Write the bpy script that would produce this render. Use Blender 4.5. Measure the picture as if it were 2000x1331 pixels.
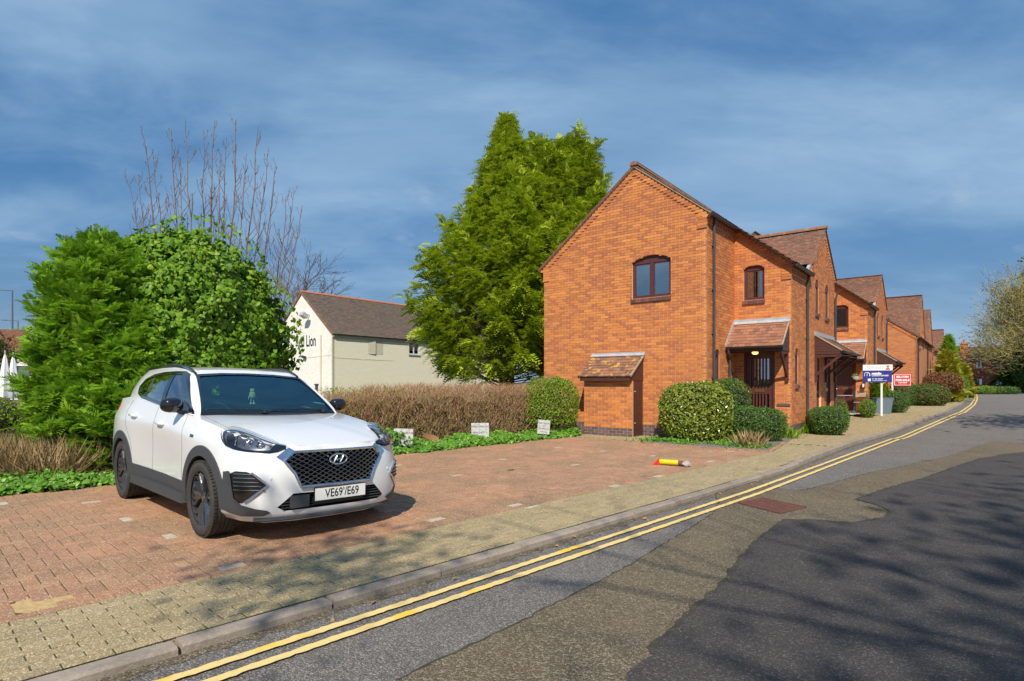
import bpy, math, random
import numpy as np
from mathutils import Vector, Matrix
from mathutils.geometry import tessellate_polygon, delaunay_2d_cdt
from mathutils.bvhtree import BVHTree

# ------------------------------------------------------------------ camera, sky, sun, exposure
scene = bpy.context.scene
for o_ in list(bpy.data.objects): bpy.data.objects.remove(o_)
COL = scene.collection
FPX, CXP, HYP, CAMH = 1150.0, 1000.0, 750.0, 1.42
cam_d = bpy.data.cameras.new('camera'); cam = bpy.data.objects.new('camera', cam_d); COL.objects.link(cam)
cam.location = (0, 0, CAMH); cam.rotation_euler = (math.radians(90), 0, 0)
cam_d.sensor_width = 36.0; cam_d.lens = FPX/2000*36.0
cam_d.shift_y = (HYP-665.5)/2000.0
cam_d.clip_start = 0.05; cam_d.clip_end = 3000
scene.camera = cam
scene.view_settings.view_transform = 'Standard'; scene.view_settings.look = 'None'
scene.view_settings.exposure = 0.06; scene.view_settings.gamma = 1.0
scene.view_settings.use_curve_mapping = False

SUN_AZ = math.radians(7)      # horizontal direction the light travels, clockwise from +Y
SUN_EL = math.radians(44)
sun_d = bpy.data.lights.new('sun', 'SUN'); sun_d.energy = 5.0; sun_d.angle = math.radians(0.55)
sun_d.color = (1.0, 0.92, 0.79)
sun = bpy.data.objects.new('sun', sun_d); COL.objects.link(sun)
ldir = Vector((math.sin(SUN_AZ)*math.cos(SUN_EL), math.cos(SUN_AZ)*math.cos(SUN_EL), -math.sin(SUN_EL)))
sun.rotation_euler = ldir.to_track_quat('-Z', 'Y').to_euler(); sun.location = (-5, -10, 20)

world = bpy.data.worlds.new('World'); scene.world = world; world.use_nodes = True
def build_world():
    nt = world.node_tree; nt.nodes.clear(); N = nt.nodes.new; L = nt.links.new
    out = N('ShaderNodeOutputWorld'); bg = N('ShaderNodeBackground'); bg.inputs[1].default_value = 0.11
    L(bg.outputs[0], out.inputs[0])
    sky = N('ShaderNodeTexSky'); sky.sky_type = 'NISHITA'; sky.sun_disc = False
    sky.sun_elevation = SUN_EL; sky.sun_rotation = math.radians(180)+SUN_AZ
    sky.air_density = 1.4; sky.dust_density = 0.3; sky.ozone_density = 3.0; sky.altitude = 0
    tc = N('ShaderNodeTexCoord'); sep = N('ShaderNodeSeparateXYZ'); L(tc.outputs['Generated'], sep.inputs[0])
    def M(op, a, b=None, c=None, clamp=False):
        m = N('ShaderNodeMath'); m.operation = op; m.use_clamp = clamp
        for i, v in enumerate((a, b, c)):
            if v is None: continue
            if isinstance(v, (int, float)): m.inputs[i].default_value = v
            else: L(v, m.inputs[i])
        return m.outputs[0]
    z = M('MAXIMUM', sep.outputs[2], 0.0); zz = M('ADD', z, 0.22)
    px = M('DIVIDE', sep.outputs[0], zz); py = M('DIVIDE', sep.outputs[1], zz)
    cmb = N('ShaderNodeCombineXYZ'); L(px, cmb.inputs[0]); L(py, cmb.inputs[1])
    def noise(scale, detail, rough, rot, sc, loc=(0, 0, 0), dist=0.0):
        mp = N('ShaderNodeMapping'); mp.inputs['Rotation'].default_value = (0, 0, math.radians(rot))
        mp.inputs['Scale'].default_value = sc; mp.inputs['Location'].default_value = loc
        L(cmb.outputs[0], mp.inputs[0])
        n = N('ShaderNodeTexNoise'); n.inputs['Scale'].default_value = scale; n.inputs['Detail'].default_value = detail
        n.inputs['Roughness'].default_value = rough; n.inputs['Distortion'].default_value = dist
        L(mp.outputs[0], n.inputs['Vector']); return n.outputs[0]
    def ramp(f, lo, hi):
        m = N('ShaderNodeMapRange'); m.interpolation_type = 'SMOOTHSTEP'
        m.inputs['From Min'].default_value = lo; m.inputs['From Max'].default_value = hi; L(f, m.inputs[0]); return m.outputs[0]
    c1 = ramp(noise(0.75, 8, .55, -28, (0.75, 1.25, 1), (3.1, 1.4, 0), .25), .38, .62)
    c2 = ramp(noise(2.0, 9, .60, -20, (0.8, 1.4, 1), (1.3, 7.7, 0), .3), .40, .72)
    cover = M('MULTIPLY_ADD', c2, .35, M('MULTIPLY', c1, .72), clamp=True)
    # slaty overall veil so the blue is a steel blue, as before a shower
    tint = N('ShaderNodeMix'); tint.data_type = 'RGBA'; tint.blend_type = 'MIX'; tint.inputs[0].default_value = .72
    L(sky.outputs[0], tint.inputs[6]); tint.inputs[7].default_value = (0.20, 1.42, 3.7, 1)
    cl = N('ShaderNodeMix'); cl.data_type = 'RGBA'; L(cover, cl.inputs[0])
    L(tint.outputs[2], cl.inputs[6]); cl.inputs[7].default_value = (2.75, 4.3, 6.1, 1)
    # small brighter cumulus low on the horizon
    c3 = ramp(noise(3.3, 9, .6, 0, (1, 1, 1), (9.2, 2.2, 0), .2), .58, .78)
    low = M('MULTIPLY', c3, M('SUBTRACT', 1.0, ramp(sep.outputs[2], .25, .42)))
    cl2 = N('ShaderNodeMix'); cl2.data_type = 'RGBA'; L(M('MULTIPLY', low, .45), cl2.inputs[0])
    L(cl.outputs[2], cl2.inputs[6]); cl2.inputs[7].default_value = (4.2, 5.1, 6.3, 1)
    L(cl2.outputs[2], bg.inputs[0])
build_world()

# ------------------------------------------------------------------ helpers
R = random.Random(7); NR = np.random.default_rng(11)
DV = np.array([.6225, .7826]); GV = np.array([.7826, -.6225]); C0 = np.array([4.99, 15.11])
KV = np.array([.693, .721]); NV = np.array([-.721, .693])
PHI = math.atan2(-.6225, .7826); KANG = math.atan2(.721, .693)
def zgk(k): return float(np.interp(k, [19, 23, 30, 45, 70, 100, 130], [0, .05, .26, .33, .28, .12, .10]))
def zg(x, y): return zgk(x*KV[0]+y*KV[1])
def gp(x, y, z=None):
    """ground point seen at a place of the photograph, on the gently rising street"""
    zz = 0.0 if z is None else z
    for _ in range(1 if z is not None else 60):
        Y = FPX*(CAMH-zz)/(y-HYP); X = (x-CXP)/FPX*Y
        if z is None: zz += .4*(zg(X, Y)-zz)
    return (X, Y)
def kn(k, n): return (k*KV[0]+n*NV[0], k*KV[1]+n*NV[1])
def hw(g, s): return (C0[0]+g*GV[0]+s*DV[0], C0[1]+g*GV[1]+s*DV[1])

def tag(o, label=None, cat=None, group=None, kind=None):
    if label: o['label'] = label
    if cat: o['category'] = cat
    if group: o['group'] = group
    if kind: o['kind'] = kind
    return o
def empty(name, loc=(0, 0, 0), rz=0.0, **k):
    o = bpy.data.objects.new(name, None); COL.objects.link(o); o.location = loc; o.rotation_euler = (0, 0, rz)
    o.empty_display_size = .2
    return tag(o, **k)
def linkmesh(name, me, parent=None, **k):
    o = bpy.data.objects.new(name, me); COL.objects.link(o)
    if parent: o.parent = parent
    return tag(o, **k)
def npmesh(name, V, F, mats=(), smooth=False, midx=None, uv=None):
    """V (n,3), F (m,k) equal-sided faces"""
    V = np.asarray(V, dtype=np.float32); F = np.asarray(F, dtype=np.int32)
    me = bpy.data.meshes.new(name); me.vertices.add(len(V)); me.vertices.foreach_set('co', V.ravel())
    m, kk = F.shape; me.loops.add(m*kk); me.loops.foreach_set('vertex_index', F.ravel())
    me.polygons.add(m); me.polygons.foreach_set('loop_start', np.arange(0, m*kk, kk, dtype=np.int32))
    me.polygons.foreach_set('loop_total', np.full(m, kk, dtype=np.int32))
    if midx is not None: me.polygons.foreach_set('material_index', np.asarray(midx, dtype=np.int32))
    me.polygons.foreach_set('use_smooth', np.full(m, bool(smooth)))
    me.update(calc_edges=True)
    for mm in mats: me.materials.append(mm)
    return me
class MB:
    def __init__(s): s.v = []; s.f = []; s.m = []
    def add(s, vs, fs, m=0):
        b = len(s.v); s.v += [tuple(v) for v in vs]; s.f += [tuple(b+i for i in f) for f in fs]; s.m += [m]*len(fs); return s
    def box(s, a, b, m=0):
        x0, y0, z0 = [min(a[i], b[i]) for i in range(3)]; x1, y1, z1 = [max(a[i], b[i]) for i in range(3)]
        return s.add([(x0,y0,z0),(x1,y0,z0),(x1,y1,z0),(x0,y1,z0),(x0,y0,z1),(x1,y0,z1),(x1,y1,z1),(x0,y1,z1)],
              [(0,3,2,1),(4,5,6,7),(0,1,5,4),(1,2,6,5),(2,3,7,6),(3,0,4,7)], m)
    def obox(s, c, X, Y, Z, m=0):
        c = np.array(c, float); X = np.array(X, float); Y = np.array(Y, float); Z = np.array(Z, float)
        P = [c+a*X+b*Y+d*Z for d in (-.5,.5) for a, b in ((-.5,-.5),(.5,-.5),(.5,.5),(-.5,.5))]
        return s.add(P, [(0,3,2,1),(4,5,6,7),(0,1,5,4),(1,2,6,5),(2,3,7,6),(3,0,4,7)], m)
    def bar(s, p, q, w, h, up=(0, 0, 1), m=0):
        p = Vector(p); q = Vector(q); d = q-p; L_ = d.length
        if L_ < 1e-6: return s
        d.normalize(); u = Vector(up); side = d.cross(u)
        if side.length < 1e-4: side = d.cross(Vector((1, 0, 0)))
        side.normalize(); u2 = side.cross(d)
        return s.obox((p+q)/2, d*L_, side*w, u2*h, m)
    def prism(s, poly, fn, w0, w1, m=0):
        n = len(poly); P = [fn(u, v, w0) for u, v in poly]+[fn(u, v, w1) for u, v in poly]
        tri = tessellate_polygon([[Vector((u, v, 0)) for u, v in poly]])
        F = [tuple(t) for t in tri]+[tuple(n+i for i in reversed(t)) for t in tri]
        F += [(i, (i+1) % n, n+(i+1) % n, n+i) for i in range(n)]
        return s.add(P, F, m)
    def tube(s, pts, r, n=8, m=0, caps=True):
        pts = [Vector(p) for p in pts]
        rs = r if isinstance(r, (list, tuple)) else [r]*len(pts)
        rings = []; pu = None
        for i, p in enumerate(pts):
            d = (pts[min(i+1, len(pts)-1)]-pts[max(i-1, 0)])
            if d.length < 1e-9: d = Vector((0, 0, 1))
            d.normalize()
            if pu is None: pu = d.orthogonal().normalized()
            u = (pu-d*pu.dot(d)); u = u.normalized() if u.length > 1e-6 else d.orthogonal().normalized()
            pu = u; v = d.cross(u)
            rings.append([p+(u*math.cos(2*math.pi*k/n)+v*math.sin(2*math.pi*k/n))*rs[i] for k in range(n)])
        V = [q for rg in rings for q in rg]; F = []
        for i in range(len(pts)-1):
            for k in range(n): F.append((i*n+k, i*n+(k+1) % n, (i+1)*n+(k+1) % n, (i+1)*n+k))
        if caps: F += [tuple(range(n-1, -1, -1)), tuple((len(pts)-1)*n+k for k in range(n))]
        return s.add(V, F, m)
    def lathe(s, prof, fn, n=16, m=0):
        V = [fn(r*math.cos(2*math.pi*k/n), r*math.sin(2*math.pi*k/n), h) for r, h in prof for k in range(n)]
        F = [(i*n+k, i*n+(k+1) % n, (i+1)*n+(k+1) % n, (i+1)*n+k) for i in range(len(prof)-1) for k in range(n)]
        return s.add(V, F, m)
    def build(s, name, mats, parent=None, smooth=False, angle=None, **k):
        me = bpy.data.meshes.new(name); me.from_pydata(s.v, [], s.f)
        for mm in (mats if isinstance(mats, (list, tuple)) else [mats]): me.materials.append(mm)
        if len(set(s.m)) > 1: me.polygons.foreach_set('material_index', s.m)
        me.update()
        if smooth or angle:
            me.polygons.foreach_set('use_smooth', [True]*len(me.polygons))
            me.set_sharp_from_angle(angle=math.radians(angle or 40))
        return linkmesh(name, me, parent, **k)

def unitbox(name, bevel=0.0, mat=None):
    mb = MB(); mb.box((-.5, -.5, -.5), (.5, .5, .5)); me = bpy.data.meshes.new(name); me.from_pydata(mb.v, [], mb.f)
    if mat: me.materials.append(mat)
    return me
UB = np.array([(-.5,-.5,-.5),(.5,-.5,-.5),(.5,.5,-.5),(-.5,.5,-.5),(-.5,-.5,.5),(.5,-.5,.5),(.5,.5,.5),(-.5,.5,.5)])
UF = np.array([(0,3,2,1),(4,5,6,7),(0,1,5,4),(1,2,6,5),(2,3,7,6),(3,0,4,7)])
def ubb(cx1, cy1, zc): return np.array([(x*(1-cx), y*(1-cy), z) for z, cx, cy in ((-.5, 0, 0), (zc, 0, 0), (.5, cx1, cy1)) for x, y in ((-.5,-.5),(.5,-.5),(.5,.5),(-.5,.5))])
UBBS = {'bev': ubb(.030, .060, .42), 'kerb': ubb(.006, .20, .36)}
UFB = np.array([(0,1,5,4),(1,2,6,5),(2,3,7,6),(3,0,4,7),(4,5,9,8),(5,6,10,9),(6,7,11,10),(7,4,8,11),(8,9,10,11)])
_pmesh = {}
def pieces(name, Ms, mat, parent, rootM=None, limit=300, stuff='brickwork', shape='box', midx=None, mats=None):
    """Ms: list of 4x4 (local to the top-level root).  nearest -> objects, the rest joined as one stuff part"""
    if not len(Ms): return
    Ms = np.array(Ms, float)
    UBx, UFx = (UB, UF) if shape == 'box' else (UBBS[shape], UFB)
    rootM = np.array(rootM) if rootM is not None else np.eye(4)
    P = (rootM[:3, :3] @ Ms[:, :3, 3].T).T+rootM[:3, 3]
    d = np.linalg.norm(P-np.array([0, 0, CAMH]), axis=1)
    vis = np.abs(P[:, 0]) < P[:, 1]*.885
    d = np.where(vis & (P[:, 1] > .5), d, d+1e4)
    order = np.argsort(d)
    mats = mats or [mat]; midx = np.zeros(len(Ms), int) if midx is None else np.array(midx)
    near = [i for i in order[:limit] if d[i] < 1e4]
    ns = set(int(i) for i in near); rest = [i for i in range(len(Ms)) if i not in ns]
    for i in near:
        key = (name, shape, mats[midx[i]].name)
        if key not in _pmesh: _pmesh[key] = npmesh(name, UBx, UFx, [mats[midx[i]]])
        o = bpy.data.objects.new(name, _pmesh[key]); COL.objects.link(o); o.parent = parent
        o.matrix_local = Matrix(Ms[i].tolist()) if parent is not None else Matrix((rootM@Ms[i]).tolist())
    if rest:
        MM = Ms[rest]; nv = len(UBx)
        V = np.einsum('nij,vj->nvi', MM[:, :3, :3], UBx)+MM[:, None, :3, 3]
        F = UFx[None]+(np.arange(len(rest))*nv)[:, None, None]
        me = npmesh(stuff, V.reshape(-1, 3), F.reshape(-1, 4), mats, midx=np.repeat(midx[rest], len(UFx)))
        linkmesh(stuff, me, parent, kind='stuff')
def M4(c, X, Y, Z):
    m = np.eye(4); m[:3, 0] = X; m[:3, 1] = Y; m[:3, 2] = Z; m[:3, 3] = c; return m

# ------------------------------------------------------------------ materials
def srgb(h):
    h = h.lstrip('#'); c = [int(h[i:i+2], 16)/255 for i in (0, 2, 4)]
    return tuple(((x/12.92) if x < .04045 else ((x+.055)/1.055)**2.4) for x in c)
def mat(name, col, rough=.6, metal=0.0, cols=None, n1=None, n2=None, bump=None, coat=0.0, spec=.5, moss=None, emit=None, trans=0.0, sheen=0.0):
    """cols: list of colours picked at random per piece. n1/n2=(scale, amount, colour) blotches. bump=(scale,strength,dist)"""
    m = bpy.data.materials.new(name); m.use_nodes = True; nt = m.node_tree; N = nt.nodes.new; L = nt.links.new
    b = nt.nodes['Principled BSDF']; b.inputs['Roughness'].default_value = rough; b.inputs['Metallic'].default_value = metal
    b.inputs['Specular IOR Level'].default_value = spec
    if coat: b.inputs['Coat Weight'].default_value = coat; b.inputs['Coat Roughness'].default_value = .04
    g = N('ShaderNodeNewGeometry'); cur = None
    if cols:
        oi = N('ShaderNodeObjectInfo'); ad = N('ShaderNodeMath'); ad.operation = 'ADD'
        L(oi.outputs['Random'], ad.inputs[0]); L(g.outputs['Random Per Island'], ad.inputs[1])
        fr = N('ShaderNodeMath'); fr.operation = 'FRACT'; L(ad.outputs[0], fr.inputs[0])
        r = N('ShaderNodeValToRGB'); L(fr.outputs[0], r.inputs[0]); e = r.color_ramp.elements
        while len(e) > 1: e.remove(e[-1])
        e[0].position = 0; e[0].color = (*cols[0], 1)
        for i, c in enumerate(cols[1:], 1):
            q = e.new(i/(len(cols)-1)); q.color = (*c, 1)
        cur = r.outputs[0]
    def mixc(fac, a, bcol, mode='MIX'):
        mx = N('ShaderNodeMix'); mx.data_type = 'RGBA'; mx.blend_type = mode
        if isinstance(fac, float): mx.inputs[0].default_value = fac
        else: L(fac, mx.inputs[0])
        if a is None: mx.inputs[6].default_value = (*col, 1)
        else: L(a, mx.inputs[6])
        mx.inputs[7].default_value = (*bcol, 1); return mx.outputs[2]
    for nn in (n1, n2, moss):
        if nn is None: continue
        sc, amt, c2 = nn[:3]; lo, hi = nn[3:5] if len(nn) > 3 else (.4, .65)
        t = N('ShaderNodeTexNoise'); t.inputs['Scale'].default_value = sc; t.inputs['Detail'].default_value = 6; t.inputs['Roughness'].default_value = .6
        L(g.outputs['Position'], t.inputs['Vector'])
        mr = N('ShaderNodeMapRange'); mr.inputs['From Min'].default_value = lo; mr.inputs['From Max'].default_value = hi; mr.inputs['To Max'].default_value = amt
        L(t.outputs[0], mr.inputs[0]); cur = mixc(mr.outputs[0], cur, c2)
    if cur is None: b.inputs['Base Color'].default_value = (*col, 1)
    else: L(cur, b.inputs['Base Color'])
    if bump:
        t = N('ShaderNodeTexNoise'); t.inputs['Scale'].default_value = bump[0]; t.inputs['Detail'].default_value = 5
        L(g.outputs['Position'], t.inputs['Vector'])
        bp = N('ShaderNodeBump'); bp.inputs['Strength'].default_value = bump[1]; bp.inputs['Distance'].default_value = bump[2]
        L(t.outputs[0], bp.inputs['Height']); L(bp.outputs[0], b.inputs['Normal'])
    if emit: b.inputs['Emission Color'].default_value = (*emit[0], 1); b.inputs['Emission Strength'].default_value = emit[1]
    return m
def leafmat(name, cols, rough=.5, trans=.3, spec=.4):
    m = mat(name, cols[0], rough=rough, cols=cols, spec=spec); nt = m.node_tree; b = nt.nodes['Principled BSDF']
    src = b.inputs['Base Color'].links[0].from_socket
    tr = nt.nodes.new('ShaderNodeBsdfTranslucent'); nt.links.new(src, tr.inputs[0])
    mx = nt.nodes.new('ShaderNodeMixShader'); mx.inputs[0].default_value = trans
    out = nt.nodes['Material Output']; nt.links.new(b.outputs[0], mx.inputs[1]); nt.links.new(tr.outputs[0], mx.inputs[2]); nt.links.new(mx.outputs[0], out.inputs[0])
    return m
def glassmat(name, tint, refl=1.0, rough=.0, ior=1.5, base=.0, rcol=(1, 1, 1)):
    m = bpy.data.materials.new(name); m.use_nodes = True; nt = m.node_tree; N = nt.nodes.new; L = nt.links.new; nt.nodes.clear()
    out = N('ShaderNodeOutputMaterial'); mx = N('ShaderNodeMixShader'); tr = N('ShaderNodeBsdfTransparent'); gl = N('ShaderNodeBsdfGlossy')
    tr.inputs[0].default_value = (*tint, 1); gl.inputs[0].default_value = (refl*rcol[0], refl*rcol[1], refl*rcol[2], 1); gl.inputs['Roughness'].default_value = rough
    fr = N('ShaderNodeFresnel'); fr.inputs[0].default_value = ior
    ml = N('ShaderNodeMath'); ml.operation = 'MULTIPLY'; ml.use_clamp = True; ml.inputs[1].default_value = 1.8; L(fr.outputs[0], ml.inputs[0])
    ml2 = N('ShaderNodeMath'); ml2.operation = 'ADD'; ml2.use_clamp = True; ml2.inputs[1].default_value = base; L(ml.outputs[0], ml2.inputs[0]); ml = ml2
    L(ml.outputs[0], mx.inputs[0]); L(tr.outputs[0], mx.inputs[1]); L(gl.outputs[0], mx.inputs[2]); L(mx.outputs[0], out.inputs[0])
    return m
def brickmat(name, a, b2, mortar, bl=.225, bh=.075, bumpd=.01):
    """far brickwork: needs a UV map in metres"""
    m = bpy.data.materials.new(name); m.use_nodes = True; nt = m.node_tree; N = nt.nodes.new; L = nt.links.new
    b = nt.nodes['Principled BSDF']; b.inputs['Roughness'].default_value = .85
    uv = N('ShaderNodeUVMap'); t = N('ShaderNodeTexBrick'); L(uv.outputs[0], t.inputs['Vector'])
    t.inputs['Color1'].default_value = (*a, 1); t.inputs['Color2'].default_value = (*b2, 1); t.inputs['Mortar'].default_value = (*mortar, 1)
    t.inputs['Scale'].default_value = 1; t.inputs['Mortar Size'].default_value = .006; t.inputs['Brick Width'].default_value = bl; t.inputs['Row Height'].default_value = bh
    L(t.outputs[0], b.inputs['Base Color'])
    bp = N('ShaderNodeBump'); bp.invert = True; bp.inputs['Distance'].default_value = bumpd; L(t.outputs['Fac'], bp.inputs['Height']); L(bp.outputs[0], b.inputs['Normal'])
    return m

BR = [(.62,.215,.06),(.72,.27,.07),(.42,.15,.06),(.66,.24,.06),(.41,.14,.06),(.76,.30,.08),(.50,.17,.06),(.44,.15,.065),(.68,.26,.06),(.46,.155,.06)]
m_brick = mat('orange_brick', BR[0], rough=.85, cols=BR, n1=(30, .4, (.30,.10,.06), .5, .7), n2=(.6, .35, (.42,.12,.05), .45, .7), bump=(90, .5, .004))
m_mortar = mat('sandy_mortar', (.84,.47,.22), rough=.95, n1=(3, .5, (.70,.37,.18)), bump=(60, .4, .004))
m_blue = mat('blue_plinth_brick', (.12,.09,.10), rough=.7, cols=[(.11,.08,.09),(.17,.115,.12),(.09,.075,.09),(.15,.10,.095)], bump=(80, .4, .003))
m_pmort = mat('plinth_mortar', (.42,.30,.24), rough=.95)
m_sillb = mat('brown_sill_brick', (.16,.07,.055), rough=.7, cols=[(.16,.07,.055),(.10,.055,.05),(.24,.085,.06),(.12,.06,.055)])
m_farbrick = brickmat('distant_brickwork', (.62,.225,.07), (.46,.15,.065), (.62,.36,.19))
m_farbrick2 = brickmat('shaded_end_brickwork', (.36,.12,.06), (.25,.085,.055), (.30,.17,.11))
TL = [(.20,.085,.055),(.25,.10,.06),(.16,.08,.06),(.28,.12,.07),(.14,.075,.055),(.22,.09,.05)]
m_tile = mat('brown_clay_tile', TL[0], rough=.85, cols=TL, n1=(9, .75, (.30,.25,.13), .56, .66), n2=(2.2, .5, (.12,.075,.05), .45, .7), bump=(70, .5, .004))
TLR = [(.29,.125,.075),(.35,.15,.085),(.22,.095,.06),(.37,.17,.10),(.19,.085,.06)]
m_tiler = mat('rosy_clay_tile', TLR[0], rough=.85, cols=TLR, n1=(6, .6, (.30,.26,.10), .62, .70), n2=(14, .8, (.55,.50,.42), .66, .72), bump=(70, .5, .004))
m_tiles = mat('lichened_clay_tile', TLR[0], rough=.85, cols=[(.26,.12,.07),(.33,.15,.085),(.17,.085,.055),(.30,.13,.075),(.14,.075,.05)], n1=(7, .9, (.60,.36,.05), .57, .63), n2=(13, .8, (.55,.52,.44), .62, .68), bump=(60, .6, .005))
TLP = [(.12,.088,.072),(.15,.105,.08),(.095,.075,.065),(.17,.115,.08)]
m_tilep = mat('sooty_clay_tile', TLP[0], rough=.9, cols=TLP, n1=(1.6, .8, (.33,.13,.08), .66, .72), n2=(5, .5, (.16,.13,.07), .5, .7), bump=(60, .5, .005))
m_ridge = mat('ridge_tile_clay', (.24,.12,.07), rough=.85, n1=(5, .7, (.42,.34,.06), .58, .68), bump=(40, .4, .004))
m_ridgep = mat('orange_ridge_clay', (.52,.17,.08), rough=.85, n1=(4, .6, (.30,.14,.10)), bump=(40, .4, .004))
m_verge = mat('verge_mortar', (.40,.33,.24), rough=.95, n1=(12, .7, (.26,.19,.13)), bump=(50, .6, .006))
m_lead = mat('lead_flashing', (.46,.48,.52), rough=.45, metal=.3, n1=(9, .6, (.68,.69,.72)), bump=(20, .3, .004))
m_wood = mat('maroon_stained_wood', (.105,.030,.028), rough=.45, n1=(6, .5, (.075,.022,.022)), bump=(40, .15, .002))
m_wood2 = mat('brown_stained_board', (.085,.033,.026), rough=.5, n1=(9, .5, (.055,.022,.02)), bump=(40, .2, .002))
m_black = mat('black_plastic', (.022,.022,.024), rough=.35)
m_gutter = mat('dark_grey_gutter', (.055,.057,.062), rough=.4, n1=(7, .4, (.09,.09,.09)))
m_gutterb = mat('brown_black_gutter', (.045,.035,.032), rough=.45)
m_room = mat('dim_room', (.03,.03,.035), rough=1)  # darkness of unlit rooms is put into this colour
m_curt = mat('cream_curtain', (.62,.62,.48), rough=.9)
m_curt2 = mat('grey_curtain', (.30,.28,.24), rough=.9)
m_glass = glassmat('window_glass', (.6,.66,.68), 1.0, base=.34)
m_brass = mat('polished_brass', (.75,.50,.16), rough=.25, metal=.9)
m_concr = mat('grey_concrete', (.42,.40,.37), rough=.9, n1=(8, .5, (.30,.28,.25)), bump=(60, .4, .004))
m_lampw = mat('lit_bulkhead', (.9,.7,.3), emit=((1,.62,.16), 3.0))
# ------------------------------------------------------------------ ground, road, pavement
m_earth = mat('earth', (.10,.085,.05), rough=1, n1=(.7, .7, (.06,.09,.02)), n2=(12, .5, (.13,.11,.07)), bump=(30, .8, .03))
m_joint = mat('mossy_joint_sand', (.075,.058,.032), rough=1, n1=(5, .8, (.07,.085,.02)), bump=(60, .5, .005))
AC = dict(bump=(150, .9, .006))
def speckle(m, stone, sc=1.0, sp=.5, dk=.45, bd=.007):
    nt = m.node_tree; N = nt.nodes.new; L = nt.links.new; b = nt.nodes['Principled BSDF']; g = N('ShaderNodeNewGeometry')
    v = N('ShaderNodeTexVoronoi'); v.inputs['Scale'].default_value = 110*sc; L(g.outputs['Position'], v.inputs['Vector'])
    v2 = N('ShaderNodeTexNoise'); v2.inputs['Scale'].default_value = 160*sc; v2.inputs['Detail'].default_value = 3; L(g.outputs['Position'], v2.inputs['Vector'])
    src = b.inputs['Base Color'].links[0].from_socket
    hs = N('ShaderNodeSeparateColor'); L(v.outputs['Color'], hs.inputs[0])
    mr = N('ShaderNodeMapRange'); mr.inputs['From Min'].default_value = 1-sp; mr.inputs['From Max'].default_value = 1.0; L(hs.outputs[0], mr.inputs[0])
    mx = N('ShaderNodeMix'); mx.data_type = 'RGBA'; L(mr.outputs[0], mx.inputs[0]); L(src, mx.inputs[6]); mx.inputs[7].default_value = (*stone, 1)
    mr2 = N('ShaderNodeMapRange'); mr2.inputs['From Min'].default_value = .42; mr2.inputs['From Max'].default_value = .62; L(v2.outputs[0], mr2.inputs[0]); mr2.inputs['To Min'].default_value = dk
    m3 = N('ShaderNodeMix'); m3.data_type = 'RGBA'; m3.blend_type = 'MULTIPLY'; m3.inputs[0].default_value = 1; L(mx.outputs[2], m3.inputs[6])
    cc = N('ShaderNodeCombineColor'); [L(mr2.outputs[0], cc.inputs[i]) for i in range(3)]; L(cc.outputs[0], m3.inputs[7]); L(m3.outputs[2], b.inputs['Base Color'])
    bp = N('ShaderNodeBump'); bp.inputs['Distance'].default_value = bd; bp.inputs['Strength'].default_value = .9
    ad = N('ShaderNodeMath'); ad.operation = 'SUBTRACT'; L(v2.outputs[0], ad.inputs[0]); L(v.outputs['Distance'], ad.inputs[1]); L(ad.outputs[0], bp.inputs['Height']); L(bp.outputs[0], b.inputs['Normal'])
    return m
def asphalt(name, base, dark, light, stone, sc=1.0, moss=None, sp=.5):
    m = mat(name, base, rough=.92, n1=(.9, .65, dark, .38, .66), n2=(4.5, .45, light, .45, .72), moss=moss, spec=.3)
    return speckle(m, stone, sc, sp)
m_road = asphalt('worn_grey_asphalt', (.23,.205,.185), (.14,.125,.115), (.29,.26,.235), (.46,.42,.37))
m_patch = asphalt('mossy_old_tarmac', (.22,.165,.10), (.11,.09,.06), (.27,.205,.125), (.40,.34,.25), sc=.8, moss=(2.2, .35, (.15,.125,.05), .5, .65))
m_new = asphalt('dark_relaid_asphalt', (.100,.088,.082), (.078,.069,.066), (.122,.108,.10), (.22,.20,.185), sp=.3)
m_yellow = mat('worn_yellow_paint', (.76,.57,.22), rough=.8, n1=(2.2, .9, (.82,.52,.03), .55, .62), n2=(25, .6, (.55,.45,.22), .55, .7), bump=(120, .6, .003))
m_kerb = mat('kerb_concrete', (.31,.25,.20), rough=.9, cols=[(.31,.25,.20),(.36,.29,.235),(.27,.22,.18)], n1=(6, .6, (.20,.17,.12)), n2=(45, .5, (.42,.36,.30), .5, .65), bump=(90, .7, .005))
m_pr = mat('red_paver', (.4,.17,.1), rough=.9, cols=[(.52,.25,.13),(.60,.31,.165),(.42,.215,.13),(.55,.27,.135),(.47,.235,.15),(.63,.35,.19)], n1=(1.1, .7, (.30,.20,.105), .42, .62), n2=(60, .6, (.50,.33,.21), .52, .70), moss=(8, .55, (.17,.16,.04), .62, .72), bump=(110, .9, .004))
m_pt = mat('buff_paver', (.36,.27,.14), rough=.9, cols=[(.45,.335,.18),(.52,.39,.21),(.39,.30,.18),(.47,.35,.17),(.55,.41,.23)], n1=(1.5, .5, (.36,.29,.12), .45, .65), n2=(60, .6, (.50,.42,.26), .52, .70), moss=(8, .5, (.17,.17,.05), .60, .70), bump=(110, .9, .004))
speckle(m_pr, (.78,.54,.36), 1.0, .26, .6, .004); speckle(m_pt, (.80,.66,.40), 1.0, .30, .55, .004)
m_pw = mat('pale_paver', (.56,.49,.40), rough=.85, n1=(20, .9, (.38,.30,.20)), bump=(90, .7, .004))
m_sand = mat('bedding_sand', (.55,.38,.17), rough=1, n1=(14, .7, (.40,.27,.12)), bump=(25, .8, .02))
m_soil = mat('bed_gravel_soil', (.16,.13,.10), rough=1, cols=None, n1=(25, .8, (.30,.28,.26)), bump=(60, .9, .02))
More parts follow.
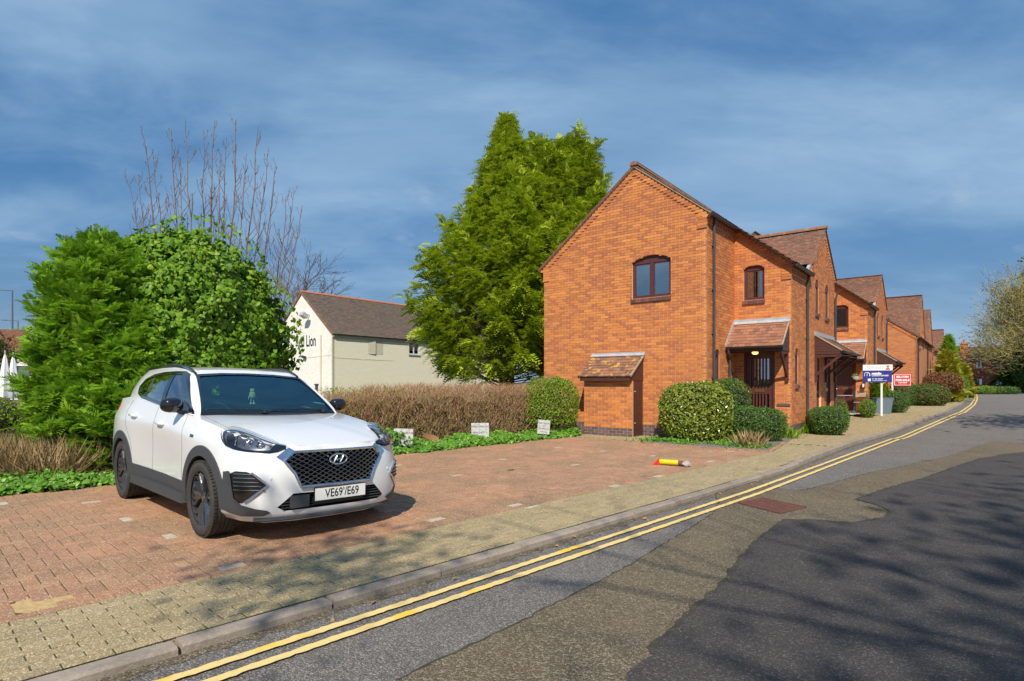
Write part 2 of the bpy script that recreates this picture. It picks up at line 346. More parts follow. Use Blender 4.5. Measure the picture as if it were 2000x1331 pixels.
m_rust = mat('rusty_iron', (.20,.085,.06), rough=.75, metal=.3, n1=(12, .7, (.12,.06,.05)), bump=(60, .5, .003))

def sheet(name, poly, z, m, label=None, kind='structure', sub=None, thick=0.0, parent=None):
    tri = tessellate_polygon([[Vector((x, y, 0)) for x, y in poly]])
    V = [(x, y, z) for x, y in poly]; F = [tuple(t) for t in tri]
    F2 = []
    for t in F:
        a, b, c = [Vector(V[i]) for i in t]
        F2.append(t if (b-a).cross(c-a).z > 0 else t[::-1])
    if thick:
        n = len(V); V = V+[(x, y, z-thick) for x, y in poly]; F2 += [(i, (i+1) % n, n+(i+1) % n, n+i) for i in range(n)]
    me = bpy.data.meshes.new(name); me.from_pydata(V, [], F2); me.materials.append(m)
    return linkmesh(name, me, parent, kind=kind, label=label)
ZR = -.06
sheet('ground', [(-1500, -300), (1500, -300), (1500, 2000), (-1500, 2000)], -.12, m_earth, 'bare earth and rough grass ground under the whole street')
_kp = [gp(*p) for p in ((1658,863),(1720,847),(1762,832),(1807,815.5),(1845,803),(1873,789),(1885,780),(1891,773),(1895,768.5))]
_kp = [(p[0]*KV[0]+p[1]*KV[1], p[0]*NV[0]+p[1]*NV[1]) for p in _kp]
NK_K = [-30, 8, 10.6, 11.7]+[p[0] for p in _kp]; NK_N = [3.65, 3.65, 3.67, 3.78]+[p[1] for p in _kp]
KEND = _kp[-1][0]
nk = lambda k: float(np.interp(k, NK_K, NK_N))
# road surface right of the kerb; beyond the bend it opens into the cross street
V = []; F = []; ks_ = np.concatenate([np.arange(-30, 10, 2), np.arange(10, 24, .5), np.arange(24, KEND, 2), [KEND], np.arange(KEND+.5, KEND+28, 2)])
NO = [0, .4, 1.2, 3, 7, 15, 30, 60, 90]
for k in ks_:
    n0 = nk(min(k, KEND)) if k <= KEND else nk(KEND)+(k-KEND)*1.2+min(60, (k-KEND)**2*.5)
    for o in NO: p = kn(k, n0-o-(max(0, n0-20) if o > 20 else 0)); V.append((*p, ZR+zgk(k)))
nn = len(NO)
for i in range(len(ks_)-1):
    for j in range(nn-1): F.append((i*nn+j, i*nn+j+1, (i+1)*nn+j+1, (i+1)*nn+j))
me = bpy.data.meshes.new('road'); me.from_pydata(V, [], F); me.materials.append(m_road); linkmesh('road', me, kind='structure', label='worn grey asphalt road curving away to the left')
up = [(774,1331),(850,1292),(936,1255),(1012,1218),(1087,1177),(1150,1147),(1216,1113),(1272,1078),(1323,1047),(1362,1024),(1393,1002),(1402,985),(1398,966),(1450,948),(1480,941),(1515,955),(1562,959),(1600,951),(1640,940),(1676,930),(1712,921),(1738,917),(1760,912),(1800,903),(1853,891),(1905,873),(1965,854),(2060,838)]
lo = [(1224,1331),(1262,1288),(1300,1245),(1323,1227),(1343,1202),(1372,1178),(1400,1153),(1422,1128),(1441,1103),(1455,1085),(1467,1069),(1500,1041),(1532,1017),(1600,1018),(1635,1021),(1665,1022),(1700,1018),(1733,1011),(1738,1002),(1728,994),(1712,987),(1673,977),(1700,967),(1729,957),(1770,945),(1815,932),(1862,914),(1913,897),(1960,888),(2000,884),(2070,870)]
def jag(pts, amp, z=ZR, step=.06):
    W = [gp(*p, z=z) for p in pts]; out = []
    for a, b in zip(W[:-1], W[1:]):
        L_ = math.dist(a, b); n = max(1, min(int(L_/step), 40))
        for i in range(n):
            t = i/n; dx, dy = (b[0]-a[0])/L_, (b[1]-a[1])/L_; o = R.gauss(0, amp) if i else 0
            out.append((a[0]+(b[0]-a[0])*t-dy*o, a[1]+(b[1]-a[1])*t+dx*o))
    return out+[W[-1]]
U_ = jag(up, .009); L_ = jag(lo, .010)
sheet('mossy_road_strip', [(-2.2, 1.0), (-1.4, 2.1)]+U_+[(22, 20), (20, 16.5)]+L_[::-1]+[(-.1, 2.0), (-.6, 1.0)], ZR+.004, m_patch, 'mossy brown strip of old tarmac between grey road and dark new surface', thick=.004)
sheet('dark_road_surface', [(-.6, .4), (-.1, 1.8)]+L_+[(16, 14.8), (60, 40), (60, -30), (0, -30)], ZR+.009, m_new, 'darker relaid asphalt covering the near right of the road', thick=.009)
m_crack = mat('crack_dirt', (.045,.04,.03), rough=1, n1=(9, .6, (.09,.085,.04)), bump=(80, 1, .01))
def ribbon(name, pts, w0, w1, z, m, label, side=0.0):
    V = []; F = []
    for i, p in enumerate(pts):
        q = pts[min(i+1, len(pts)-1)]; r_ = pts[max(i-1, 0)]; d = Vector((q[0]-r_[0], q[1]-r_[1])); d = d.normalized() if d.length > 1e-6 else Vector((1, 0)); n = Vector((-d.y, d.x))
        w = R.uniform(w0, w1); o = side*w; zz = z+zg(*p); V += [(p[0]+n.x*(w*.5+o), p[1]+n.y*(w*.5+o), zz), (p[0]-n.x*(w*.5-o), p[1]-n.y*(w*.5-o), zz)]
        if i: F.append((2*i-2, 2*i-1, 2*i+1, 2*i))
    me = bpy.data.meshes.new(name); me.from_pydata(V, [], F); me.materials.append(m); linkmesh(name, me, kind='structure', label=label)
ribbon('road_crack', U_[:int(len(U_)*.62)], .006, .020, ZR+.0062, m_crack, 'dark open crack along the kerb side edge of the mossy strip')
ribbon('road_crack', L_[int(len(L_)*.02):int(len(L_)*.75)], .010, .045, ZR+.0106, m_crack, 'dark crumbling edge of the relaid road surface', .3)
ribbon('gutter_grime', [kn(k, nk(k)-.13) for k in np.arange(-4, 30, .08)], .05, .13, ZR+.003, m_patch, 'band of dirt lying in the gutter along the kerb', -.4)
def linestrip(name, off, label):
    ks = list(np.arange(-6, 22, .035))+list(np.arange(22, KEND, .5)); V = []; F = []
    nlk = lambda k: (float(np.interp(k, [-30, 8, 10.6, 18.4], [3.27, 3.25, 3.33, 3.58])) if k < 18.4 else nk(k)-.52)+off
    pts = [kn(k, nlk(k)) for k in ks]; e_ = nlk(KEND); pts += [kn(KEND+1.5, e_+.4), kn(KEND+3, e_+1.6), kn(KEND+4.2, e_+3.6)]
    for i, p in enumerate(pts):
        q = pts[min(i+1, len(pts)-1)]; r = pts[max(i-1, 0)]; d = Vector((q[0]-r[0], q[1]-r[1])).normalized(); n = Vector((-d.y, d.x))
        w = .032 if i < 800 else .036
        a = w+R.gauss(0, .0035); b = w+R.gauss(0, .0035)
        zz = ZR+.0135+zg(*p); V += [(p[0]+n.x*a, p[1]+n.y*a, zz), (p[0]-n.x*b, p[1]-n.y*b, zz)]
        if i: F.append((2*i-2, 2*i-1, 2*i+1, 2*i))
    me = bpy.data.meshes.new(name); me.from_pydata(V, [], F); me.materials.append(m_yellow); linkmesh(name, me, kind='structure', label=label)
linestrip('yellow_line', 0.0, 'faded yellow line nearer the kerb')
linestrip('yellow_line', -.165, 'faded yellow line further from the kerb')

m_far_pav = mat('buff_paving_far', (.36,.27,.15), rough=.9, n1=(1.5, .5, (.27,.22,.10)), n2=(6, .4, (.42,.33,.20)))
pav = empty('pavement', kind='structure'); pav['label'] = 'block paved parking bays and footway of red and buff pavers'
V = []; F = []; ks_ = np.concatenate([np.arange(-12, 19.5, 1), np.arange(20, KEND, 1), [KEND], np.arange(KEND+1, KEND+26, 3)])
for k in ks_:
    n0 = nk(k)+.002 if k <= KEND else nk(KEND)+(k-KEND)*1.2+min(60, (k-KEND)**2*.5)
    for o in (0, .3, 6.2 if k < 20 else 12, 20 if k > 30 else 6.25): p = kn(k, n0+o if k > 20 else min(n0+o, 9.8)); V.append((*p, zgk(k)-.0045))
for i in range(len(ks_)-1):
    for j in range(3): F.append((i*4+j, (i+1)*4+j, (i+1)*4+j+1, i*4+j+1))
me = bpy.data.meshes.new('joint_bed'); me.from_pydata(V, [], F); me.materials.append(m_joint); me.materials.append(m_far_pav); me.polygons.foreach_set('material_index', [1 if ks_[q//3] > 55 else 0 for q in range(len(F))]); linkmesh('joint_bed', me, pav)
sheet('garden_soil', [kn(-14, 9.78), kn(19, 9.78), kn(19, 20), kn(80, 60), kn(0, 90), kn(-60, 60), kn(-14, 9.8)], -.008, m_earth, 'earth of the planted strip and garden beyond the parking bays')
sheet('far_footway', [(60, 113), (85, 92.5), (140, 89), (140, 120), (40, 135)], .13, mat('grey_footway', (.20,.18,.17), rough=.9, n1=(2, .5, (.14,.13,.12))), 'grey footway in front of the houses at the end of the street')
# pavers
bedP = [gp(1255, 866), gp(1503, 883), gp(1549, 857), hw(1.5, 2.19), hw(0, 2.19), hw(0, 0), hw(-1.3, 0)]
def inpoly(p, poly):
    x, y = p; c = False; j = len(poly)-1
    for i in range(len(poly)):
        xi, yi = poly[i]; xj, yj = poly[j]
        if (yi > y) != (yj > y) and x < (xj-xi)*(y-yi)/(yj-yi)+xi: c = not c
        j = i
    return c
def inhouse(x, y):
    q = np.array([x, y])-C0; g, s = q@GV, q@DV
    if s < .12: return not (s < 0)
    return g < (0 if s < 2.19 else 1.504 if s < 8.3 else 0 if s < 13.2 else 1.87 if s < 19.2 else 0.5 if s < 23 else 2.86)
PW = [(180,980),(247,1014),(333,1051),(450,1102),(857,1012),(1198,948),(890,929),(985,897),(1090,874),(1120,909),(1170,881),(1273,891),(1290,930),(1386,902),(775,909),(10,982),(1430,881),(1008,986),(1030,990)]
PW = [gp(*p) for p in PW]; hole = gp(88, 1178)
tp = {'red_paver': [], 'buff_paver': []}; pale = []
whiteat = {}
cand = []
def okp(x, y, k, n):
    if n > nk(k)+5.2 and k > 13.5: return False
    if y < 2.0 or abs(x) > y*.93+.5: return False
    if inhouse(x, y) or (k > 12 and inpoly((x, y), bedP)): return False
    return math.dist((x, y), hole) > .15
# buff running bond
for j in range(0, 90):
    n = 3.655+.039+.0785*j
    if n > 10: break
    off = (j % 2)*.113
    for i in range(-40, int((62 if n < 9.2 else 14)/.226)):
        k = i*.226+off
        if k < 12.55 and n > 4.62: continue
        if n-.045 < nk(k)-.02: continue
        x, y = kn(k, n)
        if okp(x, y, k, n): cand.append((x, y, 0, 0))
# red ninety degree herringbone in the bays
for a_ in range(-80, 126):
    for b_ in range(0, 52):
        m_ = (a_-b_) % 4
        if m_ == 2 and b_ == 0: k, n, v_ = (a_+.5)*.1, 4.602+.05, 2
        elif m_ == 0: k, n, v_ = (a_+1)*.1, 4.602+(b_+.5)*.1, 0
        elif m_ == 3: k, n, v_ = (a_+.5)*.1, 4.602+(b_+1)*.1, 1
        else: continue
        if n > 9.85 or k > 12.5: continue
        x, y = kn(k, n)
        if okp(x, y, k, n): cand.append((x, y, 1, v_))
XY = np.array([(c[0], c[1]) for c in cand])
white = set(int(np.argmin(np.hypot(XY[:, 0]-p[0], XY[:, 1]-p[1]))) for p in PW)
kx, ky = KV; nx, ny = NV; idx = []; mm = {'r': [], 't': []}
for i, (x, y, red, v_) in enumerate(cand):
    t1, t2 = R.gauss(0, .006), R.gauss(0, .006); L1, L2 = ((.194, .094) if v_ < 2 else (.094, .094)) if red else (.2185, .0725)
    A, B = ((kx, ky), (nx, ny)) if v_ != 1 else ((nx, ny), (-kx, -ky))
    M = M4((x+R.gauss(0, .0008), y, -.021+R.gauss(0, .0012)+zg(x, y)), (A[0]*L1, A[1]*L1, t1*.19), (B[0]*L2, B[1]*L2, t2*.09), (0, 0, .042))
    if i in white: pale.append(M)
    else: tp['red_paver' if red else 'buff_paver'].append(M)
pieces('red_paver', tp['red_paver'], m_pr, pav, stuff='red_paving', shape='bev')
pieces('buff_paver', tp['buff_paver'], m_pt, pav, stuff='buff_paving', shape='bev')
pieces('pale_paver', pale, m_pw, pav, stuff='pale_paving', shape='bev')
sp_ = []
for a in np.linspace(0, 2*math.pi, 26, endpoint=False): sp_.append((hole[0]+math.cos(a)*(.24+R.uniform(-.05, .05)), hole[1]+math.sin(a)*(.17+R.uniform(-.02, .02))))
sheet('sand_patch', sp_, -.004, m_sand, 'pale yellow sand where a paver is missing', thick=.006, kind=None, parent=pav)
# kerb stones
kst = []; ks_ = -9.0
while ks_ < KEND-.9:
    a = kn(ks_+.006, nk(ks_)); b = kn(ks_+.9, nk(ks_+.9)); d = Vector((b[0]-a[0], b[1]-a[1])); L0 = d.length; d.normalize(); nn = Vector((-d.y, d.x))
    top = zgk(ks_)+np.interp(ks_, [0, 10.2, 12.0, 140], [-.004, -.004, .03, .03]); t2_ = zgk(ks_+.9)+np.interp(ks_+.9, [0, 10.2, 12.0, 140], [-.004, -.004, .03, .03])
    c = ((a[0]+b[0])/2-nn.x*.062, (a[1]+b[1])/2-nn.y*.062, (top+t2_)/2-.06+R.gauss(0, .0015))
    kst.append(M4(c, (d.x*L0, d.y*L0, t2_-top+R.gauss(0, .002)), (nn.x*.125, nn.y*.125, -.004), (0, 0, .12))); ks_ += .915
pieces('kerb_stone', kst, m_kerb, pav, stuff='kerb_run', shape='kerb')
# soil of the front bed, with its edging bricks
sheet('flower_bed_soil', bedP[:-1]+[hw(-1.3, -.02)], .006, m_soil, 'dark gravelly soil of the bed in front of the end house', thick=.02)
edg = []
for (p, q) in ((gp(1258, 867), gp(1503, 884)), (gp(1503, 884), gp(1532, 866))):
    L0 = math.dist(p, q); n_ = int(L0/.21)
    for i in range(n_):
        t = (i+.5)/n_; d = ((q[0]-p[0])/L0, (q[1]-p[1])/L0)
        edg.append(M4((p[0]+(q[0]-p[0])*t, p[1]+(q[1]-p[1])*t, .0), (d[0]*.198, d[1]*.198, 0), (-d[1]*.09, d[0]*.09, 0), (0, 0, .055)))
ed = empty('bed_edging'); tag(ed, 'low row of edging bricks round the flower bed by the end house', 'edging')
pieces('edging_brick', edg, m_pr, ed, shape='bev')
# iron cover
mc = gp(1509, 980, ZR); a1 = math.atan2(6.69-7.26, 3.04-2.80)
mcE = empty('manhole_cover', (3.14, 7.13, ZR), 0); tag(mcE, 'rusty iron access cover set in the mossy strip by the yellow lines', 'manhole cover')
P4 = [Vector((x-3.14, y-7.13, 0)) for x, y in ((2.80,7.26),(3.04,6.69),(3.49,7.01),(3.22,7.56))]
mb = MB(); mb.prism([(p.x, p.y) for p in P4], lambda u, v, w: (u, v, w), .0, .014); mb.build('plate', m_rust, mcE)
mb = MB()
for i in range(4): mb.bar(P4[i]*1.02+Vector((0, 0, .012)), P4[(i+1) % 4]*1.02+Vector((0, 0, .012)), .02, .012)
mb.build('frame', m_rust, mcE)
mb = MB()
for i in range(1, 16):
    t = i/16; a = P4[0].lerp(P4[1], t); b = P4[3].lerp(P4[2], t)
    for j in range(8):
        u0 = (j+.15)/8; u1 = (j+.85)/8; mb.bar(a.lerp(b, u0)+Vector((0, 0, .016)), a.lerp(b, u1)+Vector((0, 0, .016)), .012, .006)
mb.build('tread_ribs', m_rust, mcE)
# ------------------------------------------------------------------ houses
HROOT = Matrix.Translation((C0[0], C0[1], 0)) @ Matrix.Rotation(PHI, 4, 'Z')
class Wall:
    def __init__(s, o, U, N, root, M, loops_outer):
        s.o = np.array(o, float); s.U = np.array(U, float); s.N = np.array(N, float); s.root = root; s.M = M; s.outer = loops_outer; s.holes = []; s.bricks = []; s.blue = []
    def p(s, u, z, w=0.0):
        q = s.o+s.U*u+s.N*w; return (q[0], q[1], z)
    def arch(s, u0, u1, z0, z1, rise, n=8):
        if rise <= 0: return [(u0, z0), (u1, z0), (u1, z1), (u0, z1)]
        h = (u1-u0)/2; r = (h*h+rise*rise)/(2*rise); c = (u0+u1)/2; cz = z1+rise-r; a0 = math.asin(min(1, h/r))
        if rise > h: a0 = math.pi-a0
        return [(u0, z0), (u1, z0)]+[(c+r*math.sin(a0-2*a0*i/n), cz+r*math.cos(a0-2*a0*i/n)) for i in range(n+1)]
    def spans(s, z):
        xs = []
        for lp in [s.outer]+s.holes:
            for (a, b), (c, d) in zip(lp, lp[1:]+lp[:1]):
                if (b > z) != (d > z): xs.append(a+(c-a)*(z-b)/(d-b))
        xs.sort(); return list(zip(xs[::2], xs[1::2]))
    def body(s, m, name='wall', w=-.005, thick=.11, uvm=False, **k):
        loops = [s.outer]+s.holes; flat = [q for l in loops for q in l]
        E_ = []; b_ = 0
        for l in loops: E_ += [(b_+i, b_+(i+1) % len(l)) for i in range(len(l))]; b_ += len(l)
        rr = delaunay_2d_cdt([Vector(q) for q in flat], E_, [], 0, 1e-7); flat_ = [(v.x, v.y) for v in rr[0]]
        mp_ = [o_[0] if o_ else min(range(len(flat)), key=lambda q: math.dist(flat[q], flat_[i])) for i, o_ in enumerate(rr[3])]
        tri = []
        for t in rr[2]:
            c = (sum(flat_[i][0] for i in t)/3, sum(flat_[i][1] for i in t)/3)
            if inpoly(c, loops[0]) and not any(inpoly(c, h) for h in loops[1:]): tri.append(tuple(mp_[i] for i in t))
        V = [s.p(u, z, w) for u, z in flat]; nrm = Vector((s.N[0], s.N[1], 0)); F = []
        for t in tri:
            a, b, c = [Vector(V[i]) for i in t]; F.append(tuple(t) if (b-a).cross(c-a).dot(nrm) > 0 else tuple(t)[::-1])
        uvs = [flat[i] for f in F for i in f]; base = len(V); off = 0
        V += [s.p(u, z, w-thick) for u, z in flat]
        for l in loops:
            n = len(l)
            for i in range(n):
                j = (i+1) % n; F.append((off+i, off+j, base+off+j, base+off+i)); uvs += [(l[i][0], l[i][1]), (l[j][0], l[j][1]), (l[j][0]+.1, l[j][1]), (l[i][0]+.1, l[i][1])]
            off += n
        me = bpy.data.meshes.new(name); me.from_pydata(V, [], F); me.materials.append(m)
        if uvm:
            ul = me.uv_layers.new(name='UVMap'); ul.data.foreach_set('uv', [c for q in uvs for c in q])
        s.obj = linkmesh(name, me, s.root, **k); return s.obj
    def lay(s, z0=0.0, z1=9.0, plinth=4, ext0=0.0, ext1=0.0, header=False, top=lambda u: 99):
        L = .1125 if header else .225; k = 0; z = z0
        while z < z1:
            zm = z+.0375
            for a, b in s.spans(zm):
                if b-a < .03: continue
                a2, b2 = a, b
                if abs(a-s.outer[0][0]) < .01: a2 = a-ext0
                if abs(b-s.outer[1][0]) < .01: b2 = b+ext1
                off = (k % 2)*L/2; i = math.floor((a2-off)/L)
                while i*L+off < b2:
                    x0 = max(i*L+off, a2); x1 = min((i+1)*L+off-.011, b2); i += 1
                    if x1-x0 < .010: continue
                    w = .010+R.uniform(-.0006, .0006); zc = z+.005+.0325
                    M = M4(s.p((x0+x1)/2, zc, w/2-.0072), (s.U[0]*(x1-x0), s.U[1]*(x1-x0), 0), (0, 0, .064), (s.N[0]*w, s.N[1]*w, 0))
                    (s.blue if k < plinth else s.bricks).append(M)
            z += .075; k += 1
    def flush(s, limit=300):
        if s.bricks: pieces('brick', s.bricks, m_brick, s.obj, s.M, limit=limit)
        if s.blue: pieces('plinth_brick', s.blue, m_blue, s.obj, s.M, limit=60, stuff='plinth_brickwork')

def archring(w, u0, u1, z1, rise, root, h=.11, name='brick_arch', proud=.009):
    hh = (u1-u0)/2; r = (hh*hh+rise*rise)/(2*rise); c = (u0+u1)/2; cz = z1+rise-r; a0 = math.asin(min(1, hh/r))
    if rise > hh: a0 = math.pi-a0
    L = 2*a0*r; n = max(4, int(L/.075)); mb = MB()
    for i in range(n):
        a = a0-2*a0*(i+.5)/n; d = (math.sin(a), math.cos(a)); t = (math.cos(a), -math.sin(a)); wd = 2*a0*(r+h/2)/n-.01
        cc = (c+d[0]*(r+h/2), cz+d[1]*(r+h/2))
        mb.obox(w.p(cc[0], cc[1], 0), Vector(w.p(wd*t[0], wd*t[1], 0))-Vector(w.p(0, 0, 0)), Vector(w.p(h*d[0], h*d[1], 0))-Vector(w.p(0, 0, 0)), Vector(w.p(0, 0, proud*2))-Vector(w.p(0, 0, 0)))
    mb.build(name, m_brick, root, kind='stuff')

def window(w, u0, u1, z0, z1, rise, root, panes=2, curtain=None, sill=True, depth=.07, head=.0, fr=.055, M=None, label=None):
    """frame follows the arched opening; panes are sub-parts"""
    loop = w.arch(u0, u1, z0, z1, rise); mb = MB()
    zt = z1-head
    ou = loop; W0, W1 = -depth, -depth-.05
    cu, cz = (u0+u1)/2, (z0+z1)/2
    f = fr
    mb.box((0, 0, 0), (0, 0, 0)); mb.v = []; mb.f = []; mb.m = []
    def bx(a, b, c, d, w0=W0, w1=W1): mb.prism([(a, c), (b, c), (b, d), (a, d)], lambda u, v, ww: w.p(u, v, ww), w0, w1)
    bx(u0, u0+f, z0, zt); bx(u1-f, u1, z0, zt); bx(u0+f, u1-f, z0, z0+f)
    top = [(u0, zt-f), (u1, zt-f)]+[q for q in loop[2:]]
    mb.prism(top, lambda u, v, ww: w.p(u, v, ww), W0+.002, W1)
    iw = (u1-u0-2*f); n = panes; mul = .085 if n > 1 else 0; pw = (iw-(n-1)*mul)/n
    cells = []
    for i in range(n):
        a = u0+f+i*(pw+mul); b = a+pw
        if i < n-1: bx(b, b+mul, z0+f, zt-f, W0+.004, W1)
        c = .028
        for q in ((a, a+c, z0+f, zt-f), (b-c, b, z0+f, zt-f), (a+c, b-c, z0+f, z0+f+c), (a+c, b-c, zt-f-c, zt-f)): bx(*q, W0-.012, W1+.004)
        cells.append((a+c, b-c, z0+f+c, zt-f-c))
    o = mb.build('window', m_wood, root, label=label)
    for a, b, c, d in cells:
        g = MB(); g.add([w.p(a, c, W0-.03), w.p(b, c, W0-.03), w.p(b, d, W0-.03), w.p(a, d, W0-.03)], [(0, 1, 2, 3)]); g.build('pane', m_glass, o)
    g = MB(); g.add([w.p(u0-.3, z0-.3, -.9), w.p(u1+.3, z0-.3, -.9), w.p(u1+.3, z1+.3, -.9), w.p(u0-.3, z1+.3, -.9)], [(0, 1, 2, 3)]); g.build('dark_room_backing', m_room, o)  # dark sheet behind the glass in place of an unlit room
    if curtain:
        mt, segs = curtain
        g = MB()
        for a, b in segs:
            a = u0+(u1-u0)*a; b = u0+(u1-u0)*b; n_ = max(6, int((b-a)/.025)); V = []
            for i in range(n_+1):
                x = a+(b-a)*i/n_; ww = W0-.062+.016*math.sin(i*1.9); V += [w.p(x, z0, ww), w.p(x, z1+rise*.5, ww)]
            g.add(V, [(2*i, 2*i+2, 2*i+3, 2*i+1) for i in range(n_)])
        g.build('curtain', mt, o, smooth=True)
    if sill:
        n_ = max(3, int((u1-u0+.04)/.075)); g = MB()
        for i in range(n_):
            x = u0-.02+(u1-u0+.04)*(i+.5)/n_; wd = (u1-u0+.04)/n_-.009
            P = Vector(w.p(x, z0-.055, -.01)); X = Vector(w.p(wd, 0, 0))-Vector(w.p(0, 0, 0)); Nn = Vector((w.N[0], w.N[1], 0))
            g.obox(P, X, Vector((0, 0, .10)), Nn*.115+Vector((0, 0, -.02)))
        g.build('sill', m_sillb, o)
    return o

def tileroof(root, M, P, E, S, wid, leng, name='roof', mt=m_tile, clip=None, limit=300, gauge=.1, tw=.167, thick=.017, deck=True, tile_name='tile', e0=0.0):
    """P lower-left corner, E unit along eave, S unit up slope; clip(e,s)->bool"""
    P = np.array(P, float); E = np.array(E, float); S = np.array(S, float); Nn = np.cross(E, S); 
    if Nn[2] < 0: Nn = -Nn
    mb = MB()
    if clip is None:
        Q = [P, P+E*wid, P+E*wid+S*leng, P+S*leng]; mb.add([q-Nn*.02 for q in Q]+[q-Nn*.05 for q in Q], [(0,1,2,3),(7,6,5,4),(0,4,5,1),(1,5,6,2),(2,6,7,3),(3,7,4,0)])
    else:
        n1_ = int(math.ceil(wid/.25)); n2_ = int(math.ceil(leng/.25))
        for i in range(n1_):
            for j in range(n2_):
                if clip(e0+i*.25+.12, j*.25+.12): mb.add([P+E*(i*.25)+S*(j*.25)-Nn*.02, P+E*min(wid, i*.25+.25)+S*(j*.25)-Nn*.02, P+E*min(wid, i*.25+.25)+S*min(leng, j*.25+.25)-Nn*.02, P+E*(i*.25)+S*min(leng, j*.25+.25)-Nn*.02], [(0,1,2,3)])
    ro = mb.build(name, mt, root)
    Ms = []
    for j in range(int(math.ceil(leng/gauge))):
        s = j*gauge; off = (j % 2)*tw/2; i = -1
        while i*tw+off < wid:
            a = max(i*tw+off, 0); b = min((i+1)*tw+off, wid); i += 1
            if b-a < .03: continue
            if clip and not clip(e0+(a+b)/2, s+gauge/2): continue
            lift = R.gauss(0, .0016)
            c = P+E*((a+b)/2)+S*(s+gauge*.62)+Nn*(.004+lift)
            Ms.append(M4(c, E*(b-a-.005), S*(gauge*1.35)-Nn*(thick*1.1+R.gauss(0, .001)), Nn*thick))
    pieces(tile_name, Ms, mt, ro, M, limit=limit, stuff='tiling')
    return ro

def downpipe(root, w, u, z0, z1, off=.05, r=.034, m=m_gutter, hopper=True):
    mb = MB(); mb.tube([w.p(u, z0, off), w.p(u, z1-.25, off), w.p(u, z1-.05, off+.05), w.p(u, z1+.03, off+.09)], r, 10)
    for z in np.arange(z0+.4, z1-.2, 1.15): mb.tube([w.p(u, z, off), w.p(u, z+.07, off)], r+.008, 10); mb.obox(w.p(u, z+.035, off/2), Vector(w.p(.13, 0, 0))-Vector(w.p(0, 0, 0)), (0, 0, .03), Vector(w.p(0, 0, .04))-Vector(w.p(0, 0, 0)))
    return mb.build('downpipe', m, root, smooth=True)
def gutter(root, p, q, r=.058, m=m_gutter, name='gutter'):
    p = Vector(p); q = Vector(q); d = (q-p).normalized(); s = d.cross(Vector((0, 0, 1))).normalized(); n = 8; V = []; F = []
    for pt in (p, q):
        for k in range(n+1):
            a = math.pi+math.pi*k/n; V.append(pt+s*math.cos(a)*r+Vector((0, 0, math.sin(a)*r)))
        for k in range(n+1):
            a = 2*math.pi-math.pi*k/n; V.append(pt+s*math.cos(a)*(r-.006)+Vector((0, 0, math.sin(a)*(r-.006)+.002)))
    m_ = 2*(n+1); F = [(k, (k+1) % m_, m_+(k+1) % m_, m_+k) for k in range(m_)]
    F += [tuple(range(n+1)), tuple(m_+k for k in range(n+1))]
    mb = MB(); mb.add(V, F)
    L_ = (q-p).length
    for i in range(1, int(L_/1.4)+1):
        c = p+d*(i*1.4-.4)
        for dd in (0,): 
            ring = [c+s*math.cos(math.pi+math.pi*k/6)*(r+.006)+Vector((0, 0, math.sin(math.pi+math.pi*k/6)*(r+.006))) for k in range(7)]
            mb.tube(ring, .008, 5)
    return mb.build(name, m, root, smooth=True)

def vergeline(root, w, pts, proud=.06, name='verge'):
    """tile-edge + mortar strip along gable top, with stepped corbel bricks below. pts: list of (u,z) of roof underside line"""
    mb = MB(); me2 = MB()
    for (a, b) in zip(pts[:-1], pts[1:]):
        du, dz = b[0]-a[0], b[1]-a[1]; L_ = math.hypot(du, dz); nu, nz = -dz/L_, du/L_
        if nz < 0: nu, nz = -nu, -nz
        mb.prism([(a[0], a[1]), (b[0], b[1]), (b[0]+nu*.045, b[1]+nz*.045), (a[0]+nu*.045, a[1]+nz*.045)], lambda u, v, ww: w.p(u, v, ww), -.05, proud-.012)
        n = int(L_/.1)
        for i in range(n):
            t0, t1 = i/n, (i+1)/n; o0, o1 = .043, .068+R.gauss(0, .003)
            if dz*du > 0: pass
            q = [(a[0]+du*t0+nu*o0, a[1]+dz*t0+nz*o0), (a[0]+du*t1+nu*o0, a[1]+dz*t1+nz*o0), (a[0]+du*t1+nu*o1, a[1]+dz*t1+nz*o1), (a[0]+du*t0+nu*o1, a[1]+dz*t0+nz*o1)]
            me2.prism(q, lambda u, v, ww: w.p(u, v, ww), -.06, proud+R.gauss(0, .004))
    mb.build(name, m_verge, root); me2.build('verge_tiles', m_tile, root, kind='stuff')
    cb = MB()
    for (a, b) in zip(pts[:-1], pts[1:]):
        sl = (b[1]-a[1])/(b[0]-a[0]); zlo, zhi = min(a[1], b[1]), max(a[1], b[1]); z = math.ceil(zlo/.075)*.075
        while z < zhi-.02:
            ue = a[0]+(z-a[1])/sl
            if sl > 0: q = (ue, ue+.21)      # roof rises to the right: brick lies right of the slope line
            else: q = (ue-.21, ue)
            cb.prism([(q[0], z-.075), (q[1], z-.075), (q[1], z-.008), (q[0], z-.008)], lambda u, v, ww: w.p(u, v, ww), 0, .026)
            z += .075
    cb.build('corbel', m_brick, root, kind='stuff')
def kneeler(root, w, u0, u1, z0, z1):
    mb = MB(); z = z0; i = 0
    while z < z1-.03:
        mb.prism([(u0, z), (u1, z), (u1, z+.067), (u0, z+.067)], lambda u, v, ww: w.p(u, v, ww), 0, .024+(.008 if i == 0 else 0)); z += .075; i += 1
    mb.build('kneeler', m_brick, root, kind='stuff')
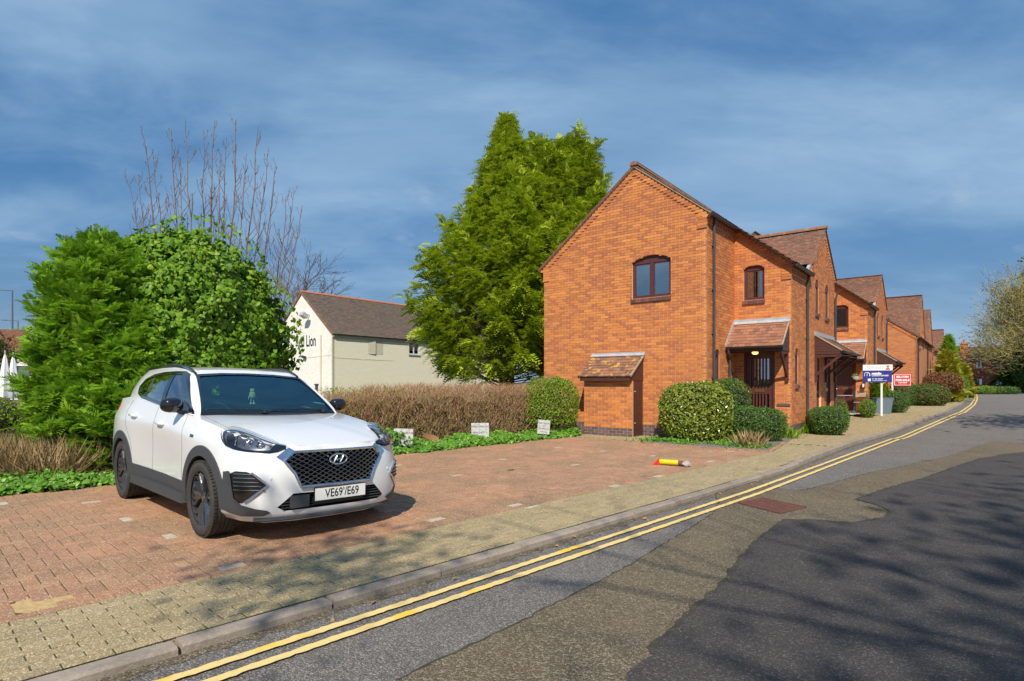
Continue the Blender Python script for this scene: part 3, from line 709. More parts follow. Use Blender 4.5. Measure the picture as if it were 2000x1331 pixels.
def dentils(root, w, u0, u1, z):
    mb = MB(); u = u0
    mb.prism([(u0, z+.075), (u1, z+.075), (u1, z+.142), (u0, z+.142)], lambda a, b, c: w.p(a, b, c), 0, .045)
    mb.prism([(u0, z-.075), (u1, z-.075), (u1, z-.008), (u0, z-.008)], lambda a, b, c: w.p(a, b, c), 0, .022)
    while u < u1-.1:
        mb.prism([(u, z), (u+.102, z), (u+.102, z+.067), (u, z+.067)], lambda a, b, c: w.p(a, b, c), 0, .04); u += .2
    mb.build('dentil_course', m_brick, root, kind='stuff')

def door(w, root, u0, u1, z0, z1, white=False):
    o = MB(); W = -.06
    def bx(mb, a, b, c, d, w0, w1): mb.prism([(a, c), (b, c), (b, d), (a, d)], lambda u, v, ww: w.p(u, v, ww), w0, w1)
    fr = MB(); bx(fr, u0, u0+.06, z0, z1, -.02, -.10); bx(fr, u1-.06, u1, z0, z1, -.02, -.10); bx(fr, u0+.06, u1-.06, z1-.06, z1, -.02, -.10)
    fo = fr.build('door_frame', m_wood, root)
    a, b = u0+.062, u1-.062; st = .10; zm = z0+.92
    for q in ((a, a+st, z0, z1-.062), (b-st, b, z0, z1-.062), (a+st, b-st, z1-.18, z1-.062), (a+st, b-st, zm-.08, zm+.08), (a+st, b-st, z0, z0+.2)): bx(o, *q, W, W-.045)
    n = 5 if not white else 6; iw = b-a-2*st
    for i in range(1, n+1):
        c = a+st+iw*i/(n+1); bx(o, c-.02, c+.02, zm+.08, z1-.18, W-.004, W-.04); bx(o, c-.02, c+.02, z0+.2, zm-.08, W-.004, W-.04)
    do = o.build('door', m_wood, root)
    g = MB(); bx(g, a+st, b-st, zm+.08, z1-.18, W-.03, W-.034); g.build('pane', m_glass, do)
    g = MB(); bx(g, a+st, b-st, z0+.2, zm-.08, W-.03, W-.034); g.build('lower_pane', m_glass if not white else m_wood, do)
    g = MB()
    if white:
        for i in range(6):
            c = a+st+iw*(i+.5)/6.0; bx(g, c-.025, c+.025, zm+.08, z1-.18, W-.05, W-.055)
        g.build('blind', m_curt, do)
    else:
        bx(g, a, b, z0, z1, -.7, -.71); g.build('dark_hall_backing', m_room, do)  # dark sheet behind the door stands in for an unlit hall
    g = MB(); c = (a+b)/2; bx(g, c-.13, c+.13, zm-.03, zm+.04, W+.012, W); g.build('letter_plate', m_brass, do)
    g = MB(); P = np.array(w.p(a+.05, zm, W)); 
    for zz, r_ in ((zm-.02, .032), (zm+.18, .016), (zm+.62, .018)):
        mb_ = [(r_*math.sin(t*math.pi/5), .03*(1-math.cos(t*math.pi/5))/2*1.6) for t in range(1, 6)]
        g.lathe(mb_, lambda x, y, h, zz=zz: w.p(a+.05+x, zz+y, W+h), 10)
    g.build('door_knob', m_brass, do, smooth=True)
    return do

RZ = 7.42; RX = -2.016; PT = .772
def rz(x): return RZ-PT*abs(x-RX)          # underside-of-tile line in the house cross-section
def make_house(root, M, xo, zo, limits, gable=True, first=True):
    """local frame: x towards the road, y along the street"""
    ex = xo
    wg = None
    if gable:
        wg = Wall((-5.1, 0), (1, 0), (0, -1), root, M, [(0, 0), (5.1, 0), (5.1, rz(0)-.02+zo), (5.1+RX, RZ+zo), (0, rz(-5.1)+zo)])
        if first: wg.holes = [wg.arch(5.1-2.107, 5.1-.965, 3.78, 4.79, .15)]
        wg.body(m_mortar)
        if first:
            wg.lay(0, 7.6, ext1=.011); wg.flush(limits[0])
            archring(wg, 5.1-2.107, 5.1-.965, 4.79, .15, root)
            window(wg, 5.1-2.107, 5.1-.965, 3.78, 4.79, .15, root, panes=2, head=.0)
            kneeler(root, wg, 5.1-.24, 5.1+.02, 5.43, 5.83); kneeler(root, wg, -.02, .2, 4.58, 4.98)
        vergeline(root, wg, [(-.16, rz(-5.26)+zo), (5.1+RX, RZ+zo), (5.1+.13, rz(.13)+zo)])
    # recessed side wall A
    wa = Wall((0, 0), (0, 1), (1, 0), root, M, [(0, 0), (2.19, 0), (2.19, rz(0)-.05+zo), (0, rz(0)-.05+zo)])
    if first: wa.holes = [wa.arch(.60, .95, 1.2, 2.22, .12)]
    wa.body(m_mortar)
    if first:
        wa.lay(0, 5.75, ext0=0); wa.flush(limits[1]); window(wa, .60, .95, 1.2, 2.22, .12, root, panes=1, fr=.04, sill=False, depth=.015, curtain=(m_curt, [(.1, .6)])); archring(wa, .60, .95, 2.22, .12, root, h=.1)
        dentils(root, wa, 0.03, 2.17, 5.62)
        downpipe(root, wa, .42, .0, 5.80)
        gutter(root, (.13, -.1, rz(.13)+.02), (.13, 2.0, rz(.13)+.02))
    # projecting front B
    xb = 1.504+xo
    wb = Wall((0, 2.19), (1, 0), (0, -1), root, M, [(0, 0), (xb, 0), (xb, rz(xb)+zo-.02), (0, rz(0)+zo-.02)])
    b0 = xb-1.504
    wb.holes = [wb.arch(b0+.252, b0+.819, 3.77, 4.66, .09), [(b0+.26, .3), (b0+1.09, .3), (b0+1.09, 2.30), (b0+.26, 2.30)]]
    wb.body(m_mortar)
    wb.lay(0, 5.9, ext1=.011); wb.flush(limits[2])
    archring(wb, b0+.252, b0+.819, 4.66, .09, root)
    window(wb, b0+.252, b0+.819, 3.77, 4.66, .09, root, panes=1, curtain=((m_curt2 if first else m_curt), [(0, .35), (.55, .75)] if first else [(0, .98)]))
    door(wb, root, b0+.26, b0+1.09, .3, 2.30, white=not first)
    kneeler(root, wb, xb-.24, xb+.02, 4.25, rz(xb)+zo-.06)
    vergeline(root, wb, [(.02, rz(.02)+zo), (xb+.13, rz(xb+.13)+zo)])
    st = MB(); st.box((b0+.2, 1.75, 0), (b0+1.15, 2.185, .15)); st.box((b0+.22, 1.95, .15), (b0+1.13, 2.185, .29)); st.build('door_step', m_concr, root)
    # long side wall B + C gable facing the road
    y1 = 8.22; yc, zc_ = 6.515, 6.42
    sl = .772; cz = lambda y: zc_-sl*abs(y-yc)
    zb = rz(xb)+zo-.02
    yl = yc-(zc_-zb)/sl; ye = y1-2.19
    outer = [(0, 0), (ye, 0), (ye, cz(y1)), (yc-2.19, zc_), (max(yl-2.19, .1), zb), (0, zb)]
    wc = Wall((xb, 2.19), (0, 1), (1, 0), root, M, outer)
    u = lambda y: y-2.19
    hs = [wc.arch(u(5.14), u(5.64), 3.62, 4.50, .18), wc.arch(u(6.60), u(7.16), 3.61, 4.52, .18), wc.arch(u(2.60), u(2.97), 1.40, 2.25, .16), [(u(5.35), .3), (u(6.05), .3), (u(6.05), 2.25), (u(5.35), 2.25)], [(u(6.8), .3), (u(7.6), .3), (u(7.6), 2.25), (u(6.8), 2.25)]]
    wc.holes = hs; wc.body(m_mortar); wc.lay(0, 6.5); wc.flush(limits[3])
    window(wc, u(5.14), u(5.64), 3.62, 4.50, .18, root, panes=1, fr=.05, depth=.015); window(wc, u(6.60), u(7.16), 3.61, 4.52, .18, root, panes=1, fr=.05, depth=.015)
    window(wc, u(2.60), u(2.97), 1.40, 2.25, .16, root, panes=1, fr=.05, depth=.015)
    for a, b, zt, ri in ((5.14, 5.64, 4.5, .18), (6.6, 7.16, 4.52, .18), (2.6, 2.97, 2.25, .16)): archring(wc, u(a), u(b), zt, ri, root, h=.1)
    door(wc, root, u(6.8), u(7.6), .3, 2.25); window(wc, u(5.35), u(6.05), .3, 2.25, 0, root, panes=1, sill=False)
    dentils(root, wc, .03, yl-2.19-.15, zb-.24)
    vergeline(root, wc, [(yl-2.19-.02, cz(yl)), (yc-2.19, zc_), (ye+.15, cz(y1+.15))], proud=.03)
    # end wall and back, plain
    mb = MB(); mb.add([(xb, y1, 0), (xb, y1, cz(y1)), (RX, y1, RZ), (-5.1, y1, rz(-5.1)), (-5.1, y1, 0)], [(0, 1, 2, 3, 4)])
    mb.add([(-5.1, 0, 0), (-5.1, 10.9, 0), (-5.1, 10.9, rz(-5.1)), (-5.1, 0, rz(-5.1))], [(0, 1, 2, 3)])
    mb.add([(0, y1, 0), (0, 10.9, 0), (0, 10.9, rz(0)), (0, y1, rz(0))], [(0, 1, 2, 3)]); mb.add([(-5.1, 10.9, 0), (0, 10.9, 0), (0, 10.9, rz(0)), (RX, 10.9, RZ), (-5.1, 10.9, rz(-5.1))], [(0, 1, 2, 3, 4)])
    mb.build('rear_wall', m_farbrick2, root)
    # roofs
    ca = 1/math.hypot(1, PT); S = (-ca, 0, PT*ca)
    xe = xb+.17
    len_ = (xe-RX)/ca
    def clipE(e, s):
        x = xe-s*ca; y = e
        if x < RX: return False
        if y < 2.02 and x > .17: return False
        if y > yl+.0 and y < y1 and x > RX-.0:
            # hidden under the cross gable roof
            if rz(x)+zo+.08 < cz(y): return False
        if y > y1 and x > .17: return False
        return True
    tz = .075
    tileroof(root, M, (xe, -.06, rz(xe)+zo+tz), (0, 1, 0), S, 10.9, len_, clip=clipE, limit=limits[4], e0=-.06)
    tileroof(root, M, (-5.1-.17, -.06, rz(-5.27)+zo+tz), (0, 1, 0), (ca, 0, PT*ca), 10.9, (5.27+RX)/ca, limit=0, name='rear_roof')
    # cross gable roof C : ridge runs back from (xb, yc)
    xr = RX+(RZ-zc_)/PT if zc_ < RZ else RX
    for sgn in (-1, 1):
        E = (1, 0, 0) if sgn > 0 else (-1, 0, 0)
        P = ((RX-.2 if sgn > 0 else xb+.06), yc+sgn*(1.87), cz(yc+1.87)+tz); Sd = (0, -sgn*ca, PT*ca)
        W_ = xb+.06-RX+.2
        def clipC(e, s, sgn=sgn):
            x = (RX-.2+e) if sgn > 0 else (xb+.06-e); y = yc+sgn*(1.87-s*ca)
            if sgn*(y-yc) < 0: return False
            return cz(y) > rz(max(x, RX))+zo-.06 or x > xb-.02
        tileroof(root, M, P, E, Sd, W_, 1.87/ca, clip=clipC, limit=limits[5] if sgn < 0 else 0, name='gable_roof')
    mb = MB()
    def ridgerun(p, q, nm='ridge'):
        p = Vector(p); q = Vector(q); L_ = (q-p).length; d = (q-p)/L_; n = max(2, int(L_/.3)); s = d.cross(Vector((0, 0, 1))).normalized(); Ms = []
        for i in range(n):
            a = p+d*(L_*i/n+.006); b = p+d*(L_*(i+1)/n-.004); V = []
            for pt, rr in ((a, .118), (b, .124)):
                for k in range(7):
                    t = math.radians(-12+204*k/6); V.append(pt+s*math.cos(t)*rr+Vector((0, 0, math.sin(t)*rr*.8-.03+R.gauss(0, .001))))
            mm = MB(); mm.add(V, [(k, k+1, 8+k, 7+k) for k in range(6)]+[tuple(range(7)), tuple(7+k for k in range(7))]); mm.build('ridge_tile', m_ridge, root, smooth=True)
    if limits[4] > 0 or first:
        ridgerun((RX, -.09, RZ+zo+.1), (RX, 10.9, RZ+zo+.1)); ridgerun((xb+.09, yc, zc_+.11), (RX+.6, yc, zc_+.11))
    gutter(root, (xb+.14, 2.05, rz(xb+.14)+zo+.03), (xb+.14, yl-.1, rz(xb+.14)+zo+.03))
    downpipe(root, wc, yl-2.19-.35, 0, zb-.03); downpipe(root, wc, ye-.08, 0, 4.6)
    # lead valley cheek
    mb = MB(); mb.prism([(yl-.35, zb+.02), (yl+.05, zb+.02), (yl+.12, zb+.30)], lambda a, b, c: (c, a, b), xb-.05, xb+.03); mb.build('lead_cheek', m_lead, root)
    return wg, wa, wb, wc, xb, b0

def porch(root, M, xw0, xw1, ywall, ztop, zeave, proj, limit, cheek_left=False, lead_left=True, mt=m_tiler, light=True):
    """lean-to roof on a wall facing -y (local frame); returns nothing"""
    dz = ztop-zeave; L_ = math.hypot(proj, dz); S = (0, proj/L_, dz/L_)
    o = empty('porch'); o.parent = root
    tileroof(o, M, (xw0, ywall-proj, zeave), (1, 0, 0), S, xw1-xw0, L_, limit=limit, mt=mt, gauge=.125, thick=.024, name='porch_roof', tile_name='porch_tile')
    mb = MB(); mb.box((xw0, ywall-.03, ztop-.02), (xw1+.02, ywall+.0, ztop+.09)); mb.obox((xw0/2+xw1/2, ywall-.05, ztop-.0), (xw1-xw0+.04, 0, 0), (0, .13*S[1], .13*S[2]), (0, -.012*S[2], .012*S[1])); mb.build('lead_flashing', m_lead, o)
    if lead_left:
        mb = MB()
        for i in range(9):
            t = i/9; mb.box((xw0-.01, ywall-proj*(1-t), zeave+dz*t+.02), (xw0+.012, ywall-proj*(1-t)+proj/9, zeave+dz*t+.17))
        mb.build('stepped_flashing', m_lead, o)
    gutter(o, (xw0+.02, ywall-proj-.05, zeave-.015), (xw1+.04, ywall-proj-.05, zeave-.015), r=.05, m=m_gutterb)
    mb = MB(); mb.box((xw0, ywall-proj+.02, zeave-.12), (xw1, ywall-proj+.045, zeave-.02)); mb.box((xw0+.01, ywall-proj+.05, zeave-.13), (xw1-.01, ywall-.012, zeave-.11)); mb.build('soffit', m_wood2, o)
    for x in ([xw1] if not cheek_left else [xw0, xw1]):
        n = 7
        for i in range(n):
            z0 = zeave-.12+(dz+.08)*i/n; z1 = zeave-.12+(dz+.08)*(i+1)/n-.006; t = max(0, (z1-zeave)/dz); t0 = max(0, (z0-zeave)/dz)
            yy = lambda t_: ywall-proj*(1-min(1, t_))+.03
            b = MB(); b.prism([(yy(t0), z0), (ywall-.01, z0), (ywall-.01, z1), (min(yy(t), ywall-.012), z1)], lambda a, c, d: (d, a, c), x-.03-R.uniform(0, .002), x-.004); b.build('cheek_board', m_wood2, o)
        b = MB(); b.bar((x+.0, ywall-proj, zeave+.012), (x+.0, ywall, ztop+.012), .03, .035, m=0); b.build('verge_strip', m_verge, o)
    # bracket
    for x in ([xw1-.06] if not cheek_left else [xw0+.05, xw1-.05]):
        b = MB(); b.bar((x, ywall-.035, zeave-.95), (x, ywall-.035, zeave-.13), .075, .06, up=(0, 1, 0)); b.bar((x, ywall-.06, zeave-.78), (x, ywall-proj+.1, zeave-.18), .06, .07); b.bar((x, ywall-.02, zeave-.165), (x, ywall-proj+.04, zeave-.165), .06, .07); b.build('bracket', m_wood, o)
    if light:
        b = MB(); b.lathe([(.001, .0), (.07, .0), (.085, -.02), (.07, -.05), (.03, -.065), (.001, -.068)][::-1], lambda x, y, h: ((xw0+xw1)/2-.05+x, ywall-proj*.55+y, zeave-.135+h), 14); b.build('porch_light', m_lampw, o, smooth=True)
    return o
def sideporch(root, M, xw, y0, y1, ztop, zeave, proj, limit):
    dz = ztop-zeave; L_ = math.hypot(proj, dz); S = (-proj/L_, 0, dz/L_); o = empty('side_porch'); o.parent = root
    tileroof(o, M, (xw+proj, y0, zeave), (0, 1, 0), S, y1-y0, L_, limit=limit, mt=m_tile, name='porch_roof', tile_name='porch_tile')
    mb = MB(); mb.box((xw+.0, y0-.02, ztop-.02), (xw+.03, y1, ztop+.1)); mb.build('lead_flashing', m_lead, o)
    gutter(o, (xw+proj+.05, y0+.15, zeave-.02), (xw+proj+.05, y1, zeave-.02), r=.055, m=m_black)
    for y in (y0, y1):
        for i in range(7):
            z0 = zeave-.10+(dz+.06)*i/7; z1 = zeave-.10+(dz+.06)*(i+1)/7-.005; X = lambda z: xw+max(.012, proj*(1-max(0, (z-zeave)/dz))-.03)
            b = MB(); b.prism([(xw+.01, z0), (X(z0), z0), (X(z1), z1), (xw+.01, z1)], lambda a, c, d: (a, d, c), y-.012-R.uniform(0, .002), y+.012); b.build('cheek_board', m_wood2, o)
        b = MB(); b.bar((xw+proj+.02, y-.015, zeave+.005), (xw, y-.015, ztop+.01), .035, .04); b.build('verge_strip', m_verge, o)
    mb = MB(); mb.box((xw+.01, y0+.02, zeave-.13), (xw+proj-.02, y1-.02, zeave-.11)); mb.build('soffit', m_wood2, o)
    for y in (y0+.03, (y0+y1)/2, y1-.05):
        b = MB(); b.bar((xw+.03, y, zeave-.95), (xw+.03, y, zeave-.12), .08, .06, up=(0, 1, 0)); b.bar((xw+.05, y, zeave-.72), (xw+proj-.06, y, zeave-.16), .07, .07, up=(0, 1, 0)); b.bar((xw+.02, y, zeave-.15), (xw+proj-.02, y, zeave-.15), .07, .07, up=(0, 1, 0)); b.build('bracket', m_wood, o)
    return o

# --- end house
h1 = empty('brick_house', (C0[0], C0[1], 0), PHI)
tag(h1, 'nearest orange brick end house with big blank gable, arched window and dark front door', 'house', 'brick houses along the street')
wg, wa, wb, wc, xb1, b01 = make_house(h1, HROOT, 0.0, 0.0, (110, 30, 90, 70, 60, 240), True, True)
porch(h1, HROOT, 0.012, 1.47, 2.19, 3.14, 2.42, .76, 150)
sideporch(h1, HROOT, 1.504, 5.05, 8.1, 2.93, 2.42, .74, 90)
# porch rainwater pipe, wall lamp
mb = MB(); mb.tube([(.10, 1.38, 2.38), (.10, 1.40, 2.26), (.06, 1.62, 2.12), (.06, 1.64, 2.0), (.06, 1.64, .02)], .034, 10); mb.build('downpipe', m_gutter, h1, smooth=True)
mb = MB(); mb.tube([(0.02, 1.98, 1.55), (.05, 1.98, 1.6), (.05, 1.98, 1.72)], [.02, .04, .02], 8); mb.build('wall_ornament', m_black, h1, smooth=True)
mb = MB(); mb.box((1.15, 2.178, .82), (1.49, 2.16, .88)); mb.build('dark_brick_band', m_blue, h1)

# --- lean-to store against the gable
st = empty('brick_store', (C0[0], C0[1], 0), PHI); tag(st, 'small brick lean-to store with mossy tiled roof against the blank gable', 'store')
ws = Wall((-3.25, -.65), (1, 0), (0, -1), st, HROOT, [(0, 0), (1.49, 0), (1.49, 1.52), (0, 1.52)]); ws.body(m_mortar, thick=.05); ws.lay(0, 1.5, ext1=.0, plinth=3); pieces('brick', ws.bricks, m_brick, ws.obj, HROOT, limit=300); pieces('plinth_brick', ws.blue, m_blue, ws.obj, HROOT, limit=300)
wl = Wall((-3.25, -.001), (0, -1), (-1, 0), st, HROOT, [(0, 0), (.649, 0), (.649, 1.52), (0, 2.1)]); wl.body(m_mortar, name='side_wall', thick=.05); wl.lay(0, 2.1, plinth=3, ext1=.01); pieces('brick', wl.bricks, m_brick, wl.obj, HROOT, limit=0); pieces('plinth_brick', wl.blue, m_blue, wl.obj, HROOT, limit=0, stuff='side_plinth')
ca_ = math.hypot(.82, .60)
tileroof(st, HROOT, (-3.36, -.83, 1.62), (1, 0, 0), (0, .82/ca_, .60/ca_), 1.64, ca_, limit=300, mt=m_tiles, gauge=.13, thick=.026, tile_name='tile')
mb = MB(); mb.box((-3.38, -.03, 2.21), (-1.70, -.012, 2.30)); mb.obox((-2.54, -.06, 2.235), (1.69, 0, 0), (0, .12*.82, .12*.6), (0, -.008, .012)); mb.build('lead_flashing', m_lead, st)
mb = MB(); mb.box((-3.30, -.80, 1.50), (-1.76, -.775, 1.60)); mb.build('fascia', m_wood2, st)
mb = MB(); mb.box((-1.80, -.63, .0), (-1.765, -.02, 1.50)); mb.build('door', m_wood2, st)
mb = MB(); mb.prism([(-.78, 1.505), (-.013, 1.505), (-.013, 2.18), (-.78, 1.60)], lambda a, c, d: (d, a, c), -1.80, -1.755); mb.build('cheek', m_wood2, st)
mb = MB(); mb.bar((-1.715, -.83, 1.625), (-1.715, -.01, 2.225), .03, .04); mb.build('verge_strip', m_verge, st)
for z in (.35, 1.2): mb = MB(); mb.box((-1.762, -.55, z), (-1.755, -.45, z+.03)); mb.build('hinge', m_lead, st)

# --- second house, one bay further on
M2 = HROOT @ Matrix.Translation((0, 10.95, 0)); p2 = HROOT @ Vector((0, 10.95, 0))
h2 = empty('brick_house', p2, PHI)
tag(h2, 'second orange brick house with cream curtains over its tiled porch, behind the blue board', 'house', 'brick houses along the street')
r2 = make_house(h2, M2, .36, .30, (0, 0, 120, 60, 0, 60), True, False)
porch(h2, M2, .36, 1.83, 2.19, 3.18, 2.42, .76, 60, light=False)
sideporch(h2, M2, 1.864, 5.05, 8.1, 2.93, 2.42, .74, 20)

# --- further houses with plainer, distant brickwork
def far_wall(root, o, U, N, outer, holes=(), m=m_farbrick, name='wall'):
    w = Wall(o, U, N, root, None, outer); w.holes = list(holes); w.body(m, name=name, w=0, uvm=True); return w
def far_house(y0, y1, gx, ze, peaks, label, mtile=m_tile, plain=False, wins=()):
    """rest of the row: front wall at y0, road wall at x=gx with cross gables at peaks [(y, z)]"""
    p = HROOT @ Vector((0, y0, 0)); h = empty('brick_house', p, PHI); tag(h, label, 'house', 'brick houses along the street'); M = HROOT @ Matrix.Translation((0, y0, 0)); L_ = y1-y0
    w = far_wall(h, (-5.1, 0), (1, 0), (0, -1), [(0, 0), (5.1+gx, 0), (5.1+gx, ze), (5.1+RX, RZ), (0, rz(-5.1))])
    vergeline(h, w, [(-.16, rz(-5.26)), (5.1+RX, RZ), (5.1+gx+.13, ze-.1)])
    out = [(0, 0), (L_, 0), (L_, ze)]
    for (py, pz) in sorted(peaks, reverse=True):
        hwid = (pz-ze)/1.0; out += [(py-y0+hwid, ze), (py-y0, pz), (py-y0-hwid, ze)]
    out += [(0, ze)]
    holes = [Wall.arch(None, a, b, c, d, .15) for a, b, c, d in wins]
    w2 = far_wall(h, (gx, 0), (0, 1), (1, 0), out, holes)
    for a, b, c, d in wins: window(w2, a, b, c, d, .15, h, panes=1)
    far_wall(h, (gx, L_), (-1, 0), (0, 1), [(0, 0), (5.1+gx, 0), (5.1+gx, rz(-5.1)), (gx-RX, RZ), (0, ze)], name='end_wall')
    slope = (RZ-ze)/(gx-RX); c = 1/math.hypot(1, slope)
    tileroof(h, M, (gx+.17, -.06, ze-.17*slope+.07), (0, 1, 0), (-c, 0, slope*c), L_+.1, (gx+.17-RX)/c, limit=0)
    tileroof(h, M, (-5.27, -.06, rz(-5.27)+.07), (0, 1, 0), (.7917, 0, .611), L_+.1, (5.27+RX)/.7917, limit=0, name='rear_roof')
    for py, pz in peaks:
        hwid = pz-ze
        for sgn in (-1, 1):
            q = .7071; P = ((RX if sgn > 0 else gx+.06), py-y0+sgn*(hwid+.1), ze-.02); E = (1, 0, 0) if sgn > 0 else (-1, 0, 0)
            def clp(e, s, sgn=sgn, pz=pz, hwid=hwid):
                x = RX+e if sgn > 0 else gx+.06-e; zz = ze-.02+s*q; return zz > ze+(gx-x)*slope-.05 or x > gx-.05
            tileroof(h, M, P, E, (0, -sgn*q, q), gx+.06-RX, (hwid+.1)/q, clip=clp, limit=0, name='gable_roof')
        vergeline(h, w2, [(py-y0-hwid, ze), (py-y0, pz), (py-y0+hwid, ze)])
        downpipe(h, w2, py-y0-hwid-.25, 0, ze-.05, m=m_gutterb)
    gutter(h, (gx+.14, 0, ze-.03), (gx+.14, .5, ze-.03), m=m_gutterb)
    return h
far_house(23.0, 35.5, 2.86, 3.95, [(25.9, 6.35), (33.0, 6.25)], 'third brick house along, plain front wall, behind the red board', wins=[(3.9, 4.5, 3.6, 4.4), (1.6, 2.1, 3.4, 4.1)])
far_house(39.0, 64, 2.75, 3.95, [(53.8, 6.4), (61.6, 6.3)], 'fourth brick house along, mostly hidden behind tall conifers')

# --- building closing the end of the street
pf = HROOT @ Vector((0, 106, 0)); hf = empty('brick_house', pf, PHI); tag(hf, 'brick building with chimney closing the far end of the street', 'house')
MF = HROOT @ Matrix.Translation((0, 106, 0))
wn = [(4.87, 5.78, 3.85, 5.0, 0), (4.80, 5.80, 1.2, 2.3, .15), (7.4, 8.3, 1.2, 2.3, .15), (7.4, 8.3, 3.85, 5.0, 0), (10.3, 11.2, 1.2, 2.3, .15)]
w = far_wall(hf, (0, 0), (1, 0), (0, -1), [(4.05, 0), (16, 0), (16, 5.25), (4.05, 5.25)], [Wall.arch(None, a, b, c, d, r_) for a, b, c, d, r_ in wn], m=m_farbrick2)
for a, b, c, d, r_ in wn: window(w, a, b, c, d, r_, hf, panes=2, curtain=(m_curt, [(0.02, .42), (.6, .98)]))
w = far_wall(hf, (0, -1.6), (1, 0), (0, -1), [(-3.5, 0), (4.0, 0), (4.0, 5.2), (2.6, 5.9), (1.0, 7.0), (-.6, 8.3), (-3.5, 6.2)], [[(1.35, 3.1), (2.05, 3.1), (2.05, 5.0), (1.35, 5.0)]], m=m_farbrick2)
window(w, 1.35, 2.05, 3.1, 5.0, 0, hf, panes=1, curtain=(m_curt, [(0, .9)]))
mb = MB(); mb.box((1.1, -2.1, 5.0), (2.3, -1.6, 5.1)); mb.box((1.15, -1.95, 5.1), (2.25, -1.6, 5.3)); mb.build('window_hood', m_lead, hf)
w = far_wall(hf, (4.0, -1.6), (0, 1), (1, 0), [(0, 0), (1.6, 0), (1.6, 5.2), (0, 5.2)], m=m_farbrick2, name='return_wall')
tileroof(hf, MF, (3.6, -.2, 5.1), (1, 0, 0), (0, .8, .6), 12.6, 4.0, limit=0)
tileroof(hf, MF, (-3.5, -1.7, 5.3), (1, 0, 0), (0, .85, .53), 6.6, 4.6, limit=0, name='side_roof')
mb = MB(); mb.box((2.9, .4, 5.6), (3.9, 1.1, 7.9)); mb.box((2.8, .3, 7.9), (4.0, 1.2, 8.1)); mb.build('chimney', m_brick, hf)
mb = MB(); mb.lathe([(.14, 8.1), (.16, 8.5), (.13, 8.7)], lambda x, y, h: (3.4+x, .75+y, h), 10); mb.build('chimney_pot', m_ridgep, hf)
downpipe(hf, w, .3, 0, 5.1, m=m_gutterb)
# ------------------------------------------------------------------ the white car
from mathutils.geometry import delaunay_2d_cdt
m_paint = mat('white_car_paint', (.80,.80,.80), rough=.32, coat=1.0)
m_void = mat('car_dark_inside', (.012,.012,.013), rough=.7)
m_clad = mat('charcoal_cladding', (.052,.056,.062), rough=.55, bump=(300, .1, .001))
m_gloss = mat('gloss_black_trim', (.010,.010,.012), rough=.08, coat=.6)
m_chrome = mat('dark_chrome', (.62,.63,.66), rough=.12, metal=1.0)
m_chrome2 = mat('satin_chrome', (.75,.76,.78), rough=.2, metal=1.0)
m_tyre = mat('tyre_rubber', (.035,.033,.031), rough=.85, n1=(9, .5, (.075,.062,.05)), bump=(120, .3, .002))
m_alloy = mat('black_alloy', (.085,.09,.10), rough=.25, metal=.6, coat=.5)
m_seam = mat('panel_gap', (.05,.05,.05), rough=.9)
m_cglass = glassmat('windscreen_glass', (.42,.72,.76), 1.0, ior=1.5, base=.05, rcol=(.40,.78,.92))
m_cglass2 = glassmat('side_glass', (.45,.62,.50), 1.0, ior=1.6, base=.10)
m_clear = glassmat('lamp_lens', (.92,.93,.95), 1.0, ior=1.35)
m_plate = mat('plate_white', (.80,.80,.76), rough=.4); m_ink = mat('black_lettering', (.01,.01,.01), rough=.5)
m_seat = mat('dark_seat_cloth', (.05,.055,.06), rough=.9); m_dash = mat('dashboard_plastic', (.07,.085,.09), rough=.6)
m_toy = mat('cream_toy_plush', (.85,.58,.20), rough=.95); m_toy2 = mat('white_toy_limb', (.75,.75,.68), rough=.9)
m_red = mat('red_lamp', (.45,.02,.02), rough=.2, coat=1)
m_amber = mat('amber_reflector', (.25,.07,.03), rough=.3, coat=1)

ck = math.radians(-43.5)
CO = np.array([-2.285, 6.14])
car = empty('parked_car', (CO[0], CO[1], 0), ck)
tag(car, 'white SUV with black roof rails and black wheels parked on the brick paving', 'car')

SX = [.90,.885,.815,.655,.40,0,-.45,-1.0,-1.5,-2.0,-2.3,-2.67,-3.07,-3.42,-3.52,-3.57,-3.59]
SY = [0,.38,.66,.835,.90,.922,.915,.90,.90,.912,.926,.936,.926,.86,.68,.38,0]
def lvl(dx, dy, zs, front=1.0):
    out = []
    for j in range(17):
        x = SX[j]; y = SY[j]
        out.append([x+dx[j] if isinstance(dx, list) else x+dx, max(0, y+(dy[j] if isinstance(dy, list) else dy)) if y > 0 else 0, zs[j]])
    return out
z17 = lambda f, s, r: [f]*4+[s]*9+[r]*4
L0 = lvl([-.11,-.11,-.10,-.09]+[0]*9+[.16,.16,.14,.14], [0,-.02,-.05,-.08]+[-.09]*9+[-.08,-.06,-.02,0], [.185,.185,.19,.205]+[.22]*9+[.29]*4)
L1 = lvl([-.035,-.035,-.035,-.02]+[0]*9+[.05,.04,.03,.03], [0,0,0,-.01]+[-.02]*9+[-.02,0,0,0], [.255,.255,.26,.275]+[.28]*9+[.35]*4)
L2 = lvl([.0,.0,.005,.01]+[0]*9+[0,0,0,0], [0,0,0,.003]+[-.005]*9+[0]*4, [.43,.43,.44,.45]+[.46]*9+[.52]*4)
L3 = lvl(0, [0,0,0,0]+[.0,.0,-.004,-.014,-.016,-.010,0,0,0]+[0]*4, [.62,.62,.63,.65]+[.68]*9+[.72]*4)
L4 = lvl([-.022,-.024,-.03,-.04]+[0]*9+[.01,.01,.01,.01], [0,-.01,-.02,-.03,-.022,-.018,-.010,.0,.002,.004,.004,-.002,-.012,-.01,-.01,0,0], [.80,.80,.815,.855,.895,.925,.935,.95,.965,.985,1.0,1.01,1.01,1.0,.98,.97,.97])
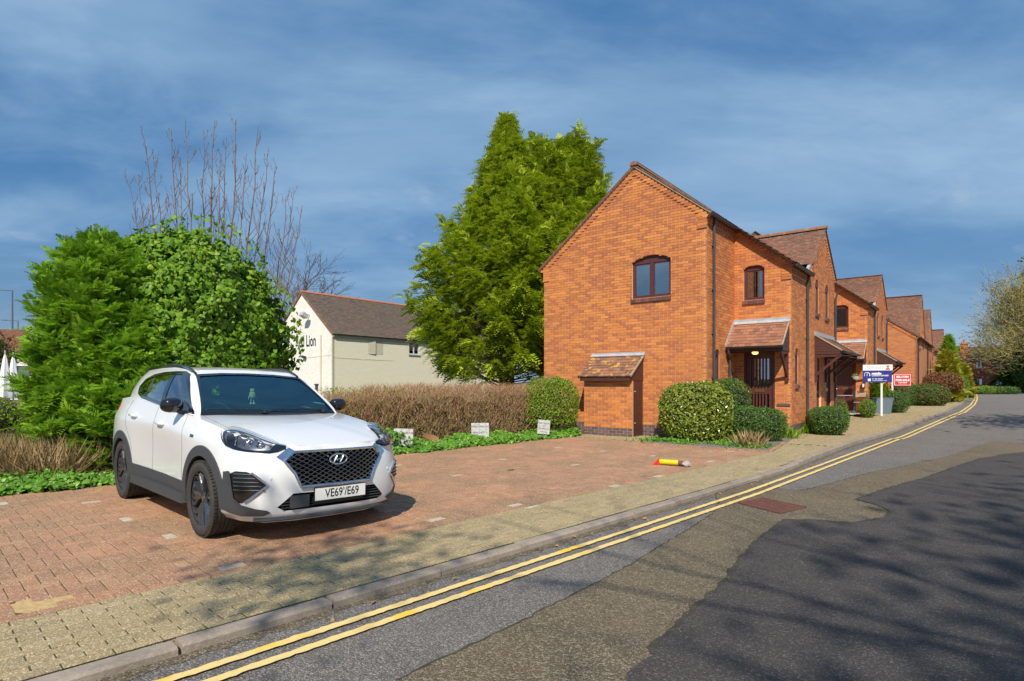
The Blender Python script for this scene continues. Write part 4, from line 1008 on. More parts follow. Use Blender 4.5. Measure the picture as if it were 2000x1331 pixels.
L5 = [[.845,0,.868],[.828,.36,.870],[.735,.60,.888],[.545,.735,.935],[.30,.79,.985],[0,.812,1.035],[-.45,.825,1.09],[-1.0,.846,1.135],[-1.5,.85,1.175],[-2.0,.85,1.21],[-2.3,.848,1.232],[-2.67,.835,1.25],[-3.08,.825,1.225],[-3.40,.755,1.17],[-3.50,.61,1.14],[-3.545,.36,1.13],[-3.555,0,1.13]]
def cage(levels, top_rows, bot=True, creases=None):
    V = []; F = []; id_ = {}
    def v(key, co):
        if key not in id_: id_[key] = len(V); V.append(tuple(co))
        return id_[key]
    n = len(levels[0])
    for i, lv in enumerate(levels):
        for j, c in enumerate(lv): v(('L', i, j), c)
    for i in range(len(levels)-1):
        for j in range(n-1): F.append([('L', i, j), ('L', i, j+1), ('L', i+1, j+1), ('L', i+1, j)])
    def cap(li, rows, pre, flip):
        # rows: list of interior coordinate lists for successive side stations
        c = len(rows[0]) if rows else 0
        grid = [[('L', li, t) for t in range(c+1)]]
        for r, row in enumerate(rows):
            for t, co in enumerate(row): v((pre, r, t), co)
            grid.append([(pre, r, t) for t in range(c)]+[('L', li, c+1+r)])
        grid.append([('L', li, n-1-t) for t in range(c+1)])
        for a, b in zip(grid[:-1], grid[1:]):
            for t in range(c): f = [a[t], a[t+1], b[t+1], b[t]]; F.append(f[::-1] if flip else f)
    cap(len(levels)-1, top_rows, 'T', True)
    if bot:
        c = len(top_rows[0]); rows = []
        for r in range(len(top_rows)):
            e = levels[0][c+1+r]; rows.append([(e[0], e[1]*t/c, e[2]) for t in range(c)])
        cap(0, rows, 'B', False)
    V2 = list(V); mir = {}
    for i, (x, y, z) in enumerate(V):
        if abs(y) < 1e-6: mir[i] = i
        else: mir[i] = len(V2); V2.append((x, -y, z))
    FF = [[id_[k] for k in f] for f in F]
    FA = FF+[[mir[i] for i in f][::-1] for f in FF]
    cr = {}
    for (k1, k2, w) in (creases or []):
        a, b = id_[k1], id_[k2]; cr[tuple(sorted((a, b)))] = w; cr[tuple(sorted((mir[a], mir[b])))] = w
    return V2, FA, cr
def mk(name, V, F, cr, lev, mats):
    me = bpy.data.meshes.new(name); me.from_pydata(V, [], F)
    for m in mats: me.materials.append(m)
    if cr:
        at = me.attributes.new('crease_edge', 'FLOAT', 'EDGE')
        for e in me.edges:
            w = cr.get(tuple(sorted(e.vertices)))
            if w: at.data[e.index].value = w
    o = bpy.data.objects.new(name, me); COL.objects.link(o)
    md = o.modifiers.new('s', 'SUBSURF'); md.levels = lev; md.render_levels = lev
    return o
def bake(o, name=None):
    dg = bpy.context.evaluated_depsgraph_get(); dg.update(); e = o.evaluated_get(dg)
    me = bpy.data.meshes.new_from_object(e); me.name = name or o.name; o.modifiers.clear(); o.data = me; return o
trows = []
hood = {4: [(.44,0,.985),(.435,.36,.988),(.39,.60,.975)], 5: [(.02,0,1.055),(.02,.36,1.055),(.01,.60,1.045)], 6: [(-.42,0,1.10),(-.43,.36,1.105),(-.44,.60,1.105)]}
for j in range(4, 13):
    if j in hood: trows.append(hood[j])
    else: e = L5[j]; trows.append([(e[0], 0, e[2]-.02), (e[0], .36, e[2]-.02), (e[0], .60, e[2]-.01)])
cr = []
for j in range(16):
    cr.append((('L', 0, j), ('L', 0, j+1), .6)); cr.append((('L', 1, j), ('L', 1, j+1), .35))
    cr.append((('L', 5, j), ('L', 5, j+1), .75 if j < 3 else .45))
    if 3 <= j < 13: cr.append((('L', 4, j), ('L', 4, j+1), .35))
V, F, c_ = cage([L0, L1, L2, L3, L4, L5], trows, True, cr)
body = mk('body', V, F, c_, 3, [m_paint, m_void]); bake(body)
bvh_body = BVHTree.FromPolygons([v.co.copy() for v in body.data.vertices], [tuple(p.vertices) for p in body.data.polygons])

B1 = [(-.36,0,1.095),(-.40,.36,1.095),(-.45,.800,1.10),(-1.0,.845,1.13),(-1.55,.845,1.175),(-2.25,.84,1.225),(-2.95,.80,1.245),(-3.38,.69,1.20),(-3.48,.36,1.18),(-3.50,0,1.18)]
B3 = [(-1.18,0,1.548),(-1.16,.33,1.542),(-1.10,.628,1.525),(-1.40,.670,1.548),(-1.75,.672,1.552),(-2.3,.672,1.548),(-2.90,.665,1.528),(-3.24,.57,1.495),(-3.33,.33,1.505),(-3.34,0,1.51)]
B4 = [(-1.28,0,1.592),(-1.27,.30,1.588),(-1.22,.55,1.572),(-1.45,.582,1.598),(-1.8,.592,1.618),(-2.3,.59,1.618),(-2.92,.578,1.598),(-3.30,.50,1.562),(-3.40,.30,1.562),(-3.41,0,1.567)]
B0 = [(x*.99-.02, y*.97, z-.14) for x, y, z in B1]
B2 = [((a[0]*.5+b[0]*.5)+(0.02 if i < 3 else -.02 if i > 6 else 0), (a[1]*.5+b[1]*.5)+(.015 if a[1] > 0 else 0), a[2]*.5+b[2]*.5) for i, (a, b) in enumerate(zip(B1, B3))]
crow = [[(-1.47,0,1.625),(-1.47,.30,1.62)], [(-1.82,0,1.642),(-1.82,.30,1.638)], [(-2.3,0,1.63),(-2.3,.30,1.625)], [(-2.92,0,1.628),(-2.92,.30,1.622)]]
cr = [(('L', 4, j), ('L', 4, j+1), .2) for j in range(9)]+[(('L', 3, j), ('L', 3, j+1), .3) for j in range(9)]+[(('L', i, 2), ('L', i+1, 2), .8) for i in range(0, 3)]+[(('L', 4, j), ('L', 4, j+1), .6) for j in (7, 8)]
V, F, c_ = cage([[list(p) for p in q] for q in (B0, B1, B2, B3, B4)], crow, True, cr)
cabin = mk('cabin', V, F, c_, 3, [m_paint, m_void]); bake(cabin)
bvh_cab = BVHTree.FromPolygons([v.co.copy() for v in cabin.data.vertices], [tuple(p.vertices) for p in cabin.data.polygons])

def cutter(poly, fn, w0, w1):
    mb = MB(); mb.prism(poly, fn, w0, w1); me = bpy.data.meshes.new('cut'); me.from_pydata(mb.v, [], mb.f)
    import bmesh; bm = bmesh.new(); bm.from_mesh(me); bmesh.ops.recalc_face_normals(bm, faces=bm.faces); bm.to_mesh(me); bm.free()
    me.materials.append(m_paint); me.materials.append(m_void); me.polygons.foreach_set('material_index', [1]*len(me.polygons))
    o = bpy.data.objects.new('cut', me); COL.objects.link(o); return o
def cut(o, cs):
    for c in cs:
        md = o.modifiers.new('b', 'BOOLEAN'); md.operation = 'DIFFERENCE'; md.solver = 'EXACT'; md.object = c
    bake(o)
    for c in cs: bpy.data.objects.remove(c)
# inner hollow of the cabin
inn = bpy.data.objects.new('cut', cabin.data.copy()); COL.objects.link(inn)
co = np.empty(len(inn.data.vertices)*3); inn.data.vertices.foreach_get('co', co); co = co.reshape(-1, 3)
co[:, 0] = -2.0+(co[:, 0]+2.0)*.972; co[:, 1] *= .945; co[:, 2] = np.where(co[:, 2] > 1.2, 1.2+(co[:, 2]-1.2)*.92, co[:, 2]-.02)
inn.data.vertices.foreach_set('co', co.ravel()); inn.data.polygons.foreach_set('material_index', [1]*len(inn.data.polygons)); inn.data.update()
side_o = [(-.555,1.128),(-1.30,1.185),(-1.95,1.238),(-2.28,1.268),(-2.50,1.315),(-2.59,1.385),(-2.53,1.452),(-2.30,1.508),(-1.95,1.532),(-1.6,1.536),(-1.34,1.532),(-1.19,1.500),(-1.0,1.39)]
ws_o = [(-.725,1.125),(-.36,1.115),(0,1.112),(.36,1.115),(.725,1.125),(.655,1.33),(.578,1.508),(.30,1.532),(0,1.538),(-.30,1.532),(-.578,1.508),(-.655,1.33)]
rw_o = [(-.50,1.27),(.50,1.27),(.46,1.43),(-.46,1.43)]
cut(cabin, [inn, cutter(side_o, lambda u, v, w: (u, w, v), -1.2, 1.2), cutter(ws_o, lambda u, v, w: (w, u, v), -.2, -1.26), cutter(rw_o, lambda u, v, w: (w, u, v), -2.9, -3.8)])
circ = lambda cx, cz, r, n=40: [(cx+r*math.cos(2*math.pi*i/n), cz+r*math.sin(2*math.pi*i/n)) for i in range(n)]
grille_o = [(-.40,.812),(-.49,.735),(-.405,.62),(-.355,.505),(.355,.505),(.405,.62),(.49,.735),(.40,.812)]
low_o = [(-.545,.33),(-.42,.445),(.42,.445),(.545,.33),(.48,.295),(-.48,.295)]
cs = [cutter(circ(cx, .352, .392), lambda u, v, w: (u, w, v), s*.60, s*1.3) for cx in (0.02, -2.67) for s in (-1, 1)]
cs.append(cutter([(-.62,.62),(-3.2,.62),(-3.2,1.5),(-.62,1.5)], lambda u, v, w: (u, w, v), -.74, .74))
cs.append(cutter(grille_o, lambda u, v, w: (w, u, v), .80, 1.2)); cs.append(cutter(low_o, lambda u, v, w: (w, u, v), .80, 1.2))
cut(body, cs)
for o in (body, cabin):
    o.data.polygons.foreach_set('use_smooth', [True]*len(o.data.polygons)); o.data.set_sharp_from_angle(angle=math.radians(32)); o.parent = car
body.name = 'body'; cabin.name = 'cabin'

def resample(poly, d, closed=True):
    out = []; n = len(poly)
    for i in range(n if closed else n-1):
        a, b = poly[i], poly[(i+1) % n]; L_ = math.dist(a, b); k = max(1, int(L_/d))
        out += [tuple(a[q]+(b[q]-a[q])*t/k for q in range(len(a))) for t in range(k)]
    if not closed: out.append(tuple(poly[-1]))
    return out
def smoothpoly(poly, it=1):
    for _ in range(it):
        n = len(poly); poly = [p for i in range(n) for p in (tuple(.75*poly[i][q]+.25*poly[(i+1) % n][q] for q in (0, 1)), tuple(.25*poly[i][q]+.75*poly[(i+1) % n][q] for q in (0, 1)))]
    return poly
def proj(p, d, bvh, off):
    h = bvh.ray_cast(Vector(p)-Vector(d)*3, Vector(d), 6)
    if h[0] is None:
        h = bvh.find_nearest(Vector(p))
    q = h[0]; n = h[1]
    if n.dot(Vector(d)) > 0: n = -n
    return q, n
def shell(name, loops, fn, d, bvh, off, mtl, rim=.012, res=.03, parent=None, smooth=True, **k):
    """loops[0] outline, others holes; fn(u,v)->3d start; d = inward ray"""
    P = []; E = []
    for lp in loops:
        lp = resample(lp, res); b = len(P); P += [Vector(p) for p in lp]; E += [(b+i, b+(i+1) % len(lp)) for i in range(len(lp))]
    nb = len(P)
    xs = [p.x for p in P[:nb]]; ys = [p.y for p in P[:nb]]
    rl = [resample(l, res) for l in loops]
    def inside(p): return inpoly(p, rl[0]) and not any(inpoly(p, h) for h in rl[1:])
    x = min(xs)+res*.5
    while x < max(xs):
        y = min(ys)+res*.5
        while y < max(ys):
            if inside((x, y)) and min((Vector((x, y))-q).length for q in P[:nb]) > res*.45: P.append(Vector((x, y)))
            y += res
        x += res
    r = delaunay_2d_cdt([Vector((p[0], p[1])) for p in P], E, [], 0, 1e-6)
    vs, fs = r[0], r[2]; V = []; 
    for p in vs:
        q, n = proj(fn(p.x, p.y), d, bvh, off); V.append(q+n*off)
    F = []
    for f in fs:
        c = ((vs[f[0]].x+vs[f[1]].x+vs[f[2]].x)/3, (vs[f[0]].y+vs[f[1]].y+vs[f[2]].y)/3)
        if inside(c): F.append(tuple(f))
    dv = Vector(d)
    F = [f if (V[f[1]]-V[f[0]]).cross(V[f[2]]-V[f[0]]).dot(dv) < 0 else f[::-1] for f in F]
    if rim:
        cnt = {}
        for f in F:
            for i in range(3): e = (f[i], f[(i+1) % 3]); cnt[e] = 1
        bd = [e for e in cnt if (e[1], e[0]) not in cnt]; mp = {}
        for a, b in bd:
            for i in (a, b):
                if i not in mp: mp[i] = len(V); V.append(V[i]+dv.normalized()*rim)
            F.append((b, a, mp[a], mp[b]))
    me = bpy.data.meshes.new(name); me.from_pydata(V, [], F); me.materials.append(mtl)
    if smooth: me.polygons.foreach_set('use_smooth', [True]*len(me.polygons)); me.set_sharp_from_angle(angle=math.radians(35))
    return linkmesh(name, me, parent or car, **k)
def seam(name, pts, fn, d, bvh, r=.0025, off=-.0005, m=m_seam, parent=None, n=5):
    W = []
    for p in resample(pts, .03, closed=False):
        q, nn = proj(fn(*p), d, bvh, 0); W.append(q+nn*off)
    mb = MB(); mb.tube(W, r, n); return mb.build(name, m, parent or car, smooth=True)
fx = lambda u, v: (1.0, u, v)
DX = (-1, 0, 0)
# glass
for s in (-1, 1):
    fy = lambda u, v, s=s: (u, s*1.0, v); DY = (0, -s, 0)
    def grow(poly, a):
        cx = sum(p[0] for p in poly)/len(poly); cy = sum(p[1] for p in poly)/len(poly)
        out = []
        n = len(poly)
        for i in range(n):
            p0, p1, p2 = Vector(poly[i-1]), Vector(poly[i]), Vector(poly[(i+1) % n]); t = (p2-p0).normalized(); nn = Vector((t.y, -t.x))
            if nn.dot(p1-Vector((cx, cy))) < 0: nn = -nn
            out.append(tuple(p1+nn*a))
        return out
    shell('window_trim', [grow(side_o, .026), grow(side_o, -.008)], fy, DY, bvh_cab, .003, m_gloss, rim=.01)
    bt = lambda z: -1.44-(z-1.18)*.42; ct = lambda z: -2.10-(z-1.24)*.42
    def clipx(poly, f, keep):
        out = []; n = len(poly)
        for i in range(n):
            a, b = poly[i], poly[(i+1) % n]; da, db = (a[0]-f(a[1]))*keep, (b[0]-f(b[1]))*keep
            if da >= 0: out.append(a)
            if da*db < 0: t = da/(da-db); out.append((a[0]+(b[0]-a[0])*t, a[1]+(b[1]-a[1])*t))
        return out
    big = grow(side_o, .012)
    g1 = clipx(big, bt, 1); g2 = clipx(clipx(big, bt, -1), ct, 1); g3 = clipx(big, ct, -1)
    for nm, g in (('front_window', g1), ('rear_window', g2), ('quarter_window', g3)): shell(nm, [g], fy, DY, bvh_cab, -.004, m_cglass2, rim=0, res=.06)
    for f, wd in ((bt, .11), (ct, .03)):
        shell('pillar_trim', [[(f(1.19)-wd/2, 1.19), (f(1.19)+wd/2, 1.19), (f(1.52)+wd/2, 1.52), (f(1.52)-wd/2, 1.52)] if wd > .05 else [(f(1.25)-wd/2, 1.25), (f(1.25)+wd/2, 1.25), (f(1.49)+wd/2, 1.49), (f(1.49)-wd/2, 1.49)]], fy, DY, bvh_cab, .001, m_gloss if wd > .05 else m_clad, rim=.01)
    # cladding rings
    def ring(cx, r0, r1, a0, a1, n=26): 
        o = [(cx+r1*math.cos(a0+(a1-a0)*i/n), .352+r1*math.sin(a0+(a1-a0)*i/n)) for i in range(n+1)]
        return o+[(cx+r0*math.cos(a1-(a1-a0)*i/n), .352+r0*math.sin(a1-(a1-a0)*i/n)) for i in range(n+1)]
    shell('wheel_arch', [ring(.02, .392, .488, math.radians(-6), math.radians(189))], fy, DY, bvh_body, .012, m_clad, rim=.03, res=.035)
    shell('wheel_arch', [ring(-2.67, .392, .485, math.radians(-8), math.radians(188))], fy, DY, bvh_body, .012, m_clad, rim=.03, res=.035)
    shell('sill', [[(-.36,.27),(-.40,.455),(-2.25,.475),(-2.30,.27)]], fy, DY, bvh_body, .010, m_clad, rim=.03, res=.06)
    mb = MB(); yb = s*.905
    mb.prism([(-.42,.245),(-.46,.335),(-2.15,.345),(-2.22,.25)], lambda u, v, w: (u, w, v), s*.80, s*.937); mb.build('side_skirt', m_clad, car)
    # door gaps, handles
    seam('door_gap', [(-.50,.46),(-.52,.80),(-.60,1.10)], fy, DY, bvh_body); seam('door_gap', [(-1.50,.47),(-1.50,.9),(-1.46,1.165)], fy, DY, bvh_body); seam('door_gap', [(-2.22,.62),(-2.30,.75),(-2.48,.92),(-2.52,1.1),(-2.45,1.24)], fy, DY, bvh_body)
    for hx, hz in ((-1.34, .985), (-2.28, 1.035)):
        q, n = proj((hx, s, hz), DY, bvh_body, 0); q2, n2 = proj((hx+.2, s, hz-.005), DY, bvh_body, 0)
        mb = MB(); mb.tube([q+n*.004, q+n*.030+(q2-q)*.12, q+n*.034+(q2-q)*.5, q2+n*.030-(q2-q)*.12, q2+n*.004], [.013,.017,.018,.017,.013], 10); mb.build('door_handle', m_paint, car, smooth=True)
        shell('handle_cup', [circ(hx+.09, hz, .045, 16)], fy, DY, bvh_body, -.001+.002, m_clad if 0 else m_paint, rim=.004, res=.03)
    if s < 0: shell('wing_badge', [[(-.315,.90),(-.225,.895),(-.22,.922),(-.31,.928)]], fy, DY, bvh_body, .003, m_gloss, rim=.004)
    # roof rail
    pts = []
    for x in np.linspace(-1.14, -3.0, 22):
        h = bvh_cab.ray_cast(Vector((x, s*(.590-.03*max(0, (-x-2.4))), 3)), Vector((0, 0, -1)), 4); e = min(1, (-1.14-x)/.5, (x+3.0)/.3); pts.append(h[0]+Vector((0, 0, .004+.024*math.sqrt(max(0, e)))))
    mb = MB(); mb.tube(pts, .015, 8); mb.build('roof_rail', m_gloss, car, smooth=True)
    pts = [p-Vector((0, 0, .02)) for p in pts]; mb = MB(); mb.tube(pts, .014, 6); mb.build('rail_foot', m_gloss, car, smooth=True)
    # roof edge trim from A pillar
    # mirror
    mb = MB(); C_ = Vector((-.74, s*.935, 1.195)); n1_, n2_ = 14, 18; V = []
    for i in range(n1_+1):
        th = math.pi*i/n1_
        for j in range(n2_):
            ph = 2*math.pi*j/n2_; ux, uy, uz = math.cos(th), math.sin(th)*math.cos(ph), math.sin(th)*math.sin(ph)
            x = ux*.075*(1 if ux > 0 else .35); y = np.sign(uy)*abs(uy)**.8*.110; z = np.sign(uz)*abs(uz)**.8*.078
            V.append(C_+Vector((x-abs(y)*.18, y+0, z+(.012*np.sign(s)*y*3 if 0 else 0))))
    mb.add(V, [(i*n2_+j, i*n2_+(j+1) % n2_, (i+1)*n2_+(j+1) % n2_, (i+1)*n2_+j) for i in range(n1_) for j in range(n2_)])
    mo = mb.build('door_mirror', m_gloss, car, smooth=True)
    mb = MB(); mb.tube([(-.70, s*.82, 1.115), (-.70, s*.87, 1.125), (-.72, s*.90, 1.14)], [.032, .024, .02], 10); mb.build('mirror_stalk', m_gloss, mo, smooth=True)
    shell('mirror_base', [[(-.60,1.125),(-.78,1.142),(-.86,1.16),(-.88,1.24),(-.80,1.215)]], fy, DY, bvh_cab, .005, m_gloss, rim=.01)
    # headlight
    dh = Vector((-.8, -s*.6, 0)); th_ = Vector((-.6, s*.8, 0)); org = Vector((.0, 0, 0))
    fh = lambda a, z, s=s: (th_.x*a+.8*.9, th_.y*a+s*.6*.9, z)
    hl = smoothpoly([(-.14,.852),(-.016,.802),(.13,.812),(.25,.822),(.364,.842),(.44,.89),(.485,.95),(.47,.985),(.42,.992),(.33,.975),(.244,.955),(.12,.92),(0,.888)], 1)
    hb = shell('headlight', [hl], fh, dh, bvh_body, .004, m_gloss, rim=.02, res=.03)
    lens = [(.015,.83),(.13,.83),(.24,.838),(.30,.86),(.315,.93),(.27,.94),(.13,.905),(.03,.87)]
    shell('reflector', [lens], fh, dh, bvh_body, .006, mat('lamp_reflector_%d' % (s+1), (.30,.31,.33), rough=.18, metal=.9), rim=0, parent=hb)
    seam('light_guide', [(.02,.836),(.0,.862),(.13,.912),(.27,.948),(.325,.935),(.318,.862)], lambda a, z: fh(a, z), dh, bvh_body, r=.007, off=.012, m=m_chrome2, parent=hb)
    for a, z, r_ in ((.215, .885, .036), (.10, .868, .033)):
        q, n = proj(fh(a, z), dh, bvh_body, 0); mb = MB(); ax = Vector((n.x, n.y, 0)).normalized(); u_ = Vector((0, 0, 1)); v_ = ax.cross(u_)
        mb.lathe([(r_*1.25, .004), (r_*1.2, .016), (r_*1.02, .012), (r_, .010), (r_*.86, .018), (r_*.5, .026), (.001, .029)], lambda x, y, h, q=q, v_=v_: q+v_*x+u_*y+ax*h, 18); mb.build('projector', m_chrome, hb, smooth=True)
    shell('lamp_cover', [[(a*.99+.002, z) for a, z in hl]], fh, dh, bvh_body, .034, m_clear, rim=.03, res=.05, parent=hb)
    # chrome wing between lamp and grille
    shell('grille_wing', [[(s*.405,.822),(s*.445,.85),(s*.555,.775),(s*.505,.735)]], fx, DX, bvh_body, .010, m_chrome2, rim=.02, res=.02)
    # fog surround and vertical lamp
    fo = smoothpoly([(s*.852,.655),(s*.735,.648),(s*.622,.533),(s*.70,.44),(s*.775,.385),(s*.835,.375),(s*.865,.52)], 1)
    dfo = Vector((-.85, -s*.53, 0)).normalized(); 
    ff = lambda u, v, s=s: (.78+.85, u+s*.53, v)
    fb = shell('air_curtain', [fo], lambda u, v: (.95, u, v), DX, bvh_body, .006, m_gloss, rim=.01, res=.025)
    for i in range(5):
        z = .63-.034*i; seam('slat', [(s*.832, z), (s*(.75-.022*i), z-.002), (s*(.735-.022*i), z-.006)], lambda u, v: (1, u, v), DX, bvh_body, r=.006, off=.014, m=m_clad, parent=fb)
    seam('chrome_strip', [(s*.735,.642),(s*.628,.535),(s*.772,.39)], lambda u, v: (1, u, v), DX, bvh_body, r=.011, off=.010, m=m_chrome2, parent=fb, n=8)
    shell('bumper_corner', [[(s*.868,.64),(s*.850,.65),(s*.842,.52),(s*.83,.42),(s*.785,.362),(s*.70,.33),(s*.62,.312),(s*.59,.290),(s*.64,.266),(s*.78,.268),(s*.84,.29),(s*.866,.36),(s*.872,.5)]], fx, DX, bvh_body, .012, m_clad, rim=.03, res=.03)
    # tail lamp
    shell('tail_lamp', [[(-3.02,1.08),(-3.02,1.17),(-3.35,1.19),(-3.38,1.05)]], fy, DY, bvh_body, .006, m_red, rim=.01)
    mb = MB(); q, n = proj((1, s*.60, .585), DX, bvh_body, 0)
    mb.lathe([(.012, .0), (.012, .003), (.008, .004), (.001, .004)], lambda x, y, h, q=q: (q.x+h, q.y+x, q.z+y), 12); mb.build('parking_sensor', m_paint, car)
shell('windscreen', [[(a*1.03, b+(.012 if b > 1.4 else -.012)) for a, b in ws_o]], fx, DX, bvh_cab, -.005, m_cglass, rim=0, res=.08)
shell('windscreen_trim', [[(a*1.035, b+(.016 if b > 1.4 else -.03)) for a, b in ws_o], [(a*.985, b-(.006 if b > 1.4 else -.012)) for a, b in ws_o]], fx, DX, bvh_cab, .002, m_gloss, rim=.01)
fxb = lambda u, v: (-4.5, u, v)
shell('rear_screen', [[(a*1.03, b+(.01 if b > 1.4 else -.01)) for a, b in rw_o]], fxb, (1, 0, 0), bvh_cab, -.004, m_cglass2, rim=0, res=.08)
# hood gaps
for s in (-1, 1):
    W = []
    for x, y in ((-.46,.735),(-.38,.742),(-.1,.745),(.15,.742),(.30,.735)):
        h = bvh_body.ray_cast(Vector((x, s*y, 3)), Vector((0, 0, -1)), 4); W.append(h[0]+Vector((0, 0, -.001)))
    mb = MB(); mb.tube(W, .003, 5); mb.build('bonnet_gap', m_seam, car, smooth=True)
# cowl and wipers
W = []
mb = MB()
cow = []
for y in np.linspace(-.70, .70, 15):
    x = -.385-.19*(abs(y)/.72)**2.2; cow.append((x, y))
V = [];
for x, y in cow:
    h = bvh_body.ray_cast(Vector((x+.035, y, 3)), Vector((0, 0, -1)), 4)[0]; V += [h+Vector((0, 0, .004)), h+Vector((-.09, 0, .012))]
mb.add(V, [(2*i, 2*i+2, 2*i+3, 2*i+1) for i in range(14)]); mb.build('cowl', m_clad, car, smooth=True)
for y0, y1 in ((-.12, -.68), (.58, -.02)):
    W = [];
    for t in np.linspace(0, 1, 9):
        y = y0+(y1-y0)*t; q, n = proj((1, y, 1.135+.012*t), DX, bvh_cab, 0); W.append(q+n*.014)
    mb = MB(); mb.tube(W, .007, 6); mb.tube([W[0]+Vector((.05, 0, -.02)), W[0], W[4]+Vector((0, 0, .008))], .009, 6); mb.lathe([(.03, 0), (.028, .03), (.001, .036)], lambda x, y, h, w=W[0]: (w.x+.04+x, w.y+y, w.z-.03+h), 12); mb.build('wiper', m_black, car, smooth=True)
# grille lattice
GX = .862
def gsurf(y, z):
    q, n = proj((1.5, y, z), DX, bvh_body, 0); return q
mb = MB(); nx_, nz_ = 13, 8; zt, zb_ = .812, .505
def ghalf(z): return np.interp(z, [.505, .62, .735, .812], [.355, .405, .49, .40])
dx_, dz_ = .075, .0385
pz_ = .0205
for iz in range(0, 16):
    for iy in range(-8, 9):
        y0 = iy*dx_+(iz % 2)*dx_/2; z0 = zb_-.004+iz*pz_
        for sg in (-1, 1):
            a = (y0, z0); b = (y0+sg*dx_/2, z0+pz_)
            if zb_ <= (a[1]+b[1])/2 <= zt and abs((a[0]+b[0])/2) < ghalf((a[1]+b[1])/2)-.005:
                A = gsurf(*a); B = gsurf(*b); mb.bar((A.x-.026, a[0], a[1]), (B.x-.026, b[0], b[1]), .024, .004, up=(0, 0, 1)); mb.bar((A.x-.010, a[0], a[1]), (B.x-.010, b[0], b[1]), .006, .0082, up=(0, 0, 1))
gr = mb.build('grille', m_chrome, car)
back = MB(); back.add([(.80, -.5, .49), (.80, .5, .49), (.80, .5, .82), (.80, -.5, .82)], [(0, 1, 2, 3)]); back.build('grille_back', m_void, gr)
loop = resample(grille_o+[grille_o[0]], .03, closed=False); W = [gsurf(y*1.01, z)+Vector((.004, 0, 0)) for y, z in loop]
mb = MB(); mb.tube(W[:-1]+[W[0]], .013, 6); mb.build('grille_frame', m_chrome, gr, smooth=True)
W = [gsurf(y, .50)+Vector((.012, 0, 0)) for y in np.linspace(-.36, .36, 16)]; mb = MB(); mb.tube(W, .016, 8); mb.build('grille_lower_bar', m_chrome, gr, smooth=True)
# bonnet badge: oval ring with a slanted H
bc = gsurf(0, .728)+Vector((.006, 0, 0)); mb = MB()
ring = [bc+Vector((.012, .088*math.cos(t), .046*math.sin(t))) for t in np.linspace(0, 2*math.pi, 33)]; mb.tube(ring, .0075, 8, caps=False)
P = lambda y, z: bc+Vector((.014, y, z))
mb.tube([P(-.050,-.030), P(-.036,-.004), P(-.016,.030)], [.006,.009,.006], 6); mb.tube([P(.016,-.030), P(.036,.004), P(.050,.030)], [.006,.009,.006], 6); mb.tube([P(-.033,-.006), P(0,.0), P(.033,.006)], [.009,.006,.009], 6)
mb.build('bonnet_badge', m_chrome2, car, smooth=True)
mb = MB(); mb.lathe([(.001, .004), (.9, .003), (1, 0)], lambda x, y, h: bc+Vector((h, x*.085, y*.044)), 24); mb.build('badge_plate', m_gloss, car)
# lower intake
mb = MB()
for z in (.32, .345, .37, .395, .42): 
    hwd = np.interp(z, [.295, .33, .445], [.47, .53, .42]); mb.bar((.835, -hwd, z), (.835, hwd, z), .02, .006)
li = mb.build('lower_grille', m_clad, car)
mb = MB(); mb.add([(.80, -.56, .28), (.80, .56, .28), (.80, .56, .46), (.80, -.56, .46)], [(0, 1, 2, 3)]); mb.build('intake_back', m_void, li)
mb = MB()
mb.box((.84, -.27, .315), (.872, -.44, .425))
mb.build('radar_panel', m_clad, li)
W = []
for y in np.linspace(-.70, .70, 21):
    q, n = proj((1.5, y, .24), DX, bvh_body, 0); W.append(q+Vector((.004, 0, -.02)))
mb = MB(); mb.tube(W, .016, 6); mb.build('front_lip', m_clad, car, smooth=True)
# number plate
def textmesh(name, s, size, M, m, parent=None, extrude=.0, offset=0.0, sx=1.0, align='CENTER', **k):
    c = bpy.data.curves.new(name, 'FONT'); c.body = s; c.size = size; c.align_x = align; c.align_y = 'CENTER'; c.extrude = extrude; c.offset = offset; c.resolution_u = 3
    t = bpy.data.objects.new(name, c); COL.objects.link(t); dg = bpy.context.evaluated_depsgraph_get(); dg.update(); me = bpy.data.meshes.new_from_object(t.evaluated_get(dg)); bpy.data.objects.remove(t)
    me.name = name; me.transform(M @ Matrix.Diagonal((sx, 1, 1, 1))); me.materials.clear(); me.materials.append(m); return linkmesh(name, me, parent, **k)
px_ = .905; py_ = .03
mb = MB(); mb.box((px_-.006, py_-.26, .362), (px_, py_+.26, .473)); pl = mb.build('number_plate', m_plate, car)
mb = MB(); mb.box((px_-.02, py_-.264, .352), (px_-.006, py_+.264, .477)); mb.box((px_-.08, py_-.25, .33), (px_-.02, py_+.25, .40)); mb.build('plate_holder', m_black, pl)
Mt = Matrix.Translation((px_+.0015, py_+.012, .4175)) @ Matrix(((0, 0, 1, 0), (1, 0, 0, 0), (0, 1, 0, 0), (0, 0, 0, 1)))
textmesh('plate_lettering', "VE69\u2019/E69", .108, Mt, m_ink, pl, offset=.0012, sx=.80)
